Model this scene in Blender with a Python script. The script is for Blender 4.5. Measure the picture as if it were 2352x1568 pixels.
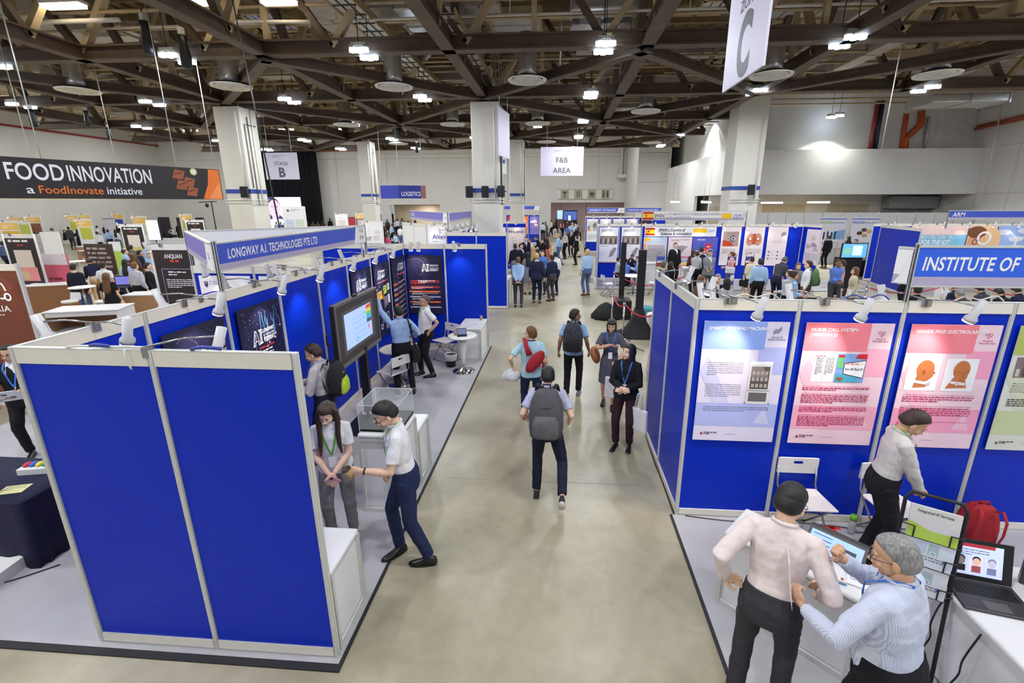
import bpy, math, random
import numpy as np
from mathutils import Vector, Matrix, Quaternion
for o in list(bpy.data.objects): bpy.data.objects.remove(o)
SC = bpy.context.scene
C = SC.collection
rnd = random.Random(7)
# ---------------- camera
FPX, PITCH, YAW, ROLL, HC, CXS, CYS = 1043.27, 0.2658, -0.0723, -0.0021, 3.4883, 31.1, -35.03
cF = Vector((math.sin(YAW)*math.cos(PITCH), math.cos(YAW)*math.cos(PITCH), -math.sin(PITCH)))
cR0 = Vector((math.cos(YAW), -math.sin(YAW), 0)); cU0 = cR0.cross(cF)
cR = cR0*math.cos(ROLL)+cU0*math.sin(ROLL); cU = cU0*math.cos(ROLL)-cR0*math.sin(ROLL)
cam = bpy.data.cameras.new('camera'); camo = bpy.data.objects.new('camera', cam); C.objects.link(camo)
camo.matrix_world = Matrix(((cR.x,cU.x,-cF.x,0),(cR.y,cU.y,-cF.y,0),(cR.z,cU.z,-cF.z,HC),(0,0,0,1)))
cam.sensor_width = 36; cam.lens = FPX/2352*36; cam.shift_x = -CXS/2352; cam.shift_y = CYS/2352
cam.clip_start = .05; cam.clip_end = 300
SC.camera = camo
# ---------------- world, exposure
SC.view_settings.view_transform = 'Standard'; SC.view_settings.look = 'None'
SC.view_settings.gamma = 1; SC.view_settings.use_curve_mapping = False
SC.view_settings.exposure = -0.12
W = bpy.data.worlds.new('hall_air'); SC.world = W; W.use_nodes = True
bg = W.node_tree.nodes['Background']; bg.inputs[0].default_value = (.93,.96,1,1); bg.inputs[1].default_value = .42
cy = SC.cycles
cy.max_bounces = 4; cy.diffuse_bounces = 3; cy.glossy_bounces = 2; cy.transmission_bounces = 4; cy.transparent_max_bounces = 6
cy.caustics_reflective = False; cy.caustics_refractive = False; cy.sample_clamp_indirect = 4
cy.use_adaptive_sampling = True; cy.adaptive_threshold = .09; cy.adaptive_min_samples = 10; cy.use_denoising = True
PENDANT_W, SPOT_W, TUBE_E = 185, 46, 9
# ---------------- pixel -> world point
def ray(u, v):
    return cF + cR*((u-1176-CXS)/FPX) - cU*((v-784-CYS)/FPX)
def gz(u, v, z=0.):
    d = ray(u,v); t = (z-HC)/d.z; return Vector((t*d.x, t*d.y, z))
def gy(u, v, Y):
    d = ray(u,v); t = Y/d.y; return Vector((t*d.x, Y, HC+t*d.z))
def gx(u, v, X):
    d = ray(u,v); t = X/d.x; return Vector((X, t*d.y, HC+t*d.z))
# ---------------- materials
def lin(c):
    return tuple((x/255/12.92 if x/255 <= .04045 else ((x/255+.055)/1.055)**2.4) for x in c)
MATS = {}
def M(name, rgb=None, rough=.6, metal=0, emit=0, noise=.06, scale=14, bump=0, alpha=1, trans=0, pat=None, rgb2=None, coat=0, spec=.5):
    if name in MATS: return MATS[name]
    m = bpy.data.materials.new(name); m.use_nodes = True; nt = m.node_tree; N = nt.nodes; L = nt.links
    b = N['Principled BSDF']; c = lin(rgb)
    b.inputs['Roughness'].default_value = rough; b.inputs['Metallic'].default_value = metal
    b.inputs['Specular IOR Level'].default_value = spec
    if coat: b.inputs['Coat Weight'].default_value = coat; b.inputs['Coat Roughness'].default_value = .15
    if trans: b.inputs['Transmission Weight'].default_value = trans; b.inputs['IOR'].default_value = 1.1
    if alpha < 1: b.inputs['Alpha'].default_value = alpha
    tc = N.new('ShaderNodeTexCoord'); src = tc.outputs['Object']
    if pat in ('stripe','check','plaid','wood','wave'):
        c2 = lin(rgb2); mix = N.new('ShaderNodeMix'); mix.data_type = 'RGBA'
        mix.inputs['A'].default_value = (*c,1); mix.inputs['B'].default_value = (*c2,1)
        def wav(axis, sc, dist=0):
            w = N.new('ShaderNodeTexWave'); w.bands_direction = axis; w.inputs['Scale'].default_value = sc
            w.inputs['Distortion'].default_value = dist; w.inputs['Detail'].default_value = 2
            L.new(src, w.inputs['Vector']); return w.outputs['Fac']
        if pat == 'stripe': f = wav('X', scale)
        elif pat == 'wood':
            mp = N.new('ShaderNodeMapping'); mp.inputs['Scale'].default_value = (1,1,8); L.new(src, mp.inputs['Vector'])
            nn = N.new('ShaderNodeTexNoise'); nn.inputs['Scale'].default_value = scale; nn.inputs['Detail'].default_value = 5
            L.new(mp.outputs[0], nn.inputs['Vector']); f = nn.outputs['Fac']
        elif pat == 'wave': f = wav('DIAGONAL', scale, 3)
        else:
            a = wav('X', scale); d = wav('Z', scale); mt = N.new('ShaderNodeMath'); mt.operation = 'ADD' if pat == 'plaid' else 'MINIMUM'
            L.new(a, mt.inputs[0]); L.new(d, mt.inputs[1]); f = mt.outputs[0]
            if pat == 'plaid':
                m2 = N.new('ShaderNodeMath'); m2.operation = 'MULTIPLY'; m2.inputs[1].default_value = .5; L.new(f, m2.inputs[0]); f = m2.outputs[0]
        L.new(f, mix.inputs['Factor']); L.new(mix.outputs['Result'], b.inputs['Base Color'])
    elif noise:
        n = N.new('ShaderNodeTexNoise'); n.inputs['Scale'].default_value = scale; n.inputs['Detail'].default_value = 3
        L.new(src, n.inputs['Vector'])
        r = N.new('ShaderNodeValToRGB'); r.color_ramp.elements[0].position = .3; r.color_ramp.elements[1].position = .7
        r.color_ramp.elements[0].color = (*[x*(1-noise) for x in c],1); r.color_ramp.elements[1].color = (*[min(1,x*(1+noise)) for x in c],1)
        L.new(n.outputs['Fac'], r.inputs[0]); L.new(r.outputs[0], b.inputs['Base Color'])
    else: b.inputs['Base Color'].default_value = (*c,1)
    if bump:
        n2 = N.new('ShaderNodeTexNoise'); n2.inputs['Scale'].default_value = scale*1.3; n2.inputs['Detail'].default_value = 2
        L.new(src, n2.inputs['Vector']); bp = N.new('ShaderNodeBump'); bp.inputs['Strength'].default_value = bump; bp.inputs['Distance'].default_value = .02
        L.new(n2.outputs['Fac'], bp.inputs['Height']); L.new(bp.outputs[0], b.inputs['Normal'])
    if emit:
        b.inputs['Emission Color'].default_value = (*c,1); b.inputs['Emission Strength'].default_value = emit
    MATS[name] = m; return m
def RGB(rgb, rough=.6, **k):
    return M('paint_%02x%02x%02x%s' % (*rgb, ('_%d' % int(rough*100)) + ('e' if k.get('emit') else '')+(k.get('pat') or '')), rgb, rough, **k)
# ---------------- mesh builder
class MB:
    def __init__(s): s.v = []; s.f = []; s.mi = []; s.mats = []; s.T = None; s.sm = []
    def mat(s, m):
        if m not in s.mats: s.mats.append(m)
        return s.mats.index(m)
    def add(s, vs, fs, m, smooth=False):
        k = len(s.v); i = s.mat(m)
        if s.T is not None: vs = [s.T @ Vector(p) for p in vs]
        s.v.extend(tuple(p) for p in vs); s.f.extend(tuple(a+k for a in f) for f in fs)
        s.mi.extend([i]*len(fs)); s.sm.extend([smooth]*len(fs)); return s
    def box(s, a, b, m):
        x0,y0,z0 = a; x1,y1,z1 = b
        return s.add([(x0,y0,z0),(x1,y0,z0),(x1,y1,z0),(x0,y1,z0),(x0,y0,z1),(x1,y0,z1),(x1,y1,z1),(x0,y1,z1)],
              [(3,2,1,0),(4,5,6,7),(0,1,5,4),(1,2,6,5),(2,3,7,6),(3,0,4,7)], m)
    def bar(s, p, q, w, h, m, up=(0,0,1)):            # rectangular bar from p to q
        p = Vector(p); q = Vector(q); d = (q-p).normalized(); up = Vector(up)
        if abs(d.dot(up)) > .99: up = Vector((0,1,0))
        sd = d.cross(up).normalized()*w/2; u = sd.cross(d).normalized()*h/2
        return s.add([p-sd-u,p+sd-u,p+sd+u,p-sd+u,q-sd-u,q+sd-u,q+sd+u,q-sd+u],
              [(0,1,2,3),(7,6,5,4),(0,4,5,1),(1,5,6,2),(2,6,7,3),(3,7,4,0)], m)
    def rings(s, R, m, cap=True, smooth=True, closed=False):
        n = len(R[0]); vs = [p for r in R for p in r]; fs = []
        k = len(R)
        for i in range(k if closed else k-1):
            a = i*n; b = ((i+1) % k)*n
            for j in range(n): fs.append((a+j, a+(j+1)%n, b+(j+1)%n, b+j))
        if cap and not closed: fs.append(tuple(range(n-1,-1,-1))); fs.append(tuple((k-1)*n+j for j in range(n)))
        return s.add(vs, fs, m, smooth)
    def tube(s, pts, r, m, n=8, sy=1, cap=True):
        pts = [Vector(p) for p in pts]; R = []; rs = r if isinstance(r,(list,tuple)) else [r]*len(pts)
        prev = None
        for i,p in enumerate(pts):
            d = (pts[min(i+1,len(pts)-1)]-pts[max(i-1,0)]).normalized()
            if prev is None:
                u = Vector((0,0,1)) if abs(d.z) < .9 else Vector((0,1,0))
                a = d.cross(u).normalized()
            else: a = (prev - d*prev.dot(d)).normalized()
            prev = a; b = d.cross(a)
            R.append([p+a*math.cos(2*math.pi*j/n)*rs[i]+b*math.sin(2*math.pi*j/n)*rs[i]*sy for j in range(n)])
        return s.rings(R, m, cap)
    def lathe(s, c, prof, m, n=20, cap=True, axis=None):
        c = Vector(c); Q = Vector((0,0,1)).rotation_difference(Vector(axis)).to_matrix() if axis else Matrix.Identity(3)
        R = [[c+Q@Vector((r*math.cos(2*math.pi*j/n), r*math.sin(2*math.pi*j/n), z)) for j in range(n)] for r,z in prof]
        return s.rings(R, m, cap)
    def cyl(s, p, q, r, m, n=12, r2=None):
        return s.tube([p,q], [r, r if r2 is None else r2], m, n)
    def ell(s, c, rad, m, n=14, k=9, Q=None):
        c = Vector(c); R = []
        for i in range(k+1):
            t = math.pi*(i+.0001)/(k+.0002); st = max(math.sin(t),.02); ring = []
            for j in range(n):
                p = Vector((rad[0]*st*math.cos(2*math.pi*j/n), rad[1]*st*math.sin(2*math.pi*j/n), -rad[2]*math.cos(t)))
                ring.append(c+(Q@p if Q else p))
            R.append(ring)
        return s.rings(R, m)
    def prism(s, poly, ext, m, smooth=False):          # planar polygon extruded along vector
        ext = Vector(ext); a = [Vector(p) for p in poly]; n = len(a)
        vs = a+[p+ext for p in a]; fs = [tuple(range(n-1,-1,-1)), tuple(range(n,2*n))]+[(i,(i+1)%n,n+(i+1)%n,n+i) for i in range(n)]
        return s.add(vs, fs, m, smooth)
    def poly(s, pts, m): return s.add(pts, [tuple(range(len(pts)))], m)
    def mesh(s, name='m'):
        me = bpy.data.meshes.new(name); me.from_pydata(s.v, [], s.f)
        for m in s.mats: me.materials.append(m)
        me.polygons.foreach_set('material_index', s.mi); me.polygons.foreach_set('use_smooth', s.sm)
        me.update(); return me
    def build(s, name, parent=None, bevel=0, seg=2):
        o = bpy.data.objects.new(name, s.mesh(name)); C.objects.link(o)
        if parent: o.parent = parent
        if bevel:
            b = o.modifiers.new('b','BEVEL'); b.width = bevel; b.segments = seg; b.limit_method = 'ANGLE'
        return o
def tag(o, label=None, cat=None, group=None, kind=None):
    if label: o['label'] = label
    if cat: o['category'] = cat
    if group: o['group'] = group
    if kind: o['kind'] = kind
    return o
def thing(name, label, cat, loc=(0,0,0), rz=0, group=None):
    o = bpy.data.objects.new(name, None); C.objects.link(o); o.location = loc; o.rotation_euler = (0,0,rz)
    o.empty_display_size = .1
    return tag(o, label, cat, group)
def struct(mb, name): return tag(mb.build(name), kind='structure')
KIDS = {}
def dup(root, loc, rz=0, label=None, group=None, scale=None):
    if root.name not in KIDS:
        KIDS[root.name] = [(ch, [g for g in bpy.data.objects if g.parent == ch]) for ch in bpy.data.objects if ch.parent == root]
    r = root.copy(); C.objects.link(r); r.location = loc; r.rotation_euler = (0,0,rz)
    if scale: r.scale = (scale,)*3
    if label: r['label'] = label
    if group: r['group'] = group
    for ch, gs in KIDS[root.name]:
        c = ch.copy(); C.objects.link(c); c.parent = r
        for g in gs:
            d = g.copy(); C.objects.link(d); d.parent = c
    return r
# ---------------- evaluation in a scratch scene
TS = bpy.data.scenes.new('scratch')
def evaluated_mesh(ob):
    TS.collection.objects.link(ob); vl = TS.view_layers[0]; vl.update(); dg = vl.depsgraph; dg.update()
    me = bpy.data.meshes.new_from_object(ob.evaluated_get(dg)); TS.collection.objects.unlink(ob); return me
# ---------------- lettering
TXT = {}
def text2d(s, bold=0):
    key = (s, bold)
    if key not in TXT:
        cu = bpy.data.curves.new('t','FONT'); cu.body = s; cu.size = 1; cu.resolution_u = 6 if len(s) <= 12 else 3 if len(s) < 30 else 2; cu.offset = bold; cu.space_character = 1+bold*1.5
        o = bpy.data.objects.new('t', cu); me = evaluated_mesh(o)
        vs = [(v.co.x, v.co.y) for v in me.vertices]; fs = [tuple(p.vertices) for p in me.polygons]
        x0 = min([v[0] for v in vs] or [0]); x1 = max([v[0] for v in vs] or [1])
        TXT[key] = ([(a-x0,b) for a,b in vs], fs, max(x1-x0,1e-3))
        bpy.data.objects.remove(o); bpy.data.curves.remove(cu); bpy.data.meshes.remove(me)
    return TXT[key]
class Face:
    """a flat printed face: origin at its lower left corner, U right, V up, N towards the reader"""
    def __init__(s, mb, o, U, V): s.mb = mb; s.o = Vector(o); s.U = Vector(U).normalized(); s.V = Vector(V).normalized(); s.N = s.U.cross(s.V)
    def P(s, x, y, l=1): return s.o + s.U*x + s.V*y + s.N*(.0012*l)
    def rect(s, x, y, w, h, m, l=1, sk=0):
        s.mb.poly([s.P(x,y,l),s.P(x+w,y,l),s.P(x+w+sk,y+h,l),s.P(x+sk,y+h,l)], m)
    def pol(s, pts, m, l=1):
        if sum(a[0]*b[1]-b[0]*a[1] for a,b in zip(pts,pts[1:]+pts[:1])) < 0: pts = pts[::-1]
        s.k = getattr(s,'k',0)+.005; s.mb.poly([s.P(x,y,l+s.k) for x,y in pts], m)
    def disc(s, x, y, r, m, l=1, n=20, ry=None): s.pol([(x+r*math.cos(2*math.pi*i/n), y+(ry or r)*math.sin(2*math.pi*i/n)) for i in range(n)], m, l)
    def ring(s, x, y, r, w, m, l=1, n=24):
        a = [(math.cos(2*math.pi*i/n), math.sin(2*math.pi*i/n)) for i in range(n)]
        s.k = getattr(s,'k',0)+.005; l += s.k
        vs = [s.P(x+r*c,y+r*d,l) for c,d in a]+[s.P(x+(r-w)*c,y+(r-w)*d,l) for c,d in a]
        s.mb.add(vs, [(i,(i+1)%n,n+(i+1)%n,n+i) for i in range(n)], m)
    def line(s, pts, w, m, l=1):
        for (x0,y0),(x1,y1) in zip(pts,pts[1:]):
            d = math.hypot(x1-x0,y1-y0) or 1; nx,ny = -(y1-y0)/d*w/2,(x1-x0)/d*w/2
            s.pol([(x0-nx,y0-ny),(x1-nx,y1-ny),(x1+nx,y1+ny),(x0+nx,y0+ny)], m, l)
    def text(s, x, y, h, t, m, l=2, align='L', width=None, bold=.012, slant=0):
        vs, fs, w = text2d(t, bold); sc = h/.70; sx = sc if width is None else width/w
        if align == 'C': x -= w*sx/2
        if align == 'R': x -= w*sx
        s.mb.add([s.P(x+a*sx+b*sc*slant, y+b*sc, l) for a,b in vs], fs, m)
    def words(s, x, y, w, n, lh, m, l=2, h=None, seed=1, last=.5):     # rows of small illegible print
        r = random.Random(seed); h = h or lh*.42
        for i in range(n):
            cx = x; end = x+w*(last if i == n-1 else 1)
            while cx < end-h:
                ww = min(h*r.uniform(1.2,4.5), end-cx); s.rect(cx, y-i*lh, ww, h*r.uniform(.8,1.1), m, l); cx += ww+h*.7
# ================= materials shared
m_white = M('white_paint',(226,224,220),.55,noise=.03,scale=3)
m_wall = M('wall_paint',(222,219,213),.7,noise=.035,scale=.6)
m_col = M('column_paint',(224,220,208),.6,noise=.03,scale=.8)
m_blue = M('blue_panel',(0,42,186),.38,noise=.05,scale=60,spec=.22)
m_alu = M('aluminium',(208,208,203),.38,.25,noise=.03)
m_groove = M('dark_groove',(70,72,74),.5,noise=.02)
m_cream = M('cream_rail',(226,220,208),.5,noise=.02)
m_black = M('black_plastic',(22,22,25),.45,noise=.1)
m_chrome = M('chrome',(205,205,208),.12,1,noise=.02)
m_steel = M('steel_tube',(170,170,172),.25,.9,noise=.03)
m_truss = M('truss_brown',(86,70,56),.6,.1,noise=.2,scale=2)
m_web = M('truss_beige',(184,164,130),.6,.05,noise=.12,scale=2)
m_deck = M('roof_deck',(182,164,132),.7,noise=.2,scale=1.2)
m_duct = M('foil_duct',(190,186,182),.32,.65,noise=.12,scale=3,bump=.6)
m_ductw = M('insulated_duct',(202,194,184),.55,.1,noise=.08,scale=3,bump=.3)
m_led = M('cool_lamp',(214,232,255),.4,emit=30,noise=0)
m_tube = M('warm_tube',(255,236,200),.4,emit=TUBE_E,noise=0)
m_bulb = M('warm_bulb',(255,226,184),.4,emit=16,noise=0)
m_print = M('white_print',(238,236,236),.5,noise=.01)
m_orange = M('orange_pipe',(204,92,44),.5,noise=.05)
m_redpipe = M('red_pipe',(150,40,34),.5,noise=.05)
m_stripe = M('column_stripe',(44,74,160),.5,noise=.03)
# ================= floor: polished concrete with broad stains and joints
def floor_mat():
    m = bpy.data.materials.new('concrete_floor'); m.use_nodes = True; nt = m.node_tree; N = nt.nodes; L = nt.links; b = N['Principled BSDF']
    tc = N.new('ShaderNodeTexCoord')
    def noise(sc, det, dist=0):
        n = N.new('ShaderNodeTexNoise'); n.inputs['Scale'].default_value = sc; n.inputs['Detail'].default_value = det; n.inputs['Distortion'].default_value = dist
        L.new(tc.outputs['Object'], n.inputs['Vector']); return n
    def ramp(src, stops):
        r = N.new('ShaderNodeValToRGB'); e = r.color_ramp.elements
        while len(e) < len(stops): e.new(.5)
        for k,(p,c) in enumerate(stops): e[k].position = p; e[k].color = (*lin(c),1)
        L.new(src, r.inputs[0]); return r
    a = ramp(noise(.55,6,.6).outputs['Fac'], [(.28,(146,138,116)),(.5,(172,164,142)),(.74,(194,187,168))])
    c = ramp(noise(5,8,1).outputs['Fac'], [(.2,(214,212,206)),(.75,(250,250,250))])
    mx = N.new('ShaderNodeMix'); mx.data_type = 'RGBA'; mx.blend_type = 'MULTIPLY'; mx.inputs['Factor'].default_value = .6
    L.new(a.outputs[0], mx.inputs['A']); L.new(c.outputs[0], mx.inputs['B'])
    sp = ramp(noise(38,3).outputs['Fac'], [(.0,(150,146,130)),(.26,(150,146,130)),(.3,(255,255,255)),(1,(255,255,255))])
    m2 = N.new('ShaderNodeMix'); m2.data_type = 'RGBA'; m2.blend_type = 'MULTIPLY'; m2.inputs['Factor'].default_value = .35
    L.new(mx.outputs['Result'], m2.inputs['A']); L.new(sp.outputs[0], m2.inputs['B']); L.new(m2.outputs['Result'], b.inputs['Base Color'])
    b.inputs['Roughness'].default_value = .34; b.inputs['Specular IOR Level'].default_value = .45
    return m
mb = MB(); mb.box((-44,-4,-.1),(24,64,0), floor_mat()); struct(mb,'floor')
for k,(p,q) in enumerate((((-3.0,1.9),(3.6,1.75)),((-1.5,7.6),(1.5,7.55)),((-1.6,13.2),(9,13.1)))):
    pass
# joints in the slab
mb = MB(); mj = M('slab_joint',(158,153,136),.6)
for y in (5.15,12.4,): mb.box((-1.35,y,0),(1.35,y+.012,.0015),mj)
struct(mb,'trim_1')
# ================= walls
ZT = 11.2
mb = MB(); mb.box((-44.3,-4,0),(-44,50.3,ZT),m_wall); struct(mb,'wall_left')
mb = MB()
mb.box((-44.3,50,0),(-18.4,50.3,ZT),m_wall); mb.box((-18.4,50,3.3),(-12.9,50.3,ZT),m_wall)
mb.box((-12.9,50,0),(-.9,50.3,ZT),m_wall); mb.box((-.9,50,3.48),(7.1,50.3,ZT),m_wall); mb.box((7.1,50,0),(10.8,50.3,ZT),m_wall)
struct(mb,'wall_back')
mb = MB(); mb.box((6.8,42.5,0),(9.6,50,ZT),m_wall)
for z in (2.7,5.2,7.6): mb.box((6.79,42.49,z),(9.39,42.5,z+.02),m_groove)
struct(mb,'wall_pier')
m_corr = M('corridor_paint',(214,196,196),.6,noise=.03,scale=1)
mb = MB(); mb.box((-3,60,0),(9,60.3,5),m_corr); mb.box((-3.3,50.3,0),(-3,60,5),m_corr); mb.box((9,50.3,0),(9.3,60,5),m_corr); mb.box((-3,50.3,4.4),(9,60,4.6),m_corr)
for x in (.2,3.4): mb.box((x,59.98,0),(x+.05,60,4.4),m_groove)
struct(mb,'wall_corridor')
mb = MB(); mb.box((-19,53,0),(-12,53.2,3.4),M('lobby_paint',(222,206,178),.6)); mb.box((-19,50.3,3.3),(-12,53.2,3.45),m_wall); struct(mb,'wall_lobby')
# right side: tall recessed walls, and the closed gallery box in front of them
mb = MB(); mb.box((10.6,29.3,0),(10.9,50.3,ZT),m_wall); mb.box((10.6,29,4.1),(23,29.3,ZT),m_wall); struct(mb,'wall_recess')
mb = MB(); mb.box((9.4,28,3.9),(9.6,50,6.3),m_wall); mb.box((9.4,28,3.9),(23,28.2,6.3),m_wall); mb.box((9.6,28.2,6.15),(23,29,6.28),m_wall); mb.box((9.6,28.2,3.9),(23,31,4.05),m_wall); mb.box((9.6,29,6.15),(10.6,50,6.28),m_wall); mb.box((9.4,33.7,0),(9.6,50,3.9),m_wall)
struct(mb,'wall_gallery')
m_beige = M('beige_panel',(196,184,158),.6,noise=.04)
mb = MB(); mb.box((9.6,31,0),(23,31.2,3.9),m_wall)
for x0,x1 in ((12.9,15.6),(16.9,19.4)):
    for k in range(3): mb.box((x0+(x1-x0)/3*k+.03,30.97,0),(x0+(x1-x0)/3*(k+1)-.03,31,3.35),m_beige)
mb.box((9.6,30.97,0),(10.4,31,3.2),m_beige); mb.box((10.6,30.97,0),(12,31,3.2),m_beige)
struct(mb,'wall_back_of_gallery')
m_shut = M('grey_shutter',(168,170,170),.5,.3,noise=.04)
mb = MB(); mb.box((20.1,30.2,3.1),(22.9,30.9,3.8),m_shut)
for k in range(30): mb.box((20.1,30.86,.1*k),(22.9,30.9,.1*k+.085),m_shut)
struct(mb,'door_1')
mb = MB(); mb.box((23,-4,0),(23.3,34,ZT),m_wall); struct(mb,'wall_right')
mb = MB()
for z in (3.9,6.3,8.6): mb.box((22.985,4,z),(23,33,z+.02),M('panel_joint',(190,186,178),.6))
for y in (10,14,18,22,26,30): mb.box((22.985,y,0),(23,y+.02,ZT),MATS['panel_joint'])
struct(mb,'trim_2')
mb = MB()
for x in (-24,-18.5,-9.5,-5.5,1,4): mb.box((x,49.97,3.5),(x+.03,50,9),MATS['panel_joint'])
mb.box((-44,49.97,8.0),(6.8,50,8.04),MATS['panel_joint']); mb.box((-20,49.9,8.4),(6.8,49.97,8.47),m_wall)
struct(mb,'trim_3')
# ceiling deck: corrugated sheets on purlins
mb = MB(); mb.box((-44.3,-4,ZT),(23.3,50.3,ZT+.2),m_deck)
for i in range(86): x = -28+.6*i; mb.box((x,6,ZT-.09),(x+.3,41,ZT),m_deck)
struct(mb,'ceiling')
mb = MB()
for i in range(19): y = 7+1.85*i; mb.bar((-28,y,10.75),(23,y,10.75),.12,.28,m_web)
struct(mb,'ceiling_purlins')
# ================= columns
def column(x0,x1,y0,lab,zt=7.25,zs=3.88):
    t = thing('column',lab,'column',((x0+x1)/2,y0+(x1-x0)/2,0)); w = (x1-x0)/2
    t['kind'] = 'structure'
    mb = MB(); mb.box((-w,-w,0),(w,w,zt),m_col); mb.build('column_shaft',t,bevel=.02)
    mb = MB(); mb.box((-w*.45,-w*.45,zt-.05),(w*.45,w*.45,zt+1.3),m_col); mb.build('column_neck',t)
    mb = MB(); e = w+.012
    mb.box((-e,-e,zs),(e,e,zs+.17),m_stripe); mb.build('painted_stripe',t)
    mb = MB()
    for z in (3.62,3.5): mb.tube([(-e-.05,-e-.05,z),(e+.05,-e-.05,z),(e+.05,e,z)],.018,m_white,6)
    mb.tube([(w*.7,-e-.03,3.6),(w*.7,-e-.03,7.0),(w*.7,-e+.3,7.4)],.03,m_white,6)
    mb.tube([(w+.05,w*.2,3.4),(w+.05,w*.2,7.2)],.025,m_white,6); mb.tube([(w+.05,-w*.3,3.4),(w+.05,-w*.3,6.9)],.02,m_groove,6)
    mb.tube([(w+.05,-w*.7,4.1),(w+.05,-w*.7,6.6),(w+.05,w*.6,6.6)],.02,m_groove,6)
    mb.build('conduit',t)
    return t
cols = []
for i,x in enumerate((-14.0,-3.5,6.6)):
    n = ('beside the black stage curtain','nearest the aisle of the numbered booths','on the right before the closed gallery')[i]
    c = column(*((x,x+1.08,19) if i < 2 else (7.85,9.12,22.4)),'white column with a blue stripe, front row, '+n,*((7.25,3.88) if i < 2 else (7.95,4.02))); cols.append(c)
for i,x in enumerate((-12.9,-3.15)):
    column(x,x+.85,30,'slimmer white column with a blue stripe, second row, '+('left one behind the hanging logistics sign','right one behind the aisle column')[i])
def speaker(loc,lab,rz=0,s=.3):
    t = thing('wall_speaker',lab,'speaker',loc,rz)
    mb = MB(); mb.prism([(-s/2,-s*.3,-s*.75),(s/2,-s*.3,-s*.75),(s*.4,s*.3,-s*.75),(-s*.4,s*.3,-s*.75)],(0,0,s*1.5),m_black); mb.build('cabinet',t,bevel=.02)
    mb = MB(); mb.box((-s*.4,-s*.34,-s*.65),(s*.4,-s*.3,s*.65),M('speaker_cloth',(38,38,42),.9)); mb.build('grille',t)
    mb = MB(); mb.bar((0,s*.2,0),(0,s*.9,0),.05,.05,m_black); mb.build('bracket',t)
speaker((-3.62,18.75,3.9),'black loudspeaker on the left corner of the aisle column',.6)
speaker((-2.95,18.72,3.9),'black loudspeaker on the front face of the aisle column')
speaker((-2.32,18.78,3.92),'black loudspeaker on the right corner of the aisle column',-.6)
speaker((8.6,22.05,4.02),'black loudspeaker on the stripe of the right-hand column')
speaker((-13.0,18.72,3.93),'black loudspeaker on the stripe of the column beside the stage curtain')
# ================= roof trusses
def ibeam(mb,p,q,w,h,m):
    p = Vector(p); q = Vector(q); z = Vector((0,0,h/2-.02))
    mb.bar(p+z,q+z,w,.05,m); mb.bar(p-z,q-z,w,.05,m); mb.bar(p,q,w*.45,h-.06,m)
XS = (-24,-18.8,-13.45,-8.2,-3,2.2,7.2,12.4,17.6); YS = (8,13.45,19,24.5,30,36)
XL = ('nearest the left wall','second from the left wall','over the column by the stage curtain','between the stage column and the aisle column','over the aisle column','above the right edge of the aisle','over the right-hand column','over the closed gallery corner','nearest the right wall')
YL = ('closest overhead at the top','first full one below the top edge','over the front row of columns','first behind the front columns','over the second row of columns','last one before the back wall')
def truss(p,q,n,lab,step):
    t = thing('roof_truss',lab,'truss',(0,0,0)); p = Vector(p); q = Vector(q); zb,zt = 7.55,10.1
    mb = MB(); ibeam(mb,(p.x,p.y,zb),(q.x,q.y,zb),.34,.36,m_truss); mb.build('bottom_chord',t)
    mb = MB(); ibeam(mb,(p.x,p.y,zt),(q.x,q.y,zt),.28,.3,m_web); mb.build('top_chord',t)
    mb = MB(); d = (q-p)/n
    for i in range(n):
        a = p+d*i; b = p+d*(i+.5); c = p+d*(i+1)
        mb.bar((a.x,a.y,zb),(b.x,b.y,zt),.2,.16,m_web); mb.bar((b.x,b.y,zt),(c.x,c.y,zb),.2,.16,m_truss)
        if i % 2: mb.bar((b.x,b.y,zb),(b.x,b.y,zt),.14,.14,m_web)
    mb.build('web_members',t)
for k in range(22):
    y = 9.5+1.3*k; mb = MB(); mb.tube([(-28,y,8.55),(22 if y < 28 else 10.3,y,8.55)],.045,m_web,6); o = mb.build('sprinkler_pipe'); tag(o,'thin beige sprinkler pipe, one of many parallel rows crossing above the trusses','pipe','parallel sprinkler pipes above the trusses')
rr = random.Random(11)
for k in range(34):
    x = rr.uniform(-26,19); y = rr.uniform(10.5,34); L = rr.uniform(1.2,3); a = rr.random() < .5; z = rr.uniform(8.9,9.7)
    mb = MB(); mb.bar((-L if a else 0,0 if a else -L,0),(L if a else 0,0 if a else L,0),rr.uniform(.5,1.1),.45,(m_duct,m_ductw)[k%2]); o = mb.build('roof_duct'); o.location = (x,y,z); tag(o,'short pale duct length among the clutter above the trusses','duct','short duct lengths above the trusses')
for y,l in zip(YS,YL): truss((-28,y,0),(22.9 if y < 20 else 8.6,y,0),14 if y < 20 else 10,'dark brown roof truss running across the hall, '+l,1)
for x,l in zip(XS,XL): truss((x,6,0),(x,36.2 if x < 10 else 19.4,0),10 if x < 10 else 4,'dark brown roof truss running towards the back, '+l,1)
k = 0
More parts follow.
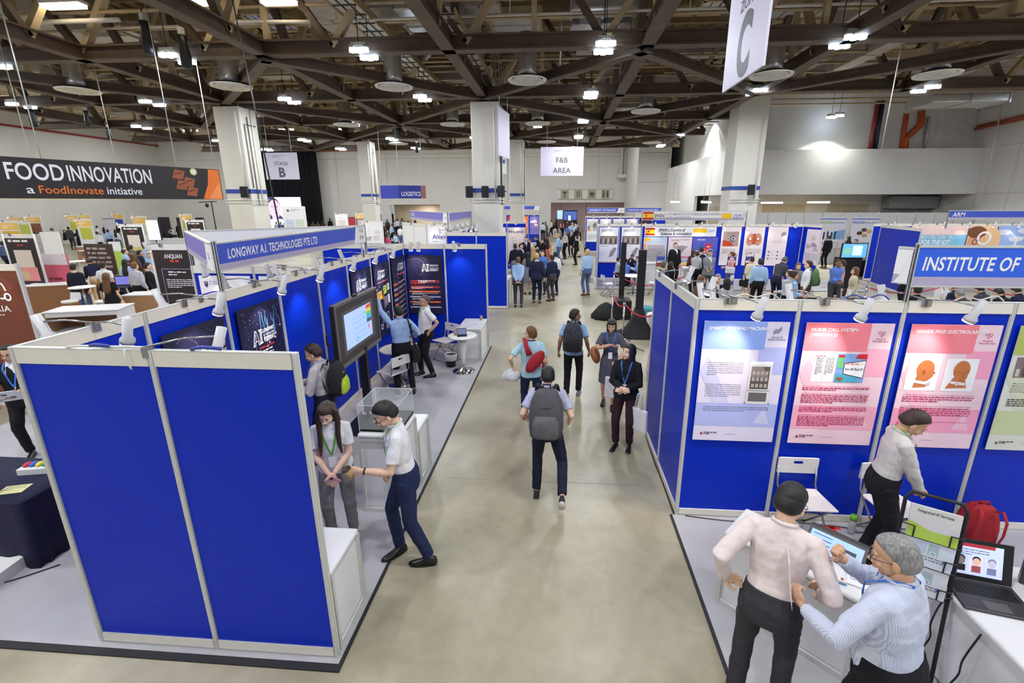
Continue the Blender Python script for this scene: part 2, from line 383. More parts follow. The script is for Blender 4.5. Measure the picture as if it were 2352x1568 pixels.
for i,x in enumerate(XS):
    for j,y in enumerate(YS):
        if i % 2 == 0 and j % 2 == 0 and y > 10 and i+1 < len(XS) and i > 0:
            k += 1
            t = thing('roof_brace','dark cross brace fanning out from the %s, %s' % ({2:'stage curtain column line',4:'aisle column line',6:'right-hand column line',8:'right wall line'}[i], {19:'front row',30:'second row',36:'last row'}[y]),'brace',(0,0,0))
            for sx in (-1,1):
                for sy in (-1,1):
                    xx = x+sx*5.3; yy = y+sy*5.5
                    if yy > 36.5 or xx > 22 or (xx > 9 and yy > 20) or (x > 9 and y > 20): continue
                    mb = MB(); ibeam(mb,(x,y,7.42),(xx,yy,7.42),.3,.28,m_truss); mb.build('brace_beam',t)
# ================= lights on the roof
def pendant_proto(lab):
    t = thing('pendant_light',lab,'ceiling light',(0,0,7.42),0,'pairs of clover-shaped pendant lights under the roof')
    mb = MB(); mb.cyl((0,0,.1),(0,0,2.6),.012,m_black,6); mb.build('rod',t)
    mb = MB(); mb.box((-.2,-.05,.03),(.2,.05,.1),m_alu)
    for a in (-1,0,1): mb.cyl((a*.17,.05*(a==0),-.03),(a*.17,.05*(a==0),.03),.09,m_alu,12)
    mb.build('housing',t)
    mb = MB()
    for a in (-1,0,1): mb.cyl((a*.17,.05*(a==0),-.12),(a*.17,.05*(a==0),-.03),.085,m_led,12)
    mb.build('lamp_face',t)
    return t
R0 = math.radians
def area(name,loc,w,size,col,parent=None,rot=(0,0,0),spread=math.pi):
    l = bpy.data.lights.new(name,'AREA'); l.shape = 'DISK'; l.size = size; l.energy = w; l.color = col; l.spread = spread
    o = bpy.data.objects.new(name,l); C.objects.link(o); o.location = loc; o.rotation_euler = rot
    if parent: o.parent = parent
    return o
PX = (-22,-16.3,-10.6,-5.3,1.1,7.1,12.9,18.6); PY = (-2.8,2.7,8.1,13.35,18.75,24.3,30,35)
pr = pendant_proto('cool white clover pendant light hanging in a pair under the roof trusses'); used = 0
for y in PY:
    for x in PX:
        xx,zz = x,7.42
        if y < 9: zz = 7.6
        if (x > 12 and y > 20) or (x > 7 and 20 < y < 28) or (x > 8 and y > 28): continue
        for s in (-.33,.33):
            if used == 0: o = pr; o.location = (xx,y+s,zz)
            else: o = dup(pr,(xx,y+s,zz))
            used += 1
        area('pendant_glow',(0,-.3 if s > 0 else .3,-.16),PENDANT_W,.5,(.93,.965,1),o)
# unseen extra pendants, added high up only to light the left and back walls
k = 0
for x,y in [(xx,yy) for xx in (-38.5,-31) for yy in (12,22,32,42)]+[(xx,42.5) for xx in (-22,-14,-5.3,2.2)]:
    for s in (-.33,.33):
        o = dup(pr,(x,y+s,10.2))
    area('pendant_glow',(0,-.3,-.12),PENDANT_W*1.6,.5,(.93,.965,1),o)
# lamp pair hung low before the gallery wall lights it up
for u,v,l in ((1910,266,'left'),(1928,262,'right')):
    o = dup(pr,gy(u,v,27.9),0,'cool white clover pendant before the lit wall over the gallery, %s of two' % l)
area('ledge_glow',(0,0,-.18),620,.3,(.95,1,.94),o,(R0(-14),0,0),2.1)
for u,v,l in ((1602,270,'left'),(1620,266,'right')):
    o = dup(pr,gx(u,v,9.9),0,'cool white clover pendant beside the receding side wall, %s of two' % l)
area('wash_glow',(0,0,-.18),260,.3,(.95,1,.95),o,(0,0,0),2.1)
tp = None
def strip(loc,lab,L=1.25,w=.16):
    t = thing('strip_light',lab,'ceiling light',loc)
    mb = MB(); mb.box((-L/2,-w/2,0),(L/2,w/2,.07),m_white); mb.build('housing',t)
    mb = MB(); mb.box((-L/2+.02,-w/2+.01,-.08),(L/2-.02,w/2-.01,0),m_tube); mb.build('diffuser',t)
    mb = MB(); mb.cyl((-L*.3,0,.07),(-L*.3,0,2),.01,m_alu,5); mb.cyl((L*.3,0,.07),(L*.3,0,2),.01,m_alu,5); mb.build('hanger',t)
    return t
for p,z,l,L in (((145,10),8.4,'warm strip light nearest the top left corner',1.1),((435,3),8.4,'warm strip light between the two hoist bags at the top edge',1.1),((640,1),8.5,'warm strip light beside the long insulated duct, at the top edge',.9)):
    strip(gz(p[0],p[1],z),l,L,.26)
for i,(u,v,l) in enumerate(((437,298,'left of the stage column'),(657,296,'right of the stage column'),(776,295,'above the logistics sign on its left'),(870,296,'above the logistics sign on its right'),(985,293,'just left of the aisle column'),(1231,290,'right of the aisle column'),(1444,288,'above the food area sign on its right'),(1338,287,'above the food area sign, shortest'))):
    strip(gz(u,v,8.2),'small warm strip light in the far row, '+l,1.0 if i < 7 else .4)
# lamps under the gallery
for p,l in (((1773,464),'first from the column'),((1880,463),'next to the grey shutter'),((1551,462),'beside the far pier'),((1622,463),'above the timber panels left of the column')):
    q = gy(p[0],p[1],29.3); strip(q,'warm wide lamp under the gallery box, '+l,1.1 if p[0] > 1700 else .5,.5)
    area('lobby_glow',(0,0,-.05),25,.4,(1,.86,.66),bpy.data.objects[-1] if 0 else None).location = (q.x,q.y,q.z-.06)
for x,y in ((-15,51.5),(.5,55),(4.5,55)): area('corridor_glow',(x,y,3.25 if x < -5 else 4.3),90,.8,(1,.93,.92))
# ================= diffusers
dp = None
for i,(u,v,z,l) in enumerate(((180,209,7.2,'far left, above the food banner'),(531,199,7.2,'over the stage column'),(905,200,7.2,'left of the aisle column'),(1211,185,7.2,'right of the aisle column'),(1771,174,7.2,'beside the zone banner'),(2152,172,7.2,'near the right wall'),(795,287,7.2,'behind the front row, left of the aisle column'),(1235,284,7.2,'behind the front row, right of the aisle column'),(1040,286,7.2,'behind the front row, against the aisle column'),(1483,256,7.2,'behind the front row, above the food area sign'),(1498,328,7.2,'deep row, above the white pier'),(1255,326,7.2,'deep row, above the food area sign'),(915,330,7.2,'deep row, above the logistics sign'),(2000,322,7.2,'x'))):
    if l == 'x': continue
    p = gz(u,v,z)
    lab = 'round white ceiling air diffuser, '+l
    if dp is None:
        dp = thing('air_diffuser',lab,'air diffuser',p,0,'round ceiling air diffusers')
        mb = MB(); mb.lathe((0,0,0),[(.62,.02),(.6,-.02),(.5,.03),(.47,.06)],m_white,28,False)
        mb.lathe((0,0,0),[(.46,.09),(.02,.09)],m_groove,24); mb.build('outer_ring',dp)
        mb = MB()
        for r in (.4,.29,.18): mb.lathe((0,0,0),[(r+.06,.02),(r+.04,-.03),(r-.03,.05),(r-.035,.08)],m_white,24,False)
        mb.lathe((0,0,0),[(.09,-.02),(.02,-.03)],m_white,16); mb.build('inner_rings',dp)
        mb = MB(); mb.lathe((0,0,0),[(.3,.06),(.3,.3),(.3,1.3)],m_duct,20); mb.build('neck',dp)
    else: dup(dp,p,0,lab)
# ================= ducts, trays and panels under the roof
def duct(p,q,w,h,m,lab,ribs=0,name='air_duct',cat='duct'):
    t = thing(name,lab,cat,(0,0,0)); p = Vector(p); q = Vector(q)
    mb = MB(); mb.bar(p,q,w,h,m); mb.build('duct_body',t,bevel=.04)
    n = max(2,int((q-p).length/1.6)); d = (q-p)/n
    for i in range(n+1): a = p+d*i; e = (q-p).normalized()*.03; mb = MB(); mb.bar(a-e,a+e,w+.06,h+.06,m); mb.build('joint_flange',t)
    return t
def dz(u0,v0,u1,v1,z): return gz(u0,v0,z), gz(u1,v1,z)
def ddir(u,v,u1,v1,z):  # a duct run parallel to the hall, through two picked points
    a,b = dz(u,v,u1,v1,z); b = Vector(((a.x+b.x)/2,b.y,z)); a = Vector((b.x,a.y,z)); return a,b
a,b = ddir(690,5,905,120,9.0); duct(a-Vector((0,3,0)),b,1.05,.5,m_ductw,'long pale insulated duct running towards the aisle column')
t = thing('duct_elbow','wrinkled foil elbow at the end of the long insulated duct','duct',(0,0,0))
mb = MB(); mb.tube([b+Vector((.2,0,0)),b+Vector((.6,.6,.05)),b+Vector((1.3,.9,.2)),b+Vector((1.9,.8,.7))],.38,m_duct,12); mb.build('elbow_tube',t)
a,b = dz(925,14,1135,10,9.0); duct(Vector((a.x-.2,a.y,9.0)),Vector((b.x-.4,a.y,9.0)),.75,.45,m_duct,'silver foil duct crossing at the top, upper of two by the aisle column')
a,b = dz(935,44,1085,44,9.0); duct(Vector((a.x,a.y,8.95)),Vector((b.x+.2,a.y,8.95)),.7,.45,m_duct,'silver foil duct crossing at the top, lower of two by the aisle column')
a,b = dz(1312,12,1462,8,9.0); duct(Vector((a.x,a.y,9.0)),Vector((b.x,a.y,9.0)),.75,.45,m_duct,'wide silver duct over the aisle, upper of two layers')
a,b = dz(1312,46,1445,44,9.0); duct(Vector((a.x,a.y,8.95)),Vector((b.x,a.y,8.95)),.7,.45,m_duct,'wide silver duct over the aisle, lower of two layers')
a,b = ddir(1390,70,1375,145,9.3); duct(a,b,.95,.5,m_duct,'silver duct running back from the wide aisle duct')
a,b = ddir(2085,60,1985,128,8.7); duct(a,b+Vector((0,3,0)),.55,.5,m_ductw,'pale insulated duct on the right, lower run')
a,b = ddir(1960,30,1800,140,8.9); duct(a-Vector((0,1,0)),b,.6,.5,m_ductw,'pale insulated duct behind the zone banner')
a,b = dz(1500,112,1640,118,9.2); duct(Vector((a.x,a.y,9.2)),Vector((b.x+3,a.y,9.2)),.7,.6,m_duct,'dull silver cross duct right of the aisle')
a,b = dz(600,160,740,165,9.0); duct(Vector((a.x,a.y,9)),Vector((b.x,a.y,9)),1.0,.6,m_ductw,'short box duct between the first cross trusses')
a,b = dz(960,175,1075,180,8.9); duct(Vector((a.x-1,a.y,8.9)),Vector((b.x,a.y,8.9)),.7,.5,m_duct,'wrinkled foil duct left of the aisle column')
a,b = dz(1810,195,2050,200,8.4); duct(Vector((a.x,a.y,8.4)),Vector((b.x+1,a.y,8.4)),.8,.5,m_duct,'torn foil duct ahead of the right-hand column')
a,b = dz(2110,240,2230,236,7.3); duct(Vector((a.x,a.y,7.4)),Vector((b.x+1,a.y,7.4)),1.4,.3,m_duct,'flat grey duct unit by the right wall')
a,b = dz(0,160,150,180,8.6); duct(Vector((a.x,a.y,8.6)),Vector((b.x+1,a.y,8.6)),.9,.5,m_ductw,'pale duct end at the far left under the roof')
a,b = dz(380,248,520,262,8.4); duct(Vector((a.x-3,a.y,8.4)),Vector((b.x,a.y,8.4)),.9,.5,m_duct,'silver duct above the left wall behind the hoists')
for i,(u,v,l) in enumerate(((1240,250,'behind the first row'),(1480,240,'over the food sign'),(900,262,'above the logistics sign'),(640,255,'near the stage'),(1640,262,'before the right column'))):
    a = gz(u,v,8.7); duct(a-Vector((2.2,0,0)),a+Vector((2.2,0,0)),.8,.5,m_duct,'silver cross duct deep in the roof, '+l)
m_tray = M('tray_white',(222,216,204),.5,noise=.05)
def tray(x,y0,y1,z,w,lab):
    t = thing('cable_tray',lab,'cable tray',(x,0,z)); mb = MB()
    mb.box((-w/2,y0,0),(w/2,y1,.02),m_tray); mb.build('tray_bed',t)
    mb = MB(); n = int((y1-y0)/.62)
    for i in range(n+1): yy = y0+(y1-y0)*i/n; mb.box((-w/2,yy-.02,-.03),(w/2,yy+.02,0),m_groove)
    for f in (-.17,.17): mb.box((f*w-.015,y0,-.03),(f*w+.015,y1,0),m_groove)
    for s in (-1,1): mb.box((s*w/2-.02,y0,-.06),(s*w/2+.02,y1,.14),m_web)
    mb.build('tray_rungs',t)
a,b = ddir(1045,65,1130,222,8.1); tray(a.x,a.y-1,b.y+.3,8.1,.62,'white gridded cable tray running down to the right of the aisle column')
a,b = ddir(800,5,1035,222,8.4); tray(a.x-.2,a.y-.5,b.y,8.4,.7,'white gridded cable tray left of the aisle column')
a,b = ddir(1185,235,1225,320,8.1); tray(a.x,a.y,b.y+6,8.1,.7,'white gridded cable tray continuing beyond the aisle column')
m_pan = M('panel_white',(206,203,200),.5,noise=.05); m_panb = M('panel_bluish',(170,176,216),.5,noise=.05)
def baffle(u0,v0,u1,v1,z,n,m,lab,along='x'):
    a = gz(u0,v0,z); b = gz(u1,v1,z); x0,x1 = sorted((a.x,b.x)); y0,y1 = sorted((a.y,b.y))
    t = thing('ceiling_baffle',lab,'ceiling panel',((x0+x1)/2,(y0+y1)/2,z)); hx,hy = (x1-x0)/2,(y1-y0)/2
    for i in range(n):
        mb = MB()
        if along == 'x': mb.box((-hx,-hy+2*hy*i/n+.03,0),(hx,-hy+2*hy*(i+1)/n-.03,.06),m)
        else: mb.box((-hx+2*hx*i/n+.03,-hy,0),(-hx+2*hx*(i+1)/n-.03,hy,.06),m)
        mb.build('panel',t)
    mb = MB()
    for s in (-1,1): mb.box((s*hx-.05,-hy-.1,-.05),(s*hx+.05,hy+.1,.14),m_web); mb.box((-hx-.1,s*hy-.05,-.05),(hx+.1,s*hy+.05,.14),m_web)
    mb.build('frame',t)
baffle(1118,30,1245,84,9.2,4,m_pan,'large white slatted roof panel right of the aisle column')
baffle(235,55,425,118,8.9,5,m_pan,'large white slatted roof panel behind the hoist bags')
baffle(548,30,690,68,8.9,5,m_panb,'bluish slatted roof panel in the top left','y')
baffle(1790,5,1900,40,9.2,4,m_pan,'white roof panel right of the zone banner','y')
baffle(1620,0,1660,30,9.2,3,m_pan,'white roof panel left of the zone banner','y')
for i,(u,v,w,l) in enumerate(((1000,262,3,'left of the aisle column'),(1230,262,2,'right of the aisle column'),(560,300,3,'beside the stage column'),(1320,292,3,'above the food sign'))):
    a = gz(u,v,8.5); t = thing('ceiling_baffle','white slatted panel deep in the roof, '+l,'ceiling panel',a)
    for k in range(3): mb = MB(); mb.box((-w/2,-.9+.6*k,0),(w/2,-.9+.6*k+.5,.05),m_pan); mb.build('panel',t)
def pipe(pts,r,m,lab,name='ceiling_pipe',cat='pipe'):
    mb = MB(); mb.tube(pts,r,m,7); return tag(mb.build(name),lab,cat)
y = gz(1200,36,8.3).y; pipe([(-14,y,8.3),(20,y-.2,8.3)],.035,m_cream,'thin pale pipe crossing the whole roof at the top edge')
for i,x in enumerate((-9.5,-6.2,-1.4,3.3,7.9)): pipe([(x,y,8.3),(x,y,10.6)],.015,m_cream,'thin hanger rod holding the pale top pipe, number counted from the left: '+('first','second','third','fourth','fifth')[i],'pipe_hanger','rod')
y = gz(1300,305,7.9).y; pipe([(-20,y,8.0),(9,y,8.0)],.035,m_cream,'thin pale pipe across the roof in the far strip light row')
a,b = gz(0,55,8.2),gz(275,45,8.2); pipe([a-Vector((2,0,0)),b],.06,m_cream,'pale rail in the top left corner of the roof')
a,b = gz(490,50,8.2),gz(765,50,8.2); pipe([a,b],.05,m_cream,'pale rail below the bluish roof panel')
a,b = gz(1290,65,8.4),gz(1290,330,8.2); pipe([(a.x,a.y,8.6),(a.x,a.y,8.3),(b.x-.2,b.y*.5,8.15)],.03,m_alu,'thin pipe hanging over the aisle')
for i,(u0,v0,u1,v1) in enumerate(((0,60,520,215),(0,190,300,250),(0,115,480,260))):
    a,b = gz(u0,v0,7.9),gz(u1,v1,7.9); pipe([a,b],.02,m_web,'thin brown wire rail slanting across the upper left roof, '+('upper','lower','middle')[i],'wire_rail','rail')
for i,(u0,v0,u1,v1) in enumerate(((2018,190,2352,60),(2100,150,2352,45))):
    a,b = gz(u0,v0,7.9),gz(u1,v1,7.9); pipe([a,b],.03,m_web,'slanting brown rail in the upper right roof, '+('lower','upper')[i],'wire_rail','rail')
a,b = gz(2000,180,8),gz(2352,10,8); mbx = MB(); mbx.bar(a,b,.25,.3,m_web); tag(mbx.build('roof_beam'),'beige roof beam slanting out at the upper right corner','beam')
# hoist bags and signs' wires
def hoist(u,v,Y,s,lab,top=8.4):
    p = gy(u,v,Y); t = thing('hoist_bag',lab,'hoist',p)
    mb = MB(); mb.lathe((0,0,0),[(.02*s,-.42*s),(.13*s,-.4*s),(.15*s,-.1*s),(.1*s,.25*s),(.13*s,.42*s),(.05*s,.4*s)],m_black,12); mb.build('chain_bag',t)
    mb = MB(); mb.box((-.06*s,-.06*s,.4*s),(.06*s,.06*s,.62*s),m_alu); mb.build('hook',t)
    mb = MB(); mb.cyl((0,0,.6*s),(0,0,max(.7,7.5-p.z)),.015,m_black,5); mb.build('chain',t)
hoist(337,88,13,.95,'black chain hoist bag hanging nearest the white slatted panel'); hoist(424,120,13,.95,'black chain hoist bag over the cool pendant pair at the upper left')
hoist(75,272,17,.75,'small black hoist bag above the left wall pipe'); hoist(200,272,19,.7,'small black hoist bag over the banner'); hoist(250,307,22,.65,'small black hoist bag on a V-shaped cable')
hoist(917,300,26,.9,'black hoist bag above the logistics sign'); hoist(957,340,26,.6,'tiny black hoist bag right of the logistics sign')
# wall pipes
pipe([tuple(gx(0,285,-43.8)),tuple(gx(478,351,-43.8))],.08,m_redpipe,'long reddish pipe high along the left wall','wall_pipe')
pipe([tuple(gx(437,322,-43.7)),tuple(gx(447,388,-43.7))],.09,m_redpipe,'short red pipe dropping down the left wall','wall_pipe')
pipe([tuple(gy(720,347,49.8)),tuple(gy(1048,341,49.8))],.07,m_orange,'thin orange pipe along the top of the back wall','wall_pipe')
def wp(pts): return [tuple(p) for p in pts]
pipe([(22.85,28.8,7.35),(22.85,18,7.7)],.07,m_orange,'orange sprinkler pipe rising along the right wall','wall_pipe')
pipe([(22.9,28.8,7.5),(22.9,18,7.9)],.05,m_orange,'second orange pipe just above on the right wall','wall_pipe')
pipe([gx(2195,255,22.8),gx(2196,330,22.8),gx(2185,337,22.8),gx(2140,342,22.8)],.07,m_redpipe,'dark red pipe with a bend beside the grey duct unit','wall_pipe')
pipe([gy(2016,232,28.9),gy(1998,345,28.9)],.09,m_redpipe,'dark red riser pipe beside the black pipe','wall_pipe'); pipe([gy(2028,232,28.9),gy(2009,345,28.9)],.11,M('navy_pipe',(30,32,60),.5),'black riser pipe next to the dark red one','wall_pipe')
pipe([gy(2083,262,28.9),gy(2070,345,28.9)],.12,m_orange,'straight orange riser pipe on the recessed wall','wall_pipe')
pipe([gy(2118,255,28.8),gy(2115,288,28.8),gy(2082,318,28.8),gy(2078,345,28.8)],.16,m_orange,'thick orange riser pipe with an elbow','wall_pipe')
pipe([gy(2135,268,28.85),gy(2123,345,28.85)],.07,m_alu,'slim grey riser pipe beside the orange ones','wall_pipe')
# ================= exhibition carpets
m_carpet = M('grey_carpet',(172,170,175),.85,noise=.05,scale=4)
m_edge = M('carpet_edge_black',(28,27,30),.6)
def carpet(x0,y0,x1,y1,lab,edges='FR'):
    t = thing('booth_carpet',lab,'carpet',(x0,y0,0))
    mb = MB(); mb.box((0,0,0),(x1-x0,y1-y0,.012),m_carpet); mb.build('carpet_sheet',t)
    w,h = x1-x0,y1-y0
    if 'F' in edges: mb = MB(); mb.box((-.02,-.06,0),(w,0,.014),m_edge); mb.build('edge_tape',t)
    if 'R' in edges: mb = MB(); mb.box((w,-.06,0),(w+.028,h,.014),m_edge); mb.build('edge_tape',t)
    if 'L' in edges: mb = MB(); mb.box((-.028,0,0),(0,h,.014),m_edge); mb.build('edge_tape',t)
carpet(-9,2.62,-1.66,10.8,'grey booth carpet with black tape edge under the left-hand booths')
carpet(1.36,-1,9.5,4.6,'grey booth carpet with black tape edge under the right-hand booth','L')
carpet(1.55,18.9,12.4,21.8,'pale raised carpet of the Spanish stand','F')
# ================= shell scheme walls
def post_bm(mb,x,y,z0,z1,r=.024):
    n = 16; pts = []
    for i in range(n):
        a = 2*math.pi*(i+.5)/n; rr = r*(1 if i%4 in (0,1,2) else .78)
        pts.append((x+rr*math.cos(a), y+rr*math.sin(a), z0))
    mb.prism(pts,(0,0,z1-z0),m_alu); mb.box((x-.017,y-.017,z0),(x+.017,y+.017,z1-.01),m_groove)
def wall_run(p0,p1,n,lab,H=2.55,posts=None,m=None,group=None,skip0=False,skip1=False):
    p0 = Vector((*p0,0)); p1 = Vector((*p1,0)); L = (p1-p0).length; ang = math.atan2(p1.y-p0.y,p1.x-p0.x)
    t = thing('booth_wall',lab,'booth wall',p0,ang,group); w = L/n; m = m or m_blue
    for i in range(n+1):
        if (i == 0 and skip0) or (i == n and skip1): continue
        mb = MB(); post_bm(mb,i*w,0,.012,H); mb.build('post',t)
    for i in range(n):
        a,b = i*w+.022,(i+1)*w-.022
        mb = MB(); mb.box((a,-.004,.09),(b,.004,H-.11),m); mb.build('panel',t)
        mb = MB(); mb.box((a,-.018,H-.115),(b,.018,H-.004),m_cream); mb.box((a,-.02,H-.006),(b,.02,H),m_alu); mb.build('top_rail',t)
        mb = MB(); mb.box((a,-.018,.02),(b,.018,.095),m_cream); mb.build('bottom_rail',t)
    return t
XA,YA_,XR,YR = -3.7,2.69,1.41,4.62
wall_run((XA,YA_),(XA+2,YA_),2,'two-panel blue booth wall facing the viewer, nearest on the left')
wall_run((XA,YA_),(XA,YA_+8),8,'long blue back wall of the booth with the dark company posters',skip0=True)
wall_run((XA,YA_+8),(XA+2,YA_+8),2,'two-panel blue end wall beyond the white counter and round table',skip0=True)
wall_run((XA-2,YA_+4),(XA,YA_+4),2,'blue wall carrying the university posters behind the left booth',skip1=True)
wall_run((XA-2,YA_+8),(XA,YA_+8),2,'blue cross wall hidden behind the left booth end',skip1=True)
wall_run((XA,15),(XA+2,15),2,'two-panel blue wall beyond the left booth, facing the viewer')
wall_run((XA,15),(XA,24),9,'long back wall receding towards the Finland panel',skip0=True)
wall_run((XA,24),(XA+2,24),2,'end wall with the FINLAND poster',skip0=True)
wall_run((XR,YR+2),(XR,YR),2,'blue side wall of the right-hand booth along the aisle',skip1=True)
wall_run((XR,YR),(XR+4,YR),4,'blue back wall with the four large posters on the right')
wall_run((1.75,21.3),(10.75,21.3),9,'blue back wall of the Spanish stand')
wall_run((1.6,19),(1.75,21.3),2,'blue left side wall of the Spanish stand',skip1=True)
wall_run((10.75,21.3),(11.05,20.35),1,'angled right end of the Spanish stand wall',skip0=True)
m_blue2 = m_blue
wall_run((13.2,17.9),(13.75,20.9),1,'plain blue side wall left of the smart device stand')
wall_run((14.0,21.8),(22.9,21.8),9,'back wall of the smart device stand with large pictures')
wall_run((-4.6,40.5),(-1.7,40.5),3,'far blue wall with red and orange posters right of the aisle column')
wall_run((1.9,33.5),(7.5,33.5),6,'far blue wall under the University of Prague sign')
wall_run((-6.1,21),(-4.9,21),1,'white wall of the Altex stand',m=m_print)
wall_run((-6.1,21),(-7.9,23),2,'angled wall left of the Altex stand',m=m_print,skip0=True)
# white hall partition behind on the right
t = thing('partition_wall','long white partition wall behind the stands on the right','partition',(9.9,27.6,0))
for i in range(13):
    mb = MB(); mb.box((i+.02,0,0),(i+.98,.04,2.9),m_white); mb.build('panel',t)
    mb = MB(); mb.box((i-.015,-.02,0),(i+.015,.05,2.92),m_alu); mb.build('post',t)
# ================= fascia signs
m_fblue = M('fascia_blue',(58,84,196),.45,noise=.02); m_fviolet = M('fascia_violet',(122,112,196),.45,noise=.02); m_fgrad = M('fascia_lilac',(176,166,192),.5,noise=.02)
m_navytxt = M('dark_print',(52,50,60),.5,noise=.0)
def fascia(p,q,z0,z1,lab,text='',th=.11,code=None,tx=.1,blue=None,posts=(1,1),pz=0,width=None,post_z=None,slant=.08,cut=.3,bold=.02):
    """board from p to q seen with p on the reader's left"""
    p = Vector((*p,0)); q = Vector((*q,0)); U = (q-p).normalized(); L = (q-p).length; N = U.cross(Vector((0,0,1)))
    t = thing('fascia_sign',lab,'fascia sign',(p.x,p.y,z0)); b = -Vector((p.x,p.y,z0))
    mb = MB(); mb.bar(p+b+Vector((0,0,(z0+z1)/2)),q+b+Vector((0,0,(z0+z1)/2)),.03,z1-z0,m_print)
    mb.bar(p+b+Vector((0,0,z1)),q+b+Vector((0,0,z1)),.045,.02,m_alu); mb.bar(p+b+Vector((0,0,z0)),q+b+Vector((0,0,z0)),.045,.012,m_alu)
    mb.build('board',t)
    mb = MB(); h = z1-z0; F = Face(mb,(p+b+Vector((0,0,z0))+N*.016),U,(0,0,1)); e = L-(.42 if code else 0)
    F.pol([(.0,h*.25),(e-cut*h*.75,h*.25),(e,h*.97),(.0,h*.97)],blue or m_fblue,1)
    F.pol([(.0,.01),(e-cut*h*1.1,.01),(e-cut*h*.75,h*.25),(0,h*.25)],m_fgrad,1)
    if text:
        ww = text2d(text,bold)[2]*th/.7; width = width or min(ww,e-tx-h*.6)
        F.text(tx,h*.5-th/2+h*.08,th,text,m_print,2,width=width,slant=slant,bold=bold)
    if code:
        for k,c in enumerate(code): F.text(L-.2,h*(.64-.42*k) if len(code) > 1 else h*.4,h*.22,c,m_navytxt,2,'C',bold=.01)
    mb.build('lettering',t)
    for k,pt in enumerate((p,q)):
        if posts[k]: mb = MB(); post_bm(mb,(pt+b).x,(pt+b).y,(post_z or 2.55)-z0,z1-z0+.03,.02); mb.build('post',t)
    return t
fascia((XA,4.69),(XA,8.6),2.77,3.07,'blue company sign board above the left booth, reading LONGWAY A.I. TECHNOLOGIES','LONGWAY A.I. TECHNOLOGIES PTE LTD',.105,('C-3','C-4'),.16,width=1.95,slant=.1)
fascia((-5.75,6.75),(XA-.02,4.67),2.77,3.07,'violet university sign board angled away on the left','',.07,('C-2',),.3,m_fviolet,(1,0))
fascia((XA-.02,8.62),(-5.77,6.77),2.77,3.07,'plain white rear sign board closing the left booth triangle','',blue=m_print,posts=(0,0))
fascia((XR+1.98,YR-.02),(XR+4.2,YR-.02),2.7,3.08,'big blue sign board on the right reading INSTITUTE OF','INSTITUTE OF TECHNICAL',.125,None,.07,M('fascia_bright',(44,96,220),.45,noise=.02),(1,0),width=1.62)
fascia((XR+1.9,YR+.1),(XR+1.98,YR+.0),2.72,3.06,'narrow edge-on white sign board behind the institute sign post','',blue=m_print,posts=(0,0))
fascia((-6.35,19.6),(-3.72,15.4),2.82,3.16,'blue Altex stand sign board pointing towards the viewer','ALTEX',.13,('C-6',),.15,m_fviolet,(1,1),slant=.1)
fascia((-3.68,15.4),(-3.68,19.4),2.84,3.16,'second violet sign board right of the Altex one','',blue=m_fviolet,posts=(0,1))
fascia((3.3,18.95),(7.35,18.95),2.8,3.14,'grey and white sign board reading SPAIN','',blue=m_print,posts=(1,1),post_z=0)
fascia((14.0,17.9),(18.0,17.9),2.87,3.17,'blue sign board of the smart device stand','ARM',.14,('C-17','C-18'),.12,None,(1,1),post_z=0)
fascia((1.95,32.8),(4.5,32.8),2.78,3.12,'far blue sign board reading UNIVERSITY OF PRAGUE','UNIVERSITY OF PRAGUE',.13,('D-3',),.1,None,(1,1))
fascia((4.6,32.8),(7.0,32.8),2.78,3.12,'far blue sign board right of the University of Prague one','TOP KNOWLEDGE CONSULTING PRIVATE LIMITED',.1,None,.1,None,(1,1))
fascia((-4.7,40),(-3.35,40),2.86,3.2,'far blue sign board just right of the aisle column','',.14,('D-1',),.1,None,(0,1))
fascia((-3.25,40),(-1.65,40),2.86,3.2,'far blue sign board left of the corridor opening','',.12,('D-2',),.1,None,(1,1))
# lettering on the Spanish sign
m_red = M('print_red',(196,30,36),.5,noise=0); m_yel = M('print_yellow',(248,196,40),.5,noise=0); m_gtxt = M('print_grey',(150,150,160),.5,noise=0)
def flag(F,x,y,w,h):
    F.rect(x,y,w,h,m_red,2); F.rect(x,y+h*.25,w,h*.5,m_yel,3); F.disc(x+w*.32,y+h*.5,h*.13,M('crest',(170,80,50),.5),4,8)
mb = MB(); F = Face(mb,(3.3,18.93,2.8),(1,0,0),(0,0,1)); flag(F,.03,.02,.42,.3); F.text(.48,.1,.14,'SPAIN',M('print_brown',(96,72,66),.5,noise=0),3,width=.38)
F.rect(.9,.03,.012,.28,m_gtxt,3); F.text(.95,.19,.08,'CDTI-MINISTRY OF SCIENCE, INNOVATION',m_gtxt,3,width=2.1); F.text(.95,.06,.08,'AND UNIVERSITIES',m_gtxt,3,width=.95)
F.rect(3.1,.06,.38,.2,m_yel,3); F.text(3.55,.08,.14,'CDTI',M('print_blue',(60,104,190),.5,noise=0),3,width=.3); F.words(3.9,.25,.12,4,.05,m_gtxt,3,.02)
o = mb.build('sign_lettering'); o.parent = bpy.data.objects['fascia_sign.007']; o.location = (-3.3,-18.95,-2.8)
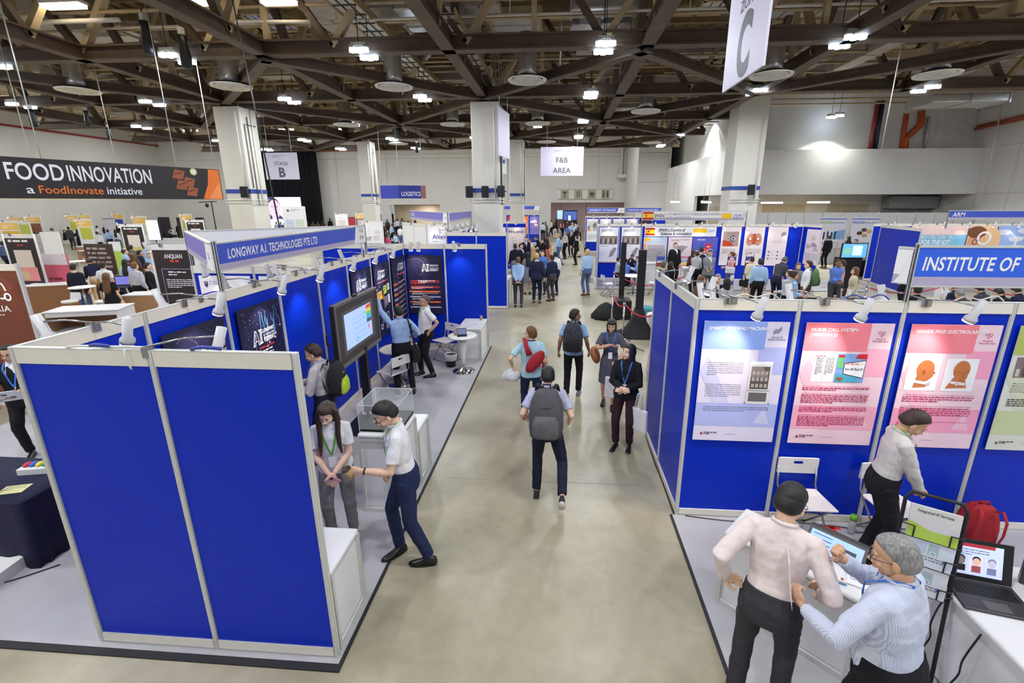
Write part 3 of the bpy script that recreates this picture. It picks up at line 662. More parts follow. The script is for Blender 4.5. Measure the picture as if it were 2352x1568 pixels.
# ================= posters
def poster(name,lab,o,U,w,h,base,fn,cat='poster',th=.006,off=.006,V=(0,0,1),group=None):
    o = Vector(o); U = Vector(U).normalized(); V = Vector(V).normalized(); N = U.cross(V)
    mb = MB(); mb.prism([o,o+U*w,o+U*w+V*h,o+V*h],N*th,base); F = Face(mb,o+N*(th),U,V)
    if fn: fn(F,w,h)
    # keep the origin at the poster's own corner
    mb.v = [tuple(Vector(p)-o) for p in mb.v]; ob = mb.build(name); ob.location = o+N*off
    return tag(ob,lab,cat,group)
P = lambda n,c: M('ink_'+n,c,.42,noise=0)
i_navy = P('navy',(28,28,62)); i_navy2 = P('navy2',(36,34,92)); i_w = P('white',(240,240,246)); i_cyan = P('cyan',(120,190,255)); i_org = P('orange',(240,110,50)); i_rd = P('red',(226,70,60)); i_lil = P('lilac',(170,166,206))
def ai_logo(F,x,y,s,cn='恒道智能科技'):
    # letter A and I drawn as circuit outlines, with the company name beside them
    A = [(0,0),(.16,0),(.24,.28),(.52,.28),(.58,0),(.72,0),(.44,1.0),(.3,1.0)]
    for k in (0,.09): F.line([(x+s*(a+k*(.6-a)),y+s*(b*(1-k)+k*.4)) for a,b in A+[A[0]]],s*.035,i_w,3)
    F.line([(x+s*.36,y+s*.3),(x+s*.38,y+s*.8)],s*.03,i_w,3)
    for z in (0,.9): F.rect(x+s*.7,y+s*z,s*.34,s*.12,i_w,3)
    for q in (.78,.87,.94): F.rect(x+s*q,y,s*.035,s,i_w,3)
    F.text(x+s*1.15,y+s*.72,s*.24,'LONGWAY',i_w,3,width=s*1.25,bold=.03,slant=.1)
    F.text(x+s*1.15,y+s*.46,s*.12,'A.I. TECHNOLOGIES',i_w,3,width=s*1.25)
    F.text(x+s*1.15,y+s*.08,s*.26,cn,i_w,3,width=s*1.25,bold=.02)
def sparks(F,w,h,seed,y0=.62,n=70,circ=True):
    r = random.Random(seed)
    for k in range(n): F.disc(r.uniform(.04,w-.04),r.uniform(y0*h,h*.97),r.uniform(.002,.006),r.choice((i_w,i_cyan,i_lil)),2,6)
    if circ:
        for k in range(9):
            x = r.uniform(.06,w-.1); y = h*r.uniform(.8,.98); pts = [(x,y)]
            for j in range(3):
                y -= r.uniform(.04,.12); pts.append((x,y))
                if j < 2: x += r.uniform(-.04,.04); y -= .03; pts.append((x,y))
            F.line(pts,.005,i_cyan,2); F.disc(x,y,.012,i_w,2,8)
    else:
        cx,cy = w*.28,h*.8; pr_ = None
        for k in range(26):
            a = -1.2+k*.13; p = (cx+w*.22*math.cos(a)*(1+.1*math.sin(k)),cy+h*.14*math.sin(a)); F.disc(*p,.005,i_lil,2,6)
            if pr_ and k % 2: F.line([pr_,p],.002,i_lil,2)
            pr_ = p
def p_arch(F,w,h): sparks(F,w,h,3,.5,90,True); F.rect(0,0,w,.02,i_lil,2); ai_logo(F,.05,h*.4,.26)
def p_ai_plain(F,w,h): sparks(F,w,h,5,.45,60,False); F.pol([(w*.75,0),(w,0),(w,h)],i_navy2,1); ai_logo(F,w*.36,h*.7,.2)
def p_ai_store(F,w,h):
    sparks(F,w,h,8,.68,80,True); ai_logo(F,w*.24,h*.68,.18); F.text(w*.36,h*.64,.028,'AI Unmanned Store',i_rd,3,width=.3,bold=.03)
    for k in range(5): F.words(w*.3,h*.61-k*.045,.3+.05*(k%2),1,.04,i_w,3,.02,k,1)
    F.rect(w*.36,h*.3,w*.5,h*.2,i_w,2); F.rect(w*.37,h*.305,w*.48,h*.19,P('photo',(150,120,110)),3)
    F.pol([(w*.4,h*.32),(w*.8,h*.32),(w*.84,h*.46),(w*.38,h*.44)],P('basket',(198,44,50)),4)
    for a in range(6):
        for b in range(3): F.rect(w*(.43+.06*a),h*(.335+.03*b),w*.035,h*.018,P('basket2',(120,20,28)),5)
    F.rect(w*.52,h*.37,w*.16,h*.03,i_w,6)
def p_ai_text(F,w,h):
    sparks(F,w,h,12,.7,60,True); ai_logo(F,w*.2,h*.76,.19); F.rect(w*.36,h*.71,w*.32,.02,i_rd,2)
    F.words(w*.12,h*.67,w*.76,14,.042,i_w,2,.018,4)
def p_ai_flow(F,w,h):
    sparks(F,w,h,13,.75,40,True); ai_logo(F,w*.2,h*.79,.17); F.rect(w*.15,h*.74,w*.6,.02,i_rd,2)
    F.rect(w*.13,h*.52,w*.26,h*.11,P('sticky',(250,196,60)),2); F.words(w*.15,h*.6,w*.22,3,.04,i_navytext(),3,.016)
    F.rect(w*.5,h*.57,w*.2,h*.11,P('lime',(190,220,90)),2); F.words(w*.52,h*.65,w*.16,3,.04,i_navytext(),3,.016,2)
    F.rect(w*.74,h*.6,w*.16,h*.09,i_w,2); F.words(w*.75,h*.66,w*.13,3,.03,i_navytext(),3,.012,5)
    F.line([(w*.4,h*.56),(w*.46,h*.5),(w*.5,h*.58)],.015,P('sticky',(250,196,60)),2)
    F.rect(w*.75,h*.42,w*.13,h*.12,i_w,2); F.words(w*.5,h*.52,w*.22,8,.03,i_w,2,.012,6)
    for a,b in ((.32,.3),(.6,.3)): F.line([(w*a,h*b),(w*(a+.14),h*b),(w*(a+.14),h*(b-.1)),(w*a,h*(b-.1)),(w*a,h*b)],.012,i_w,2)
    F.ring(w*.25,h*.15,.06,.02,i_w,2); F.words(w*.5,h*.16,w*.35,5,.03,i_w,2,.013,9)
def i_navytext(): return P('text',(50,46,70))
def p_ai_list(F,w,h):
    sparks(F,w,h,14,.8,30,True); ai_logo(F,w*.4,h*.8,.16); F.rect(w*.3,h*.74,w*.62,.022,i_rd,2)
    for k in range(8):
        y = h*(.6-.075*k); F.rect(w*.05,y,w*.3,.05,(i_org,i_lil)[k%2],2); F.words(w*.08,y+.035,w*.22,1,.03,i_w,3,.016,k)
        F.words(w*.4,y+.045,w*.52,2,.03,i_w,2,.012,k+3)
def p_ai_big(F,w,h):
    sparks(F,w,h,15,.66,40,False); ai_logo(F,w*.42,h*.73,.17)
    F.words(w*.08,h*.565,w*.82,3,.036,i_rd,2,.02,3); F.words(w*.3,h*.565,w*.5,2,.036,i_w,3,.02,4); F.words(w*.08,h*.47,w*.82,3,.03,i_rd,2,.018,5); F.words(w*.1,h*.455,w*.6,2,.03,i_w,3,.014,8)
    for k in range(4):
        y = h*(.375-.09*k); F.pol([(w*.03,y),(w*.9,y),(w*.93,y+.018),(w*.9,y+.036),(w*.03,y+.036)],(i_org,i_lil)[k%2],2)
        F.words(w*.14,y+.008,w*.5,1,.03,i_w,3,.014,k); F.words(w*.1,y-.03,w*(.75-.15*k),2 if k < 3 else 0,.025,i_w,2,.012,k+5)
xw = XA+.03
poster('wall_poster','dark circuit patterned poster low behind the nearest spotlights on the left',(xw,2.86,.75),(0,1,0),.72,1.5,i_navy2,p_arch)
poster('wall_poster','dark company poster with a dotted figure, second panel from the near corner',(xw,3.78,.75),(0,1,0),.8,1.55,i_navy,p_ai_plain)
poster('wall_poster','dark company poster with a red shopping basket photo',(xw,4.79,.75),(0,1,0),.8,1.55,i_navy,p_ai_store)
poster('wall_poster','dark company poster of plain white text left of the big screen top',(xw,7.74,.75),(0,1,0),.86,1.55,i_navy,p_ai_text)
poster('wall_poster','dark company poster with yellow and green notes behind the big screen',(xw,8.74,.75),(0,1,0),.86,1.55,i_navy,p_ai_flow)
poster('wall_poster','dark company poster with a column of orange and lilac labels',(xw,9.74,.75),(0,1,0),.86,1.55,i_navy,p_ai_list)
poster('wall_poster','dark company poster with orange arrow bars on the booth end wall',(-3.62,YA_+7.96,.86),(1,0,0),.86,1.43,i_navy,p_ai_big)
# --- university posters behind
i_uni = P('uni',(238,236,240)); i_arc = P('arc',(60,50,180))
def p_uni(F,w,h):
    F.pol([(.08,h-.09),(.14,h-.09),(.14,h-.15),(.11,h-.19),(.08,h-.15)],P('crestb',(60,40,110)),2); F.pol([(.09,h-.1),(.13,h-.1),(.11,h-.14)],P('crestg',(210,160,40)),3)
    F.words(.17,h-.1,.3,2,.035,i_lil,2,.02); F.line([(0,h-.31),(w*.25,h-.25),(w*.5,h-.26),(w*.75,h-.28),(w,h-.2)],.022,i_arc,2)
    F.text(w*.18,h-.4,.034,'Blast Resistant Lightweight',P('grey',(110,110,120)),2,width=w*.64); F.words(.08,h-.46,w-.16,12,.035,i_lil,2,.014)
poster('wall_poster','white university poster with a crest and violet arc, nearer the sign post',(-5.6,YA_+3.98,.9),(1,0,0),.84,1.5,i_uni,p_uni)
poster('wall_poster','white university poster with a crest and violet arc, beside the back wall',(-4.62,YA_+3.98,.9),(1,0,0),.84,1.5,i_uni,p_uni)
# --- four large posters on the right
def icon_health(F,x,y,s,m):
    F.line([(x-s,y),(x-.9*s,y+.6*s),(x-.4*s,y+.8*s),(x,y+.4*s),(x+.4*s,y+.8*s),(x+.9*s,y+.6*s),(x+.8*s,y-.1*s),(x,y-.9*s),(x-.5*s,y-.4*s)],s*.14,m,3); F.line([(x-.8*s,y),(x-.3*s,y),(x-.1*s,y+.4*s),(x+.1*s,y-.3*s),(x+.3*s,y),(x+.6*s,y)],s*.12,m,3)
def big_poster(title,c_top,c_bg,c_mid,cat2,body,txt,icon='h'):
    def f(F,w,h):
        F.rect(0,h*.78,w*.74,h*.22,P('t'+title[:4],c_top),2); F.rect(w*.68,h*.58,w*.32,h*.22,P('m'+title[:4],c_mid),1)
        F.rect(0,h*.13,w,h*.2,P('m'+title[:4],c_mid),1); F.pol([(w*.0,h*.6),(w*.2,h*.33),(w*.4,h*.33),(w*.1,h*.72)],P('n'+title[:4],tuple(int(a*.6+b*.4) for a,b in zip(c_bg,c_mid))),1.4)
        F.pol([(w*.72,h*.16),(w*.84,h*.3),(w*.92,h*.16)],P('n'+title[:4],(200,200,230)),1.4)
        y = h*.935
        for ln in title.split('|'): F.text(w*.06,y,.032,ln,i_w,3,bold=.03,slant=.15); y -= .052
        ic = P('ic'+title[:4],txt)
        if icon == 'h': icon_health(F,w*.87,h*.92,.032,ic)
        else:
            for k in range(3): F.line([(w*.82,h*(.9+.012*k)),(w*.85,h*(.92+.012*k)),(w*.87,h*(.91+.012*k)),(w*.91,h*(.94+.012*k))],.005,ic,3)
        for k,l in enumerate(cat2.split('|')): F.text(w*.87,h*(.875-.018*k),.018,l,ic,3,'C',bold=.008)
        body(F,w,h,ic)
        F.disc(w*.1,h*.06,.014,P('logor',(150,60,70)),3); F.words(w*.13,h*.068,.14,2,.016,P('text',(50,46,70)),3,.01); F.words(w*.4,h*.06,.22,1,.03,i_lil,3,.008)
    return f
def para(F,x,y,w,lines,m,lh=.022,h=.0125):
    for k,l in enumerate(lines): F.text(x,y-k*lh,h,l,m,3,width=w*(1 if k < len(lines)-1 else min(1,len(l)/max(len(lines[0]),1))),bold=.006)
def b_vend(F,w,h,ic):
    tx = P('text',(50,46,70))
    para(F,w*.09,h*.665,w*.43,['Our technology allows you to increase','revenue, profitability and return of','investment of the vending machine.','This solution able to elevate the customer','experience, reduce the operating cost','and to improve the efficiency of the','operation.'],tx)
    para(F,w*.09,h*.485,w*.43,['Our smart vending machine creates an','ecosystem for the vending operating','environment and connecting each','partner in the value network. Near','real-time data and the historical data','analytics from the system, displayed','products can sell better.'],tx)
    para(F,w*.09,h*.295,w*.8,['Consumers are able to grab and take away their food item immediately','and the money will be deducted via the cloud or e-payment automatically','after the vending machine\'s door is closed.'],tx)
    x,y = w*.6,h*.33; F.rect(x-.015,y,.26,.015,P('shade',(120,118,130)),2); F.rect(x,y,.225,.47,P('machine',(226,224,226)),3); F.rect(x,y+.44,.225,.035,P('machine2',(244,244,246)),4)
    F.rect(x+.02,y+.17,.185,.25,P('glass',(92,84,84)),4); F.pol([(x+.02,y+.42),(x+.13,y+.42),(x+.2,y+.3),(x+.02,y+.3)],P('glass2',(140,130,128)),5)
    for r_ in range(3):
        for c_ in range(4): F.rect(x+.032+c_*.043,y+.19+r_*.07,.03,.04,P('goods',(176,168,162)),6)
    F.rect(x+.02,y+.03,.185,.1,P('vent',(104,102,106)),4); F.rect(x,y+.15,.225,.006,P('vent',(104,102,106)),5)
def b_nurse(F,w,h,ic):
    F.rect(w*.15,h*.53,w*.26,h*.23,i_w,2); F.words(w*.17,h*.735,w*.22,1,.02,ic,3,.01); F.words(w*.18,h*.72,w*.08,11,.017,i_navytext(),3,.007,2); F.words(w*.29,h*.72,w*.1,11,.017,i_navytext(),3,.007,7); F.rect(w*.275,h*.54,.002,h*.19,ic,3)
    x,y,a,b = w*.42,h*.53,w*.34,h*.23
    F.rect(x,y,a,b,P('sky',(126,164,226)),2); F.rect(x,y,a*.8,b*.3,P('teal',(80,170,200)),3); F.rect(x+a*.03,y+b*.5,a*.2,b*.45,P('phone',(110,190,120)),4); F.rect(x+a*.03,y+b*.88,a*.2,b*.08,m_red,5)
    F.pol([(x+a*.26,y+b*.3),(x+a*.97,y+b*.15),(x+a*.99,y+b*.8),(x+a*.26,y+b*.68)],P('bezel',(50,50,54)),4); F.pol([(x+a*.28,y+b*.32),(x+a*.95,y+b*.18),(x+a*.97,y+b*.77),(x+a*.28,y+b*.66)],i_w,5)
    F.text(x+a*.32,y+b*.62,.024,'Rm 40 WC  1',i_rd,6,width=a*.56); F.text(x+a*.32,y+b*.43,.028,'Rm 40 Bed 01',i_navytext(),6,width=a*.6)
    F.pol([(x+a*.6,y+b*.85),(x+a,y+b*.82),(x+a,y+b),(x+a*.7,y+b)],m_red,3); F.pol([(x+a*.05,y+b*.1),(x+a*.25,y+b*.04),(x+a*.32,y+b*.16),(x+a*.1,y+b*.2)],P('wood',(150,90,70)),5)
    y = h*.49
    for n,l0 in ((3,'The increase of clients in nursing homes reflects the greying population.'),(6,'An effective nurse paging/call system deployed in hospitals and nursing homes to'),(4,'The Nurse Call System version 2 now comes with an upgraded wireless platform that'),(7,'Coupled with this is a new system backend featuring system maintenance via')):
        F.text(w*.07,y,.012,l0,ic,3,width=w*.8,bold=.004)
        if n > 1: F.words(w*.07,y-.02,w*.8,n-1,.02,ic,3,.011,n)
        y -= n*.02+.022
def b_larynx(F,w,h,ic):
    skin = P('clay',(196,116,66)); sk2 = P('clay_dark',(160,88,48))
    for x in (w*.06,w*.48):
        F.rect(x,h*.48,w*.36,h*.26,i_w,2)
    c = (w*.26,h*.65)
    F.disc(c[0],c[1],.085,skin,3,24,.1); F.pol([(c[0]-.07,c[1]-.05),(c[0]+.07,c[1]-.02),(c[0]+.085,c[1]-.07),(c[0]+.04,c[1]-.12),(c[0]-.01,c[1]-.13),(c[0]-.07,c[1]-.1)],skin,4)
    F.pol([(c[0]+.075,c[1]-.01),(c[0]+.105,c[1]-.04),(c[0]+.08,c[1]-.05)],skin,4); F.pol([(c[0]-.09,c[1]-.2),(c[0]-.07,c[1]-.08),(c[0]+.02,c[1]-.1),(c[0]+.04,c[1]-.19)],skin,3); F.disc(c[0]-.01,c[1]-.03,.016,sk2,5,12,.026)
    F.line([(c[0]-.08,c[1]-.13),(c[0]+.05,c[1]-.15)],.03,P('band',(232,228,232)),5); F.disc(c[0]+.055,c[1]-.15,.02,P('band2',(200,196,204)),6)
    c = (w*.67,h*.65)
    F.disc(c[0],c[1],.078,skin,3,24,.1); F.disc(c[0]+.005,c[1]-.05,.062,skin,4,24,.09); F.pol([(c[0]-.12,c[1]-.2),(c[0]-.06,c[1]-.08),(c[0]+.05,c[1]-.08),(c[0]+.08,c[1]-.19)],skin,3)
    F.line([(c[0]+.015,c[1]-.02),(c[0]+.03,c[1]-.07),(c[0]+.01,c[1]-.08)],.007,sk2,5); F.line([(c[0]-.03,c[1]-.02),(c[0],c[1]-.022)],.009,sk2,5); F.line([(c[0]+.035,c[1]-.02),(c[0]+.06,c[1]-.015)],.009,sk2,5); F.line([(c[0]-.01,c[1]-.105),(c[0]+.035,c[1]-.103)],.009,sk2,5)
    F.line([(c[0]-.085,c[1]-.13),(c[0]+.06,c[1]-.15)],.028,P('band',(232,228,232)),5); F.disc(c[0]-.02,c[1]-.15,.018,P('band2',(200,196,204)),6)
    y = h*.44
    for n,l0 in ((4,'Patients who lose their voice box after a laryngectomy (surgery to'),(6,'An electrolarynx is a non-invasive electro-mechanical hands-free gadget'),(2,'An innovative hands-free wearable electrolarynx device has been')):
        F.text(w*.07,y,.013,l0,ic,3,width=w*.82,bold=.004)
        if n > 1: F.words(w*.07,y-.024,w*.82,n-1,.024,ic,3,.012,n)
        y -= n*.024+.03
def b_green(F,w,h,ic):
    F.rect(w*.06,h*.6,w*.4,h*.16,P('machine_photo',(130,112,112)),2)
    for k in range(5): F.rect(w*(.08+.07*k),h*.61,w*.04,h*(.06+.02*(k%3)),P('mp%d'%(k%3),((200,190,180),(90,70,60),(170,150,160))[k%3]),3)
    para(F,w*.08,h*.55,w*.7,['Accurate monitoring of','and additional','automated storage and','stock operated','storage space.'],ic); F.words(w*.08,h*.42,w*.7,4,.022,ic,3,.012)
pb = [('SMART VENDING MACHINE',(138,166,236),(222,216,240),(176,184,236),'Services &|Digital Economy',b_vend,(70,66,120),'s'),
      ('NURSE CALL SYSTEM|(VERSION 2)',(240,130,146),(238,206,220),(240,170,196),'Health &|Personal Care',b_nurse,(186,40,90),'h'),
      ('HANDS FREE ELECTROLARYNX',(240,130,146),(238,206,220),(240,160,192),'Health &|Personal Care',b_larynx,(186,40,90),'h'),
      ('AUTOMATED|STORAGE',(176,190,96),(216,216,206),(196,206,160),'Urban &|Solutions',b_green,(60,60,50),'h')]
names = ('bluish poster titled SMART VENDING MACHINE','pink poster titled NURSE CALL SYSTEM','pink poster with two clay-coloured heads wearing throat bands','green topped poster cut off by the right edge')
for k,a in enumerate(pb):
    poster('large_poster',names[k],(XR+k+.085,YR-.02,.985),(1,0,0),.84,1.34,P('bg%d'%k,a[2]),big_poster(*a[:2],a[2],a[3],a[4],a[5],a[6],a[7]))
# --- posters further off
def p_finland(F,w,h):
    F.text(w*.06,h*.84,.12,'FINLAND',P('finl',(40,44,130)),2,width=w*.88,bold=.03)
    for k in range(7): F.words(w*.25,h*(.7-.08*k),w*.5,1,.04,P('grey',(110,110,120)),2,.02,k)
poster('wall_poster','white poster reading FINLAND on the far end wall',(-2.66,23.97,.45),(1,0,0),.92,1.8,P('finbg',(238,224,220)),p_finland)
def photo(cols,seed=1,n=5):
    def f(F,w,h):
        r = random.Random(seed)
        for k in range(n): x,y = r.uniform(0,w*.6),r.uniform(h*.35,h*.7); F.pol([(x,y),(min(w,x+w*r.uniform(.2,.45)),y+h*.04*r.random()),(min(w,x+w*r.uniform(.2,.4)),min(h*.92,y+h*r.uniform(.08,.2))),(x+w*.05,min(h*.9,y+h*.14))],P('ph%d%d'%(seed,k%3),cols[k%3]),2)
        F.words(w*.08,h*.3,w*.84,6,h*.04,P('grey',(110,110,120)),2,h*.014,seed)
    return f
poster('wall_poster','white poster with a pale picture left of the FINLAND one',(-3.64,23.97,.75),(1,0,0),.88,1.5,i_w,photo(((210,190,180),(150,150,160),(230,210,200)),3))
def p_redi(F,w,h):
    F.text(w*.12,h*.88,.09,'REDIT',P('grey',(110,110,120)),2,width=w*.55); F.rect(w*.04,h*.52,w*.92,h*.24,P('bwphoto',(132,120,116)),2)
    for k in range(7): F.pol([(w*(.05+.13*k),h*.54),(w*(.13+.13*k),h*.56),(w*(.12+.13*k),h*.72),(w*(.07+.13*k),h*.66)],P('bw%d'%(k%2),((76,68,66),(196,184,178))[k%2]),3)
    F.pol([(w*.55,h*.15),(w*.75,h*.2),(w*.95,h*.42),(w*.8,h*.44),(w*.6,h*.3)],P('mapgrey',(160,150,156)),3); F.ring(w*.25,h*.25,.08,.01,i_lil,3); F.words(w*.06,h*.47,w*.88,1,.05,P('grey',(110,110,120)),3,.02); F.rect(0,.01,w,.025,m_red,3)
for k,x in enumerate((1.84,2.84)): poster('wall_poster','white poster with a grey photo strip behind the seated group, '+('left','right')[k]+' of two',(x,21.27,.8),(1,0,0),.86,1.6,i_w,p_redi)
def p_spain_banner(F,w,h):
    flag(F,.03,h*.1,.42,h*.8); F.text(.62,h*.52,.13,'SPAIN a Country of',P('text',(50,46,70)),2,width=1.15,bold=.03,slant=.1); F.text(.72,h*.14,.13,'Science & Innovation',P('text',(50,46,70)),2,width=1.35,bold=.03,slant=.1)
    F.rect(2.15,h*.4,.6,h*.45,m_yel,2); F.text(2.8,h*.45,.1,'CDTI',MATS['print_blue'],2,width=.25)
poster('wall_banner','wide white banner reading SPAIN a Country of Science and Innovation',(3.87,21.27,2.0),(1,0,0),3.15,.42,i_w,p_spain_banner,'banner')
def p_spain_a(F,w,h):
    F.rect(0,h*.86,w,h*.14,P('pale_blue',(196,214,236)),2); F.rect(.03,h*.9,.3,h*.07,m_yel,3); F.rect(0,0,.12,h*.84,P('amber',(240,160,90)),2); F.rect(.16,h*.25,w-.2,h*.58,P('greybox',(206,200,206)),2); F.words(.2,h*.78,w-.3,16,.07,P('grey',(110,110,120)),3,.025)
    F.rect(.35,h*.03,w-.5,h*.12,P('bwphoto',(132,120,116)),3)
def p_spain_b(F,w,h):
    F.words(.1,h*.93,w-.2,2,.05,P('grey',(110,110,120)),2,.025); F.pol([(w*.3,h*.7),(w*.32,h*.78),(w*.6,h*.8),(w*.85,h*.77),(w*.7,h*.7),(w*.62,h*.63),(w*.45,h*.62)],P('mapgrey',(160,150,156)),2)
    for k,c in enumerate(((220,90,150),(200,200,210),(110,170,220),(240,200,60),(236,150,60),(220,80,60))): F.rect(.02,h*(.5-.05*k),w-.04,h*.03,P('bar%d'%k,c),2)
def hexa(F,x,y,r,m,l): F.pol([(x+r*math.cos(math.pi/3*k+.52),y+r*math.sin(math.pi/3*k+.52)) for k in range(6)],m,l)
def p_spain_c(F,w,h):
    F.words(.2,h*.93,w-.4,1,.05,i_w,2,.03)
    for x,y,c in ((.38,.78,(50,90,170)),(.64,.78,(214,40,60)),(.48,.66,(230,90,60)),(.72,.65,(150,190,230)),(.36,.55,(230,230,240)),(.6,.53,(90,120,200))): hexa(F,w*x,h*y,.16,P('hx%d'%int(x*100),c),2)
    F.rect(w*.42,h*.64,w*.12,.04,i_w,3); F.rect(w*.58,h*.76,w*.12,.04,i_w,3)
for k,(x,w_,f,c,l) in enumerate(((3.85,1.05,p_spain_a,(226,220,226),'grey text poster with a yellow side stripe below the Spanish banner'),(4.95,1.05,p_spain_b,(232,216,222),'pink poster with the outline of Spain'),(6.03,1.1,p_spain_c,(88,92,190),'blue poster with coloured hexagons'))):
    poster('wall_poster',l,(x,21.265,.12),(1,0,0),w_,1.85,P('sp%d'%k,c),f)
def p_mach(F,w,h):
    F.rect(w*.1,h*.5,w*.8,h*.38,P('mphoto',(170,150,144)),2); F.pol([(w*.1,h*.5),(w*.7,h*.5),(w*.5,h*.62),(w*.1,h*.66)],P('mred',(200,70,40)),3); F.disc(w*.6,h*.7,w*.12,P('mdark',(90,78,78)),3,20,h*.09); F.ring(w*.62,h*.7,w*.1,.03,i_w,4)
    F.words(w*.12,h*.42,w*.7,4,.06,P('grey',(110,110,120)),3,.02)
def p_disc(F,w,h):
    for s in (-1,1):
        F.disc(w*(.5+.2*s),h*.68,w*.2,P('rose',(206,150,130)),2,20,h*.16); F.ring(w*(.5+.2*s),h*.68,w*.12,.04,P('copper',(200,90,50)),3); F.disc(w*(.5+.2*s),h*.7,.05,i_w,4)
    F.rect(w*.42,h*.55,w*.16,h*.28,P('copper',(200,90,50)),3); F.words(w*.1,h*.42,w*.8,4,.07,P('grey',(110,110,120)),3,.02)
def p_icons(F,w,h):
    F.pol([(w*.65,h*.76),(w*.95,h*.8),(w*.9,h*.88),(w*.7,h*.86)],P('mapgrey',(160,150,156)),2)
    for r_ in range(3):
        for c_ in range(2): F.disc(w*(.15+.45*c_),h*(.36-.09*r_),.04,P('grey',(110,110,120)),2,10); F.words(w*(.25+.45*c_),h*(.37-.09*r_),w*.2,2,.03,i_lil,2,.012)
    for c_ in range(6): F.ring(w*(.12+.15*c_),h*.62,.04,.008,i_lil,2)
for k,(x,f,l) in enumerate(((7.26,p_mach,'white poster with an orange machine photo'),(8.27,p_disc,'white poster with a coppery round machine part'),(9.27,p_icons,'white poster with rows of small icons'))):
    poster('wall_poster',l,(x,21.27,.72),(1,0,0),.85,1.7,P('pk',(240,226,228)),f)
poster('wall_poster','tall pale poster at the right end of the Spanish stand',(10.83,21.05,.85),(.3,-.95,0),.8,1.5,P('pk',(240,226,228)),photo(((220,200,200),(200,180,190),(170,150,160)),9))
for k,(x,l) in enumerate(((14.75,'blue titled bottles'),(16.5,'blue titled bread'))):
    def f(F,w,h,k=k):
        F.rect(0,h*.93,w,.05,MATS['print_blue'],2); F.text(.06,h*.8,.13,'FOOD',MATS['print_blue'] if k else P('limetext',(150,190,60)),2,width=w*.45,bold=.03); F.text(w*.52,h*.8,.08,'INDUSTRY',P('grey',(110,110,120)),2,width=w*.44)
        if k: 
            for a,b,c in ((.35,.5,(90,60,40)),(.55,.42,(200,160,110)),(.5,.6,(110,80,60)),(.7,.55,(214,180,130))): F.disc(w*a,h*b,.16,P('bread%d'%int(a*100),c),2,9,.11)
        else:
            F.pol([(w*.3,h*.3),(w,h*.3),(w,h*.62),(w*.6,h*.55)],P('skyb',(140,180,220)),2)
            for q in range(5): F.rect(w*(.06+.14*q),h*.3,.09,.45-.05*(q%2),P('bottle',(50,54,90)),3)
        F.words(.06,h*.2,w*.8,3,.05,P('grey',(110,110,120)),2,.02)
    poster('wall_poster','white food industry poster with '+('bottles','bread')[k]+' on the partition wall',(x,27.55,.9),(1,0,0),1.45,1.75,i_w,f)
# big pictures of the smart device stand
def pict(cols,fn=None):
    def f(F,w,h):
        for k,(x0,y0,x1,y1,c) in enumerate(cols): F.rect(w*x0,h*y0,w*(x1-x0),h*(y1-y0),P('pc%d%d%d'%c,c),2+k%3)
        if fn: fn(F,w,h)
    return f
def f_iot(F,w,h): F.text(.35,h*.6,.15,'ARCHITECTURE OF',i_w,4,width=1.4,bold=.005,slant=.1); F.text(.5,h*.42,.2,'FOR THE IOT',i_w,4,width=1.2,bold=.03,slant=.1)
def f_face(F,w,h):
    F.disc(w*.35,h*.5,.38,P('skinp',(222,160,124)),3,24,.5); F.disc(w*.3,h*.8,.4,P('hairp',(120,70,44)),4,20,.26); F.ring(w*.6,h*.62,.3,.09,i_w,5); F.ring(w*.3,h*.5,.12,.03,P('frame',(40,30,30)),5); F.disc(w*.85,h*.55,.4,P('skinq',(240,196,150)),3,20,.55); F.rect(w*.1,0,w*.6,h*.2,P('plaid',(120,100,130)),4)
def f_wind(F,w,h):
    F.rect(0,h*.13,w,h*.12,P('seab',(60,160,200)),3); F.rect(0,0,w,h*.14,P('field',(90,140,70)),3)
    for c in ((.2,.8),(.6,.6),(.8,.85)): F.disc(w*c[0],h*c[1],.3,P('cloudp',(220,224,244)),3,16,.12)
    F.rect(w*.62,h*.2,.03,h*.4,i_w,4)
    for a in (.3,2.4,4.5): F.line([(w*.63,h*.6),(w*.63+.4*math.cos(a),h*.6+.4*math.sin(a))],.04,i_w,4)
def f_gold(F,w,h):
    for k in range(7): F.line([(w*.02,h*(.1+.1*k)),(w*.9,h*(.35+.1*k))],.05,P('goldd',(176,120,40)),3)
xs = (15.6,18.0,19.2,20.6,21.85,22.85)
pics = [((126,190,226),[(0,.72,1,1,(236,206,206)),(0,0,1,.24,(226,160,140))],f_iot,'blue picture panel reading ARCHITECTURE OF FOR THE IOT'),
 ((240,200,170),[(0,0,1,.1,(200,170,160))],f_face,'picture panel of a child with white headphones'),
 ((150,180,236),[],f_wind,'picture panel of a wind turbine over sea and fields'),
 ((226,168,60),[(0,.78,1,1,(240,220,214)),(0,0,1,.1,(226,200,170))],f_gold,'golden picture panel right of the wind turbine'),
 ((236,206,196),[(0,0,1,.22,(90,170,210)),(.3,.3,.9,.7,(210,150,130))],None,'pinkish picture panel at the far right')]
for k,(c,cols,fn,l) in enumerate(pics): poster('picture_panel',l,(xs[k]+.02,21.77,1.05),(1,0,0),xs[k+1]-xs[k]-.04,1.42,P('pp%d'%k,c),pict(cols,fn),'picture')
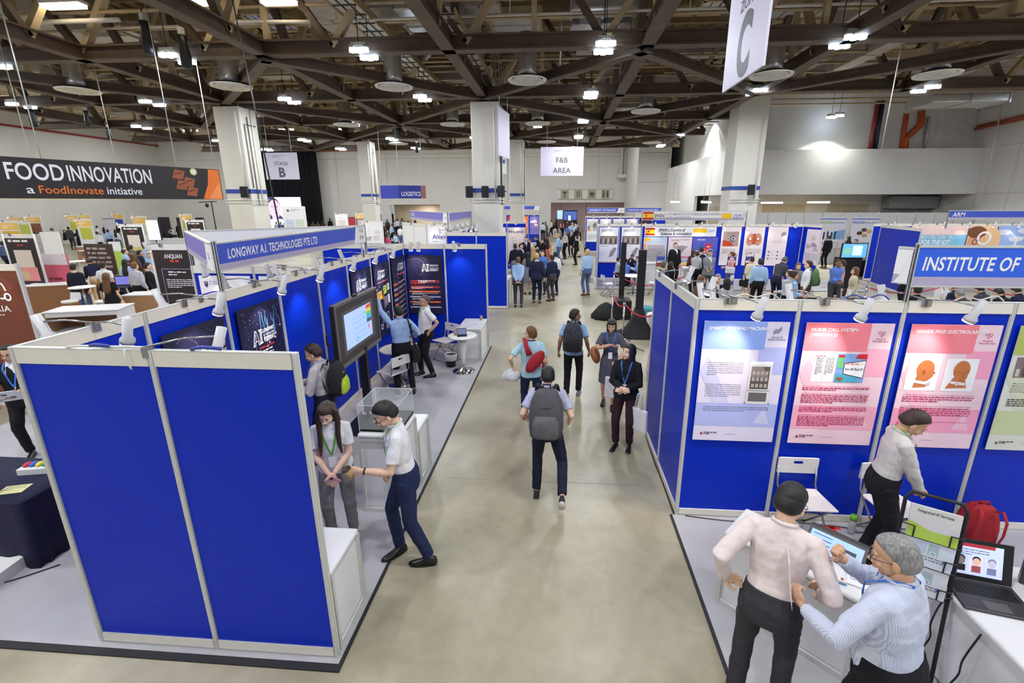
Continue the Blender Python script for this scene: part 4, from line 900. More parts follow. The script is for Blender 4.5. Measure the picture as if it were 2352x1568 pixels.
# far posters
for x,c,l in ((-4.55,(200,50,44),'red'),(-3.55,(236,130,70),'orange'),(-2.6,(130,120,200),'violet')):
    poster('wall_poster',l+' poster on the far blue wall right of the aisle column',(x+.06,40.46,.8),(1,0,0),.8,1.55,P('far'+l,c),photo(((250,220,210),(250,250,250),(220,150,140)),len(l)))
for k in range(5): poster('wall_poster','small white poster on the far Prague stand wall, '+('first','second','third','fourth','fifth')[k]+' from its left',(1.98+k*.93,33.46,.75),(1,0,0),.78,1.6,i_w if k < 4 else i_navy,photo(((200,190,200),(150,140,160),(230,170,120)),k+20))
def p_altex(F,w,h):
    F.text(w*.2,h*.62,.2,'Altex',P('altx',(70,74,150)),2,width=w*.62,bold=.02); F.ring(w*.62,h*.68,.12,.01,P('crestg',(210,160,40)),2); F.words(w*.2,h*.53,w*.5,1,.05,P('grey',(110,110,120)),2,.02)
    F.rect(0,h*.28,w,h*.14,MATS['fascia_blue'],2); F.text(w*.08,h*.31,.09,'supercritical extraction',i_w,3,width=w*.84); F.words(.05,h*.2,w*.8,2,.07,P('grey',(110,110,120)),2,.03)
poster('wall_poster','white Altex poster with a blue band',(-6.02,20.96,.95),(1,0,0),1.04,1.5,i_w,p_altex)
# ================= hanging signs
def hang_sign(name,lab,p0,p1,z0,z1,base,fn,wires=(.15,.85),top=8.8,th=.03,wmat=None):
    p0 = Vector((*p0,z0)); p1 = Vector((*p1,z0)); U = (p1-p0).normalized(); N = U.cross(Vector((0,0,1))); w = (p1-p0).length; h = z1-z0
    t = thing(name,lab,'hanging sign',p0)
    mb = MB(); mb.prism([Vector(),U*w,U*w+Vector((0,0,h)),Vector((0,0,h))],-N*th,base); mb.build('board',t)
    if fn: mb = MB(); fn(Face(mb,N*.001,U,(0,0,1)),w,h); mb.build('lettering',t)
    for f in wires: mb = MB(); mb.cyl(U*w*f-N*.015+Vector((0,0,h)),U*w*f-N*.015+Vector((0,0,top-z0)),.012,wmat or m_alu,5); mb.build('cable',t)
    return t
i_sg = P('signgrey',(98,92,104)); m_sign = M('sign_lilac',(222,216,236),.5,noise=.01)
def s_logo(F,x,y,s): F.disc(x,y,.06*s,P('logor',(150,60,70)),2); F.disc(x-.02*s,y,.05*s,m_sign,3); F.words(x+.12*s,y+.03*s,.7*s,2,.07*s,i_lil,2,.04*s)
def s_b(F,w,h): s_logo(F,w*.3,h*.86,.9); F.text(w*.5,h*.53,.17,'STAGE',i_sg,2,'C'); F.text(w*.5,h*.1,.45,'B',i_sg,2,'C',bold=.04)
hang_sign('hanging_sign','pale hanging sign reading STAGE B',(-15.35,24),(-13.55,24),4.68,6.0,m_sign,s_b)
def s_fb(F,w,h): s_logo(F,w*.33,h*.86,.9); F.text(w*.5,h*.46,.27,'F&B',i_sg,2,'C'); F.text(w*.5,h*.1,.27,'AREA',i_sg,2,'C')
hang_sign('hanging_sign','pale hanging sign reading F&B AREA over the aisle',(-1.05,26),(1.25,26),4.88,6.35,m_sign,s_fb)
def s_c(F,w,h): F.text(w*.5,.84,.13,'ZONE',M('signdark',(92,88,98),.5),2,'C',width=.5,bold=.01); F.text(w*.5,.08,.68,'C',MATS['signdark'],2,'C',width=.42,bold=.04)
hang_sign('zone_banner','large lilac hanging banner with the big letter C',(2.3,7.35),(2.3,6.0),5.0,7.3,m_sign,s_c)
hang_sign('hanging_sign','narrow hanging sign seen almost edge-on right of the aisle column',(-2.3,18),(-2.05,19.6),5.2,6.9,m_sign,None)
hang_sign('hanging_sign','small white hanging sign half hidden by the aisle column',(-3.6,26),(-2.9,26),5.0,5.9,m_print,lambda F,w,h: F.rect(w*.6,h*.6,.2,.2,MATS['print_blue'],2))
i_dk = P('foodblack',(38,32,34)); i_tan = P('tan',(160,88,54)); i_or2 = P('orange2',(236,120,40))
def s_food(F,w,h):
    F.text(.69,h*.47,h*.4,'FOOD',i_w,2,width=.98,bold=.014); F.text(1.74,h*.47,h*.4,'INNOVATION',i_w,2,width=1.76,bold=.014)
    F.text(.95,h*.13,h*.2,'a',i_w,2,width=.13,bold=.01); F.text(1.16,h*.13,h*.2,'FoodInovate',i_or2,2,width=1.2,bold=.01); F.text(2.44,h*.13,h*.2,'initiative',i_w,2,width=.77,bold=.01)
    F.pol([(4.78,.01),(w-.02,.01),(w-.02,h*.98),(5.05,h*.98),(4.98,h*.5)],i_or2,2); F.pol([(4.95,.01),(w-.04,.01),(w-.04,h*.6)],P('orange3',(250,150,90)),3)
    for x,y in ((4.2,.78),(4.45,.55),(4.25,.45),(4.5,.25)): F.pol([(x-.18,h*(y-.12)),(x+.1,h*(y-.16)),(x+.18,h*(y+.1)),(x-.08,h*(y+.16))],i_tan,3); F.line([(x-.1,h*y),(x+.1,h*(y+.06))],.03,P('char',(90,44,30)),4)
    F.disc(4.62,h*.88,.1,P('lime2',(190,190,110)),4); F.disc(4.62,h*.88,.075,P('white2',(236,236,220)),5)
hang_sign('food_banner','long black hanging banner reading FOOD INNOVATION',(-12.3,8.95),(-10.45,14.0),3.6,4.48,i_dk,s_food,(.07,.25,.78,.98),8.6)
hang_sign('food_banner','second banner behind, only its yellow lower edge showing',(-15.4,12.2),(-13.5,14.6),3.62,4.3,M('banner_yellow',(226,208,60),.5),None,(.2,.8),8.6)
m_log = M('logistics_blue',(44,54,150),.5,noise=.2,scale=3)
hang_sign('logistics_sign','blue box sign, left face, above the Altex stand',(-10.05,26),(-8.9,25.6),3.72,4.42,m_log,None,(.1,),8.5)
def s_log(F,w,h): F.text(w*.12,h*.2,h*.32,'LOGISTICS',i_w,2,width=w*.68); F.rect(w*.82,0,w*.18,h,P('copperp',(150,100,90)),2)
hang_sign('logistics_sign','blue box sign face reading LOGISTICS',(-8.9,25.6),(-7.6,26.5),3.72,4.42,m_log,s_log,(.05,.9),8.5)
m_pict = M('picto_board',(178,170,146),.5); m_pict2 = M('picto_dark',(70,64,54),.5)
def s_pic(F,w,h):
    for k in range(4):
        x = w*(.06+.245*k); F.rect(x,h*.06,w*.15,h*.86,m_pict,2); cx = x+w*.075
        if k == 0: F.pol([(cx-.28,h*.75),(cx+.28,h*.75),(cx,h*.48)],m_pict2,3); F.rect(cx-.03,h*.25,.06,h*.25,m_pict2,3); F.rect(cx-.15,h*.22,.3,.06,m_pict2,3)
        if k == 1: F.rect(cx-.15,h*.2,.08,h*.58,m_pict2,3); F.rect(cx+.07,h*.2,.08,h*.58,m_pict2,3)
        if k == 2: F.rect(cx-.22,h*.38,.4,h*.28,m_pict2,3); F.ring(cx+.22,h*.52,.1,.04,m_pict2,3); F.rect(cx-.3,h*.24,.55,.06,m_pict2,3)
        if k == 3:
            for q in (-.2,.2): F.disc(cx+q,h*.76,.08,m_pict2,3,10); F.rect(cx+q-.08,h*.2,.16,h*.46,m_pict2,3)
    F.rect(0,h*.93,w,h*.06,m_pict,2); F.rect(0,0,w,h*.06,m_pict,2)
a,b = gy(1280,458,49.9),gy(1407,458,49.9); poster('pictogram_board','beige pictogram board above the corridor opening',(a.x,49.95,a.z),(1,0,0),b.x-a.x,1.05,m_white,s_pic,'sign')
t = thing('vent_hood','white boxed ledge fixed high on the back wall beside the pier','vent',(5.9,49.3,5.9)); mb = MB(); mb.box((0,0,0),(1.7,.6,.35),m_white); mb.build('box',t); mb = MB(); mb.box((.25,.3,.35),(.45,.55,3),m_white); mb.build('riser',t)
# black stage curtain and lit screen
m_cur = M('stage_curtain',(14,13,22),.9,noise=.3,scale=2)
mb = MB(); ca = gy(592,500,49).x; cb = gy(742,500,49).x; n = 120
pts = [(ca+(cb-ca)*i/n, 49+.12*math.sin(i*1.9), 0) for i in range(n+1)]
mb.add(pts+[(x,y,9.2) for x,y,z in pts],[(i,i+1,n+2+i,n+1+i) for i in range(n)],m_cur,True); tag(mb.build('stage_curtain'),'tall black pleated curtain behind the stage','curtain')
a = gy(587,515,46.5); b = gy(690,452,46.5)
t = thing('stage_screen','bright stage screen showing the face of a woman','screen',(a.x,46.5,.9))
w_,h_ = b.x-a.x,b.z-.9
mb = MB(); mb.box((0,0,0),(w_,.15,h_),m_black); mb.build('screen_cabinet',t)
e_w = M('screen_white',(235,236,255),.4,emit=2.2,noise=0); e_h = M('screen_hair',(60,56,100),.4,emit=.8,noise=0); e_s = M('screen_skin',(240,180,200),.4,emit=1.2,noise=0); e_r = M('screen_lip',(210,90,120),.4,emit=1,noise=0)
mb = MB(); F = Face(mb,(0,-.01,0),(1,0,0),(0,0,1)); F.rect(.03,.03,w_-.06,h_-.06,e_w,1)
cx = w_*.42; zc = h_*.66
F.disc(cx-.15,zc+.05,.95,e_h,2,26,1.05); F.rect(cx-1.1,zc-1.15,1.1,1.0,e_h,2); F.disc(cx+.12,zc-.1,.68,e_s,3,26,.9); F.rect(cx-.25,zc-1.15,.5,.4,e_s,3); F.pol([(cx+.3,zc-1.1),(cx+1.1,zc-1.15),(cx+.6,zc-.7)],e_h,4)
for q in (-.12,.4): F.disc(cx+q,zc+.08,.11,e_h,4,10,.04); F.rect(cx+q-.12,zc+.2,.26,.03,e_h,4)
F.disc(cx+.2,zc-.5,.14,e_r,4,12,.05); F.line([(cx+.2,zc),(cx+.3,zc-.22)],.03,e_r,4)
mb.build('screen_image',t)
t = thing('notice_board','white programme board standing in front of the stage','board',(gy(650,500,33).x,33,0))
mb = MB(); mb.box((0,0,0),(1.75,.06,3.25),m_print); mb.build('board',t); mb = MB(); F = Face(mb,(0,-.005,0),(1,0,0),(0,0,1)); F.disc(.45,2.95,.09,P('logor',(150,60,70)),2); F.words(.65,3.0,.7,2,.1,i_lil,2,.05); F.rect(.2,.8,.6,1.5,P('pbl',(190,200,230)),2); F.rect(.95,.8,.6,1.5,P('pgr',(206,214,190)),2); F.words(.25,2.2,.5,9,.14,i_w,3,.05); F.words(1.0,2.2,.5,9,.14,i_w,3,.05,4); mb.build('print',t)
# ================= clip-on booth spotlights
m_lampw = M('lamp_white',(198,196,198),.4,noise=.02)
def spot_light(parent,loc,target,w,ang=1.5):
    l = bpy.data.lights.new('lamp_glow','SPOT'); l.energy = w; l.spot_size = ang; l.spot_blend = .8; l.shadow_soft_size = .05; l.color = (1,.86,.72)
    o = bpy.data.objects.new('lamp_glow',l); C.objects.link(o); o.parent = parent; o.location = loc
    o.rotation_euler = (Vector(target)-Vector(loc)).to_track_quat('-Z','Y').to_euler(); return o
def lamp_proto(lab):
    t = thing('arm_spotlight',lab,'spotlight',(0,0,2.55))
    mb = MB(); mb.box((-.03,-.03,-.05),(.03,.035,.02),m_steel); mb.build('clamp',t)
    mb = MB(); mb.tube([(0,0,.02),(0,.2,.045),(0,.42,.03)],.008,m_steel,6); mb.build('arm',t)
    mb = MB(); ax = Vector((0,.35,-1)).normalized(); c = Vector((0,.43,.09))
    c0 = c; mb.tube([c0,c0+ax*-.0+Vector((0,-.05,-.15)),c0+Vector((0,-.055,-.17)),c0+Vector((0,-.07,-.2))],[.034,.034,.05,.052],m_lampw,14); hd = mb.build('lamp_head',t)
    mb = MB(); d = Vector((0,-.05,-.15)).normalized(); b = c0+Vector((0,-.07,-.2)); mb.tube([b-d*.01,b+d*.012,b+d*.02],[.05,.046,.02],m_bulb,14); o = mb.build('bulb',hd)
    return t
LP = lamp_proto('white clip-on spotlight on a thin arm'); LPused = False
KIDS[LP.name] = [(ch, [g for g in bpy.data.objects if g.parent == ch]) for ch in bpy.data.objects if ch.parent == LP]
def clip(x,y,rz,lab,light=0,z=2.55,scale=None,group=None,tgt=None):
    global LPused
    if not LPused: o = LP; o.location = (x,y,z); o.rotation_euler = (0,0,rz); LPused = True; o['label'] = lab
    else: o = dup(LP,(x,y,z),rz,lab,group,scale)
    if light: spot_light(o,(0,.36,-.13),tgt or (0,.02,-.75),light)
    return o
R = math.radians
for k,(u,v,l) in enumerate(((513,712,'beside the sign post'),(657,664,'between the basket poster and plain panels'),(742,628,'over the second plain blue panel'),(817,608,'over the white text poster'),(868,600,'over the yellow note poster'),(908,590,'over the orange label poster'))):
    p = gx(u,v-12,XA+.43); clip(XA,p.y,-math.pi/2,'white spotlight over the left back wall, '+l,SPOT_W*1.3)
p = gx(315,770,XA+.43); clip(XA,3.25,-math.pi/2-.25,'white spotlight pair end nearest the front left corner',SPOT_W)
clip(-2.72,YA_,.0-.95,'white spotlight whose arm rises from the nearest blue wall top',SPOT_W*.5)
for u,l in ((945,'left of the two over the arrow poster'),(962,'right of the two over the arrow poster'),(1055,'over the plain blue panel of the end wall')):
    p = gy(u,560,YA_+8); clip(p.x,YA_+8,math.pi+(.25 if u < 1000 else -.1),'white spotlight on the end wall, '+l,SPOT_W)
for k,(y,l) in enumerate(((3.25,'nearest the corner'),(4.35,'before the sign post'),(5.3,'behind the sign board'),(6.35,'above the university posters'),(7.5,'by the small red stand'),(8.4,'beside the code board'),(9.5,'farthest one'))):
    clip(XA,y,math.pi/2+.1,'white spotlight leaning over the back of the left wall, '+l,SPOT_W*.5 if k < 4 else 0)
clip(-5.2,YA_+4,math.pi,'white spotlight over the nearer university poster',SPOT_W); clip(-4.2,YA_+4,math.pi,'white spotlight over the second university poster',SPOT_W)
for k,(u,v,l) in enumerate(((1770,712,'vending machine'),(2015,718,'nurse call'),(2272,728,'throat band'))):
    p = gy(u,v,YR-.43); clip(p.x-.22,YR,math.pi+.42,'white spotlight hanging before the %s poster' % l,SPOT_W*1.25,tgt=(.1,0.02,-.7)); clip(p.x-.25,YR,.35,'white spotlight leaning back behind the %s poster' % l,0)
for y,l in ((5.4,'near'),(6.3,'far')): clip(XR,y,-math.pi/2+.1,'white spotlight over the side wall of the right booth, %s one' % l,12)
clip(XR+.35,YR,.2,'white spotlight glowing behind the right booth corner',10)
for k in range(9):
    clip(XA,15.5+k,-math.pi/2,'tiny glowing spotlight in the dense row left of the Finland panel',6 if k%3 == 0 else 0,group='spotlights in the dense row left of the Finland panel'); clip(XA,15.7+k,math.pi/2,'tiny glowing spotlight in the dense row left of the Finland panel',0,group='spotlights in the dense row left of the Finland panel')
for x,l in ((-3.2,'pale picture'),(-2.2,'Finland')): clip(x,24,math.pi,'small spotlight over the %s poster' % l,16)
for k in range(9): clip(2.25+k*1.0,21.3,math.pi,'small glowing spotlight along the Spanish stand wall',20 if k%2 == 0 else 12,group='spotlights along the Spanish stand wall')
for k in range(8): clip(14.6+k*1.03,21.8,math.pi,'small glowing spotlight above the smart device pictures',14 if k%2 else 0,group='spotlights above the smart device pictures')
for k in range(6): clip(2.4+k*.95,33.5,math.pi,'tiny glowing spotlight on the far Prague stand',16 if k%2 else 0,group='spotlights on the far Prague stand')
for k in range(3): clip(-4.1+k*.97,40.5,math.pi,'tiny glowing spotlight above the red and violet posters',16,group='spotlights above the red and violet far posters')
clip(-5.7,21,math.pi,'small spotlight over the Altex poster, left one',12); clip(-5.2,21,math.pi,'small spotlight over the Altex poster, right one',0)
# cables lying over the rails
m_cabw = M('cable_white',(214,210,206),.5); m_cabb = M('cable_blue',(40,60,150),.5); m_cabk = M('cable_black',(26,26,28),.5)
def cable(pts,r,m,lab,sub=5):
    P_ = [Vector(p) for p in pts]; out = []
    for i in range(len(P_)-1):
        p0,p1,p2,p3 = P_[max(i-1,0)],P_[i],P_[i+1],P_[min(i+2,len(P_)-1)]
        for k in range(sub):
            t = k/sub; out.append(.5*((2*p1)+(p2-p0)*t+(2*p0-5*p1+4*p2-p3)*t*t+(3*p1-p0-3*p2+p3)*t**3))
    out.append(P_[-1]); mb = MB(); mb.tube(out,r,m,6); return tag(mb.build('cable'),lab,'cable')
cable([(-3.3,2.69,2.555),(-3.15,2.66,2.575),(-3.0,2.7,2.56),(-2.85,2.68,2.57),(-2.7,2.69,2.56)],.008,m_cabw,'white cable bunch tied along the nearest wall top')
cable([(-3.12,2.68,2.57),(-3.05,2.66,2.585),(-2.98,2.68,2.57)],.012,m_cabb,'blue plug cover on the nearest wall top')
cable([(-2.4,2.68,2.56),(-2.32,2.67,2.58),(-2.2,2.69,2.565)],.012,m_cabb,'blue plug cover nearer the right end of the nearest wall top')
cable([(-2.85,2.66,2.56),(-2.84,2.64,2.5),(-2.83,2.655,2.42)],.006,m_cabw,'short white cable end hanging down the nearest wall rail')
for k,(x,l) in enumerate(((1.95,'vending machine'),(3.0,'nurse call'),(4.05,'throat band'))): cable([(x-.2,YR,2.56),(x-.08,YR+.01,2.6),(x+.03,YR,2.57),(x+.16,YR-.01,2.61),(x+.25,YR,2.56)],.007,m_cabw if k != 1 else m_cabb,'loose cable loop on the rail above the %s poster' % l)
# ================= counters
m_counter = M('counter_white',(226,225,228),.3,noise=.02,scale=2)
def counter(loc,rz,w,d,h,lab,name='display_counter'):
    t = thing(name,lab,'counter',(*loc,.012),rz)
    mb = MB(); mb.box((0,0,h-.05),(w,d,h),m_counter); mb.build('counter_top',t,bevel=.022,seg=3)
    mb = MB(); mb.box((.03,.03,.02),(w-.03,d-.03,h-.05),m_counter); mb.build('cabinet_body',t)
    for i,(x,y) in enumerate(((0,0),(w-.03,0),(0,d-.03),(w-.03,d-.03))): mb = MB(); mb.box((x,y,0),(x+.03,y+.03,h-.05),m_alu); mb.build('corner_profile',t)
    for a,b in (((.03,.004,0),(w-.03,.025,.05)),((.03,.004,h-.09),(w-.03,.025,h-.05)),((w-.025,.03,0),(w-.004,d-.03,.05))): mb = MB(); mb.box(a,b,m_alu); mb.build('edge_rail',t)
    return t
counter((-2.72,2.73),0,1.03,.5,.76,'low white counter behind the nearest blue wall')
counter((-2.2,4.4),0,.5,.56,1.0,'white display counter carrying the clear acrylic case')
counter((-2.2,5.0),0,.5,.46,.75,'low white counter right behind the acrylic case')
counter((-2.25,9.68),0,.55,.93,.76,'white counter against the end wall beside the round table')
counter((1.46,3.42),R(-43),1.0,.46,.75,'white angled counter with the tablet display, front right')
counter((2.86,2.2),0,1.1,.98,.75,'white counter with the open laptop, bottom right corner')
counter((-2.25,15.1),0,.6,.95,.98,'white counter behind the far blue wall near the blue shirted man')
counter((3.5,19.6),0,.9,.5,1.0,'white counter of the Spanish stand near the seated pair')
counter((4.9,18.1),0,.7,.5,1.0,'white lettered counter in front of the Spanish stand')
m_acr = M('acrylic',(236,240,244),.03,alpha=.16,noise=0); m_acre = M('acrylic_edge',(226,232,240),.1,alpha=.6,noise=0)
t = thing('acrylic_case','clear acrylic case over black tray of small chips','display case',(-2.19,4.46,1.013))
mb = MB(); mb.box((0,0,0),(.46,.5,.035),m_black); mb.build('tray',t,bevel=.006)
mb = MB(); a,b,c = .46,.5,.32
for q in (((0,0,0),(a,0,0),(a,0,c),(0,0,c)),((a,0,0),(a,b,0),(a,b,c),(a,0,c)),((a,b,0),(0,b,0),(0,b,c),(a,b,c)),((0,b,0),(0,0,0),(0,0,c),(0,b,c)),((0,0,c),(a,0,c),(a,b,c),(0,b,c))): mb.poly(q,m_acr)
mb.build('clear_cover',t)
mb = MB()
for p,q in (((0,0,c),(a,0,c)),((a,0,c),(a,b,c)),((a,b,c),(0,b,c)),((0,b,c),(0,0,c)),((0,0,0),(0,0,c)),((a,0,0),(a,0,c)),((a,b,0),(a,b,c)),((0,b,0),(0,b,c))): mb.bar(p,q,.006,.006,m_acre)
mb.build('cover_edges',t)
for k,(x,y,c) in enumerate(((.15,.38,(200,200,196)),(.13,.17,(214,130,90)),(.27,.15,(170,196,204)),(.37,.14,(214,200,170)),(.3,.33,(120,124,130)))):
    mb = MB(); mb.box((x-.035,y-.025,.036),(x+.035,y+.025,.046),P('chip%d'%k,c)); mb.box((x-.02,y-.012,.046),(x+.01,y+.012,.05),m_chrome); tag(mb.build('chip_sample',t),None)
mb = MB(); F = Face(mb,(-2.19+.02,4.455,1.03),(1,0,0),(0,0,1)); F.text(.03,.2,.035,'AI',i_w,1); F.words(.12,.225,.14,2,.02,i_w,1,.012); o = mb.build('case_lettering'); o.parent = t; o.location = (2.19,-4.46,-1.013)
# ================= big screen on stand
t = thing('presentation_screen','large touch screen on black stand showing a blue chart','screen',(-3.0,6.47,.012))
mb = MB(); mb.box((-.07,-.73,1.22),(0,.73,2.14),m_black); mb.build('screen_back',t,bevel=.01)
mb = MB()
for a,b in (((0,-.73,2.1),(.015,.73,2.14)),((0,-.73,1.22),(.02,.73,1.28)),((0,-.73,1.28),(.015,-.7,2.1)),((0,.7,1.28),(.015,.73,2.1))): mb.box(a,b,M('bezel_grey',(120,118,116),.35,.5))
mb.build('bezel',t)
mb = MB(); F = Face(mb,(.003,-.7,1.28),(0,1,0),(0,0,1))
E_ = lambda n,c,e=.55: M('lit_'+n,c,.3,emit=e,noise=0)
F.rect(0,0,1.4,.82,P('dark_glass',(60,52,52)),1); F.rect(.16,.1,1.08,.62,E_('gframe',(70,74,80),.25),2); F.rect(.22,.15,.92,.52,E_('paper',(176,200,246)),3)
for k in range(6): F.line([(.5+.085*k,.2),(.5+.085*k,.58)],.004,E_('cline',(90,150,220)),4)
for k in range(5): F.line([(.5,.22+.085*k),(.93,.22+.085*k)],.004,E_('cline',(90,150,220)),4)
for x,y in ((.9,.56),(.86,.5),(.6,.24),(.58,.2)): F.disc(x,y,.022,E_('cgreen',(60,190,160)),5,10)
for k,c in enumerate(((226,70,70),(214,200,70),(80,190,90),(60,160,230),(60,66,80))): F.rect(.96,.6-.055*k,.17,.055,E_('bar%d'%k,c),4)
F.rect(1.0,.27,.03,.08,E_('bar0',(226,70,70)),4)
mb.build('display',t)
mb = MB(); mb.bar((-.035,.1,.05),(-.035,.1,1.3),.12,.07,m_black,up=(0,1,0)); mb.build('stand_column',t)
mb = MB(); mb.box((-.3,-.35,0),(.25,.4,.05),m_black); mb.build('stand_base',t)
mb = MB(); mb.tube([(-.07,-.74,1.75),(-.12,-.78,1.75),(-.12,-.78,1.6),(-.07,-.74,1.6)],.012,m_black,6); mb.build('side_handle',t)
mb = MB(); mb.box((-.03,-.1,2.14),(.01,0,2.17),m_black); mb.build('camera_bar',t)
# ================= folding chairs
m_chair = M('chair_white',(226,220,220),.45,noise=.02)
def chair_proto():
    t = thing('folding_chair','white folding chair with a slotted backrest and steel legs','chair')
    mb = MB(); mb.prism([(-.2,-.2,.44),(.2,-.2,.44),(.22,.2,.455),(-.22,.2,.455)],(0,0,.022),m_chair); mb.build('seat',t,bevel=.012)
    mb = MB(); y0,y1 = -.25,-.28
    for a,b in (((-.21,0,.62),(-.05,0,.8)),((.05,0,.62),(.21,0,.8)),((-.05,0,.62),(.05,0,.725)),((-.05,0,.765),(.05,0,.8))): mb.box((a[0],y0-.01,a[2]),(b[0],y0+.01,b[2]),m_chair)
    mb.build('backrest',t)
    for s in (-1,1):
        mb = MB(); mb.tube([(s*.2,-.26,.8),(s*.2,-.22,.5),(s*.2,.2,.01)],.011,m_steel,8); mb.build('leg',t)
        mb = MB(); mb.tube([(s*.18,.16,.44),(s*.18,-.25,.01)],.011,m_steel,8); mb.build('leg',t)
    mb = MB(); mb.tube([(-.2,.2,.015),(.2,.2,.015)],.01,m_steel,6); mb.tube([(-.18,-.25,.015),(.18,-.25,.015)],.01,m_steel,6); mb.tube([(-.2,-.03,.27),(.2,-.03,.27)],.008,m_steel,6); mb.build('cross_bars',t)
    return t
CH = chair_proto(); CHu = False
def chair(x,y,rz,lab,z=.012):
    global CHu
    if not CHu: CHu = True; o = CH; o.location = (x,y,z); o.rotation_euler = (0,0,rz); o['label'] = lab; return o
    return dup(CH,(x,y,z),rz,lab)
chair(2.64,4.33,R(180),'white folding chair against the blue wall behind the pink shirted man')
chair(3.5,4.3,R(188),'white folding chair half hidden by the man in the checked shirt')
chair(-3.05,7.75,R(60),'white folding chair beside the big screen stand')
chair(-3.15,8.75,R(200),'white folding chair behind the table at the back wall')
chair(-2.55,9.75,R(150),'white folding chair beyond the man with his hand on his hip')
def round_table(x,y,r,h,lab,ped=True,z=.012):
    t = thing('round_table',lab,'table',(x,y,z))
    mb = MB(); mb.lathe((0,0,0),[(r-.02,h-.035),(r,h-.028),(r,h-.008),(r-.015,h)],m_white,32); mb.build('table_top',t)
    if ped:
        mb = MB(); mb.lathe((0,0,0),[(.035,.08),(.04,.25),(.07,.5),(.11,h-.04)],m_white,20); mb.build('pedestal',t)
        mb = MB(); mb.lathe((0,0,0),[(.24,0),(.24,.01),(.12,.035),(.045,.09)],m_chrome,28); mb.build('base',t)
    else:
        mb = MB(); mb.lathe((0,0,0),[(.03,.02),(.03,h-.03)],m_steel,12); mb.build('pedestal',t); mb = MB(); mb.lathe((0,0,0),[(.25,0),(.25,.012),(.03,.03)],m_steel,24); mb.build('base',t)
    return t
tb = gz(1075,845); TBX,TBY = -1.98,9.02
round_table(TBX,TBY,.3,.8,'small white round table on a chrome trumpet base')
round_table(-3.1,8.25,.35,.74,'white round meeting table behind the standing men',False)
t = thing('waste_bin','small black bin with a white plastic liner','bin',(-2.32,9.3,.012))
mb = MB(); mb.lathe((0,0,0),[(.1,0),(.125,.26)],m_black,20); mb.build('bin_body',t)
mb = MB(); mb.lathe((0,0,0),[(.127,.15),(.14,.2),(.14,.27),(.13,.29),(.12,.27),(.11,.2)],M('plastic_bag',(226,228,234),.3,alpha=.85),18,False); mb.build('liner',t)
m_kraft = M('kraft_paper',(176,150,104),.7); m_lid = M('cup_lid',(60,44,40),.4)
def cup(x,y,z,lab,rz=0,lid=False,tilt=None,parent=None):
    t = thing('paper_cup',lab,'cup',(x,y,z))
    mb = MB(); mb.lathe((0,0,0),[(.026,0),(.038,.1)],m_kraft,16); mb.build('cup_body',t)
    mb = MB(); mb.lathe((0,0,0),[(.041,.1),(.041,.108),(.034,.118),(.03,.112)] if lid else [(.039,.098),(.039,.103),(.034,.1)],m_lid if lid else m_white,16); mb.build('lid' if lid else 'rim',t)
    if tilt: t.rotation_euler = tilt
    return t
cup(TBX-.15,TBY-.02,.812,'brown paper cup on the small round table'); cup(-1.82,10.45,.772,'brown paper cup on the far corner of the end wall counter')
t = thing('tablet','small tablet leaning on its keyboard on the round table','tablet',(TBX,TBY-.05,.812),R(15))
mb = MB(); mb.box((-.1,-.08,0),(.1,.08,.01),m_black); mb.build('keyboard_base',t); mb = MB(); mb.prism([(-.1,.03,.01),(.1,.03,.01),(.1,.08,.14),(-.1,.08,.14)],(0,.01,0),m_black); mb.build('tablet_body',t)
mb = MB(); mb.poly([(-.09,.03,.02),(.09,.03,.02),(.09,.072,.13),(-.09,.072,.13)],M('lit_tablet',(90,96,140),.3,emit=.6,noise=0)); mb.build('tablet_screen',t)
def papers(x,y,z,w,d,rz,lab,c=(232,232,238),n=3):
    t = thing('paper_sheet',lab,'paper',(x,y,z),rz); mb = MB(); mb.box((-w/2,-d/2,0),(w/2,d/2,.003*n),P('pap%d%d%d'%c,c))
    F = Face(mb,(-w/2,-d/2,.003*n),(1,0,0),(0,1,0)); F.words(w*.1,d*.85,w*.8,4,d*.14,P('grey',(110,110,120)),1,d*.05); mb.v = mb.v; mb.build('sheet',t); return t
papers(TBX+.17,TBY+.02,.812,.14,.1,.3,'paper flyers on the small round table'); papers(-1.88,9.95,.772,.2,.1,.4,'folded paper on the counter at the end wall')
t = thing('pen_cup','clear plastic cup beside the tablet','cup',(TBX-.12,TBY+.14,.812)); mb = MB(); mb.lathe((0,0,0),[(.03,0),(.04,.12)],m_acre,14,False); mb.build('cup_wall',t)
t = thing('mobile_phone','dark phone case lying on the nearest white counter','phone',(-1.99,2.96,.772),R(50)); mb = MB(); mb.box((-.04,-.08,0),(.04,.08,.012),M('phone_case',(50,40,40),.4)); mb.build('case',t,bevel=.004); mb = MB(); mb.prism([(-.04,-.08,.012),(.04,-.08,.012),(.04,.07,.06),(-.04,.07,.06)],(0,0,.004),M('phone_flap',(70,56,50),.5)); mb.build('cover_flap',t)
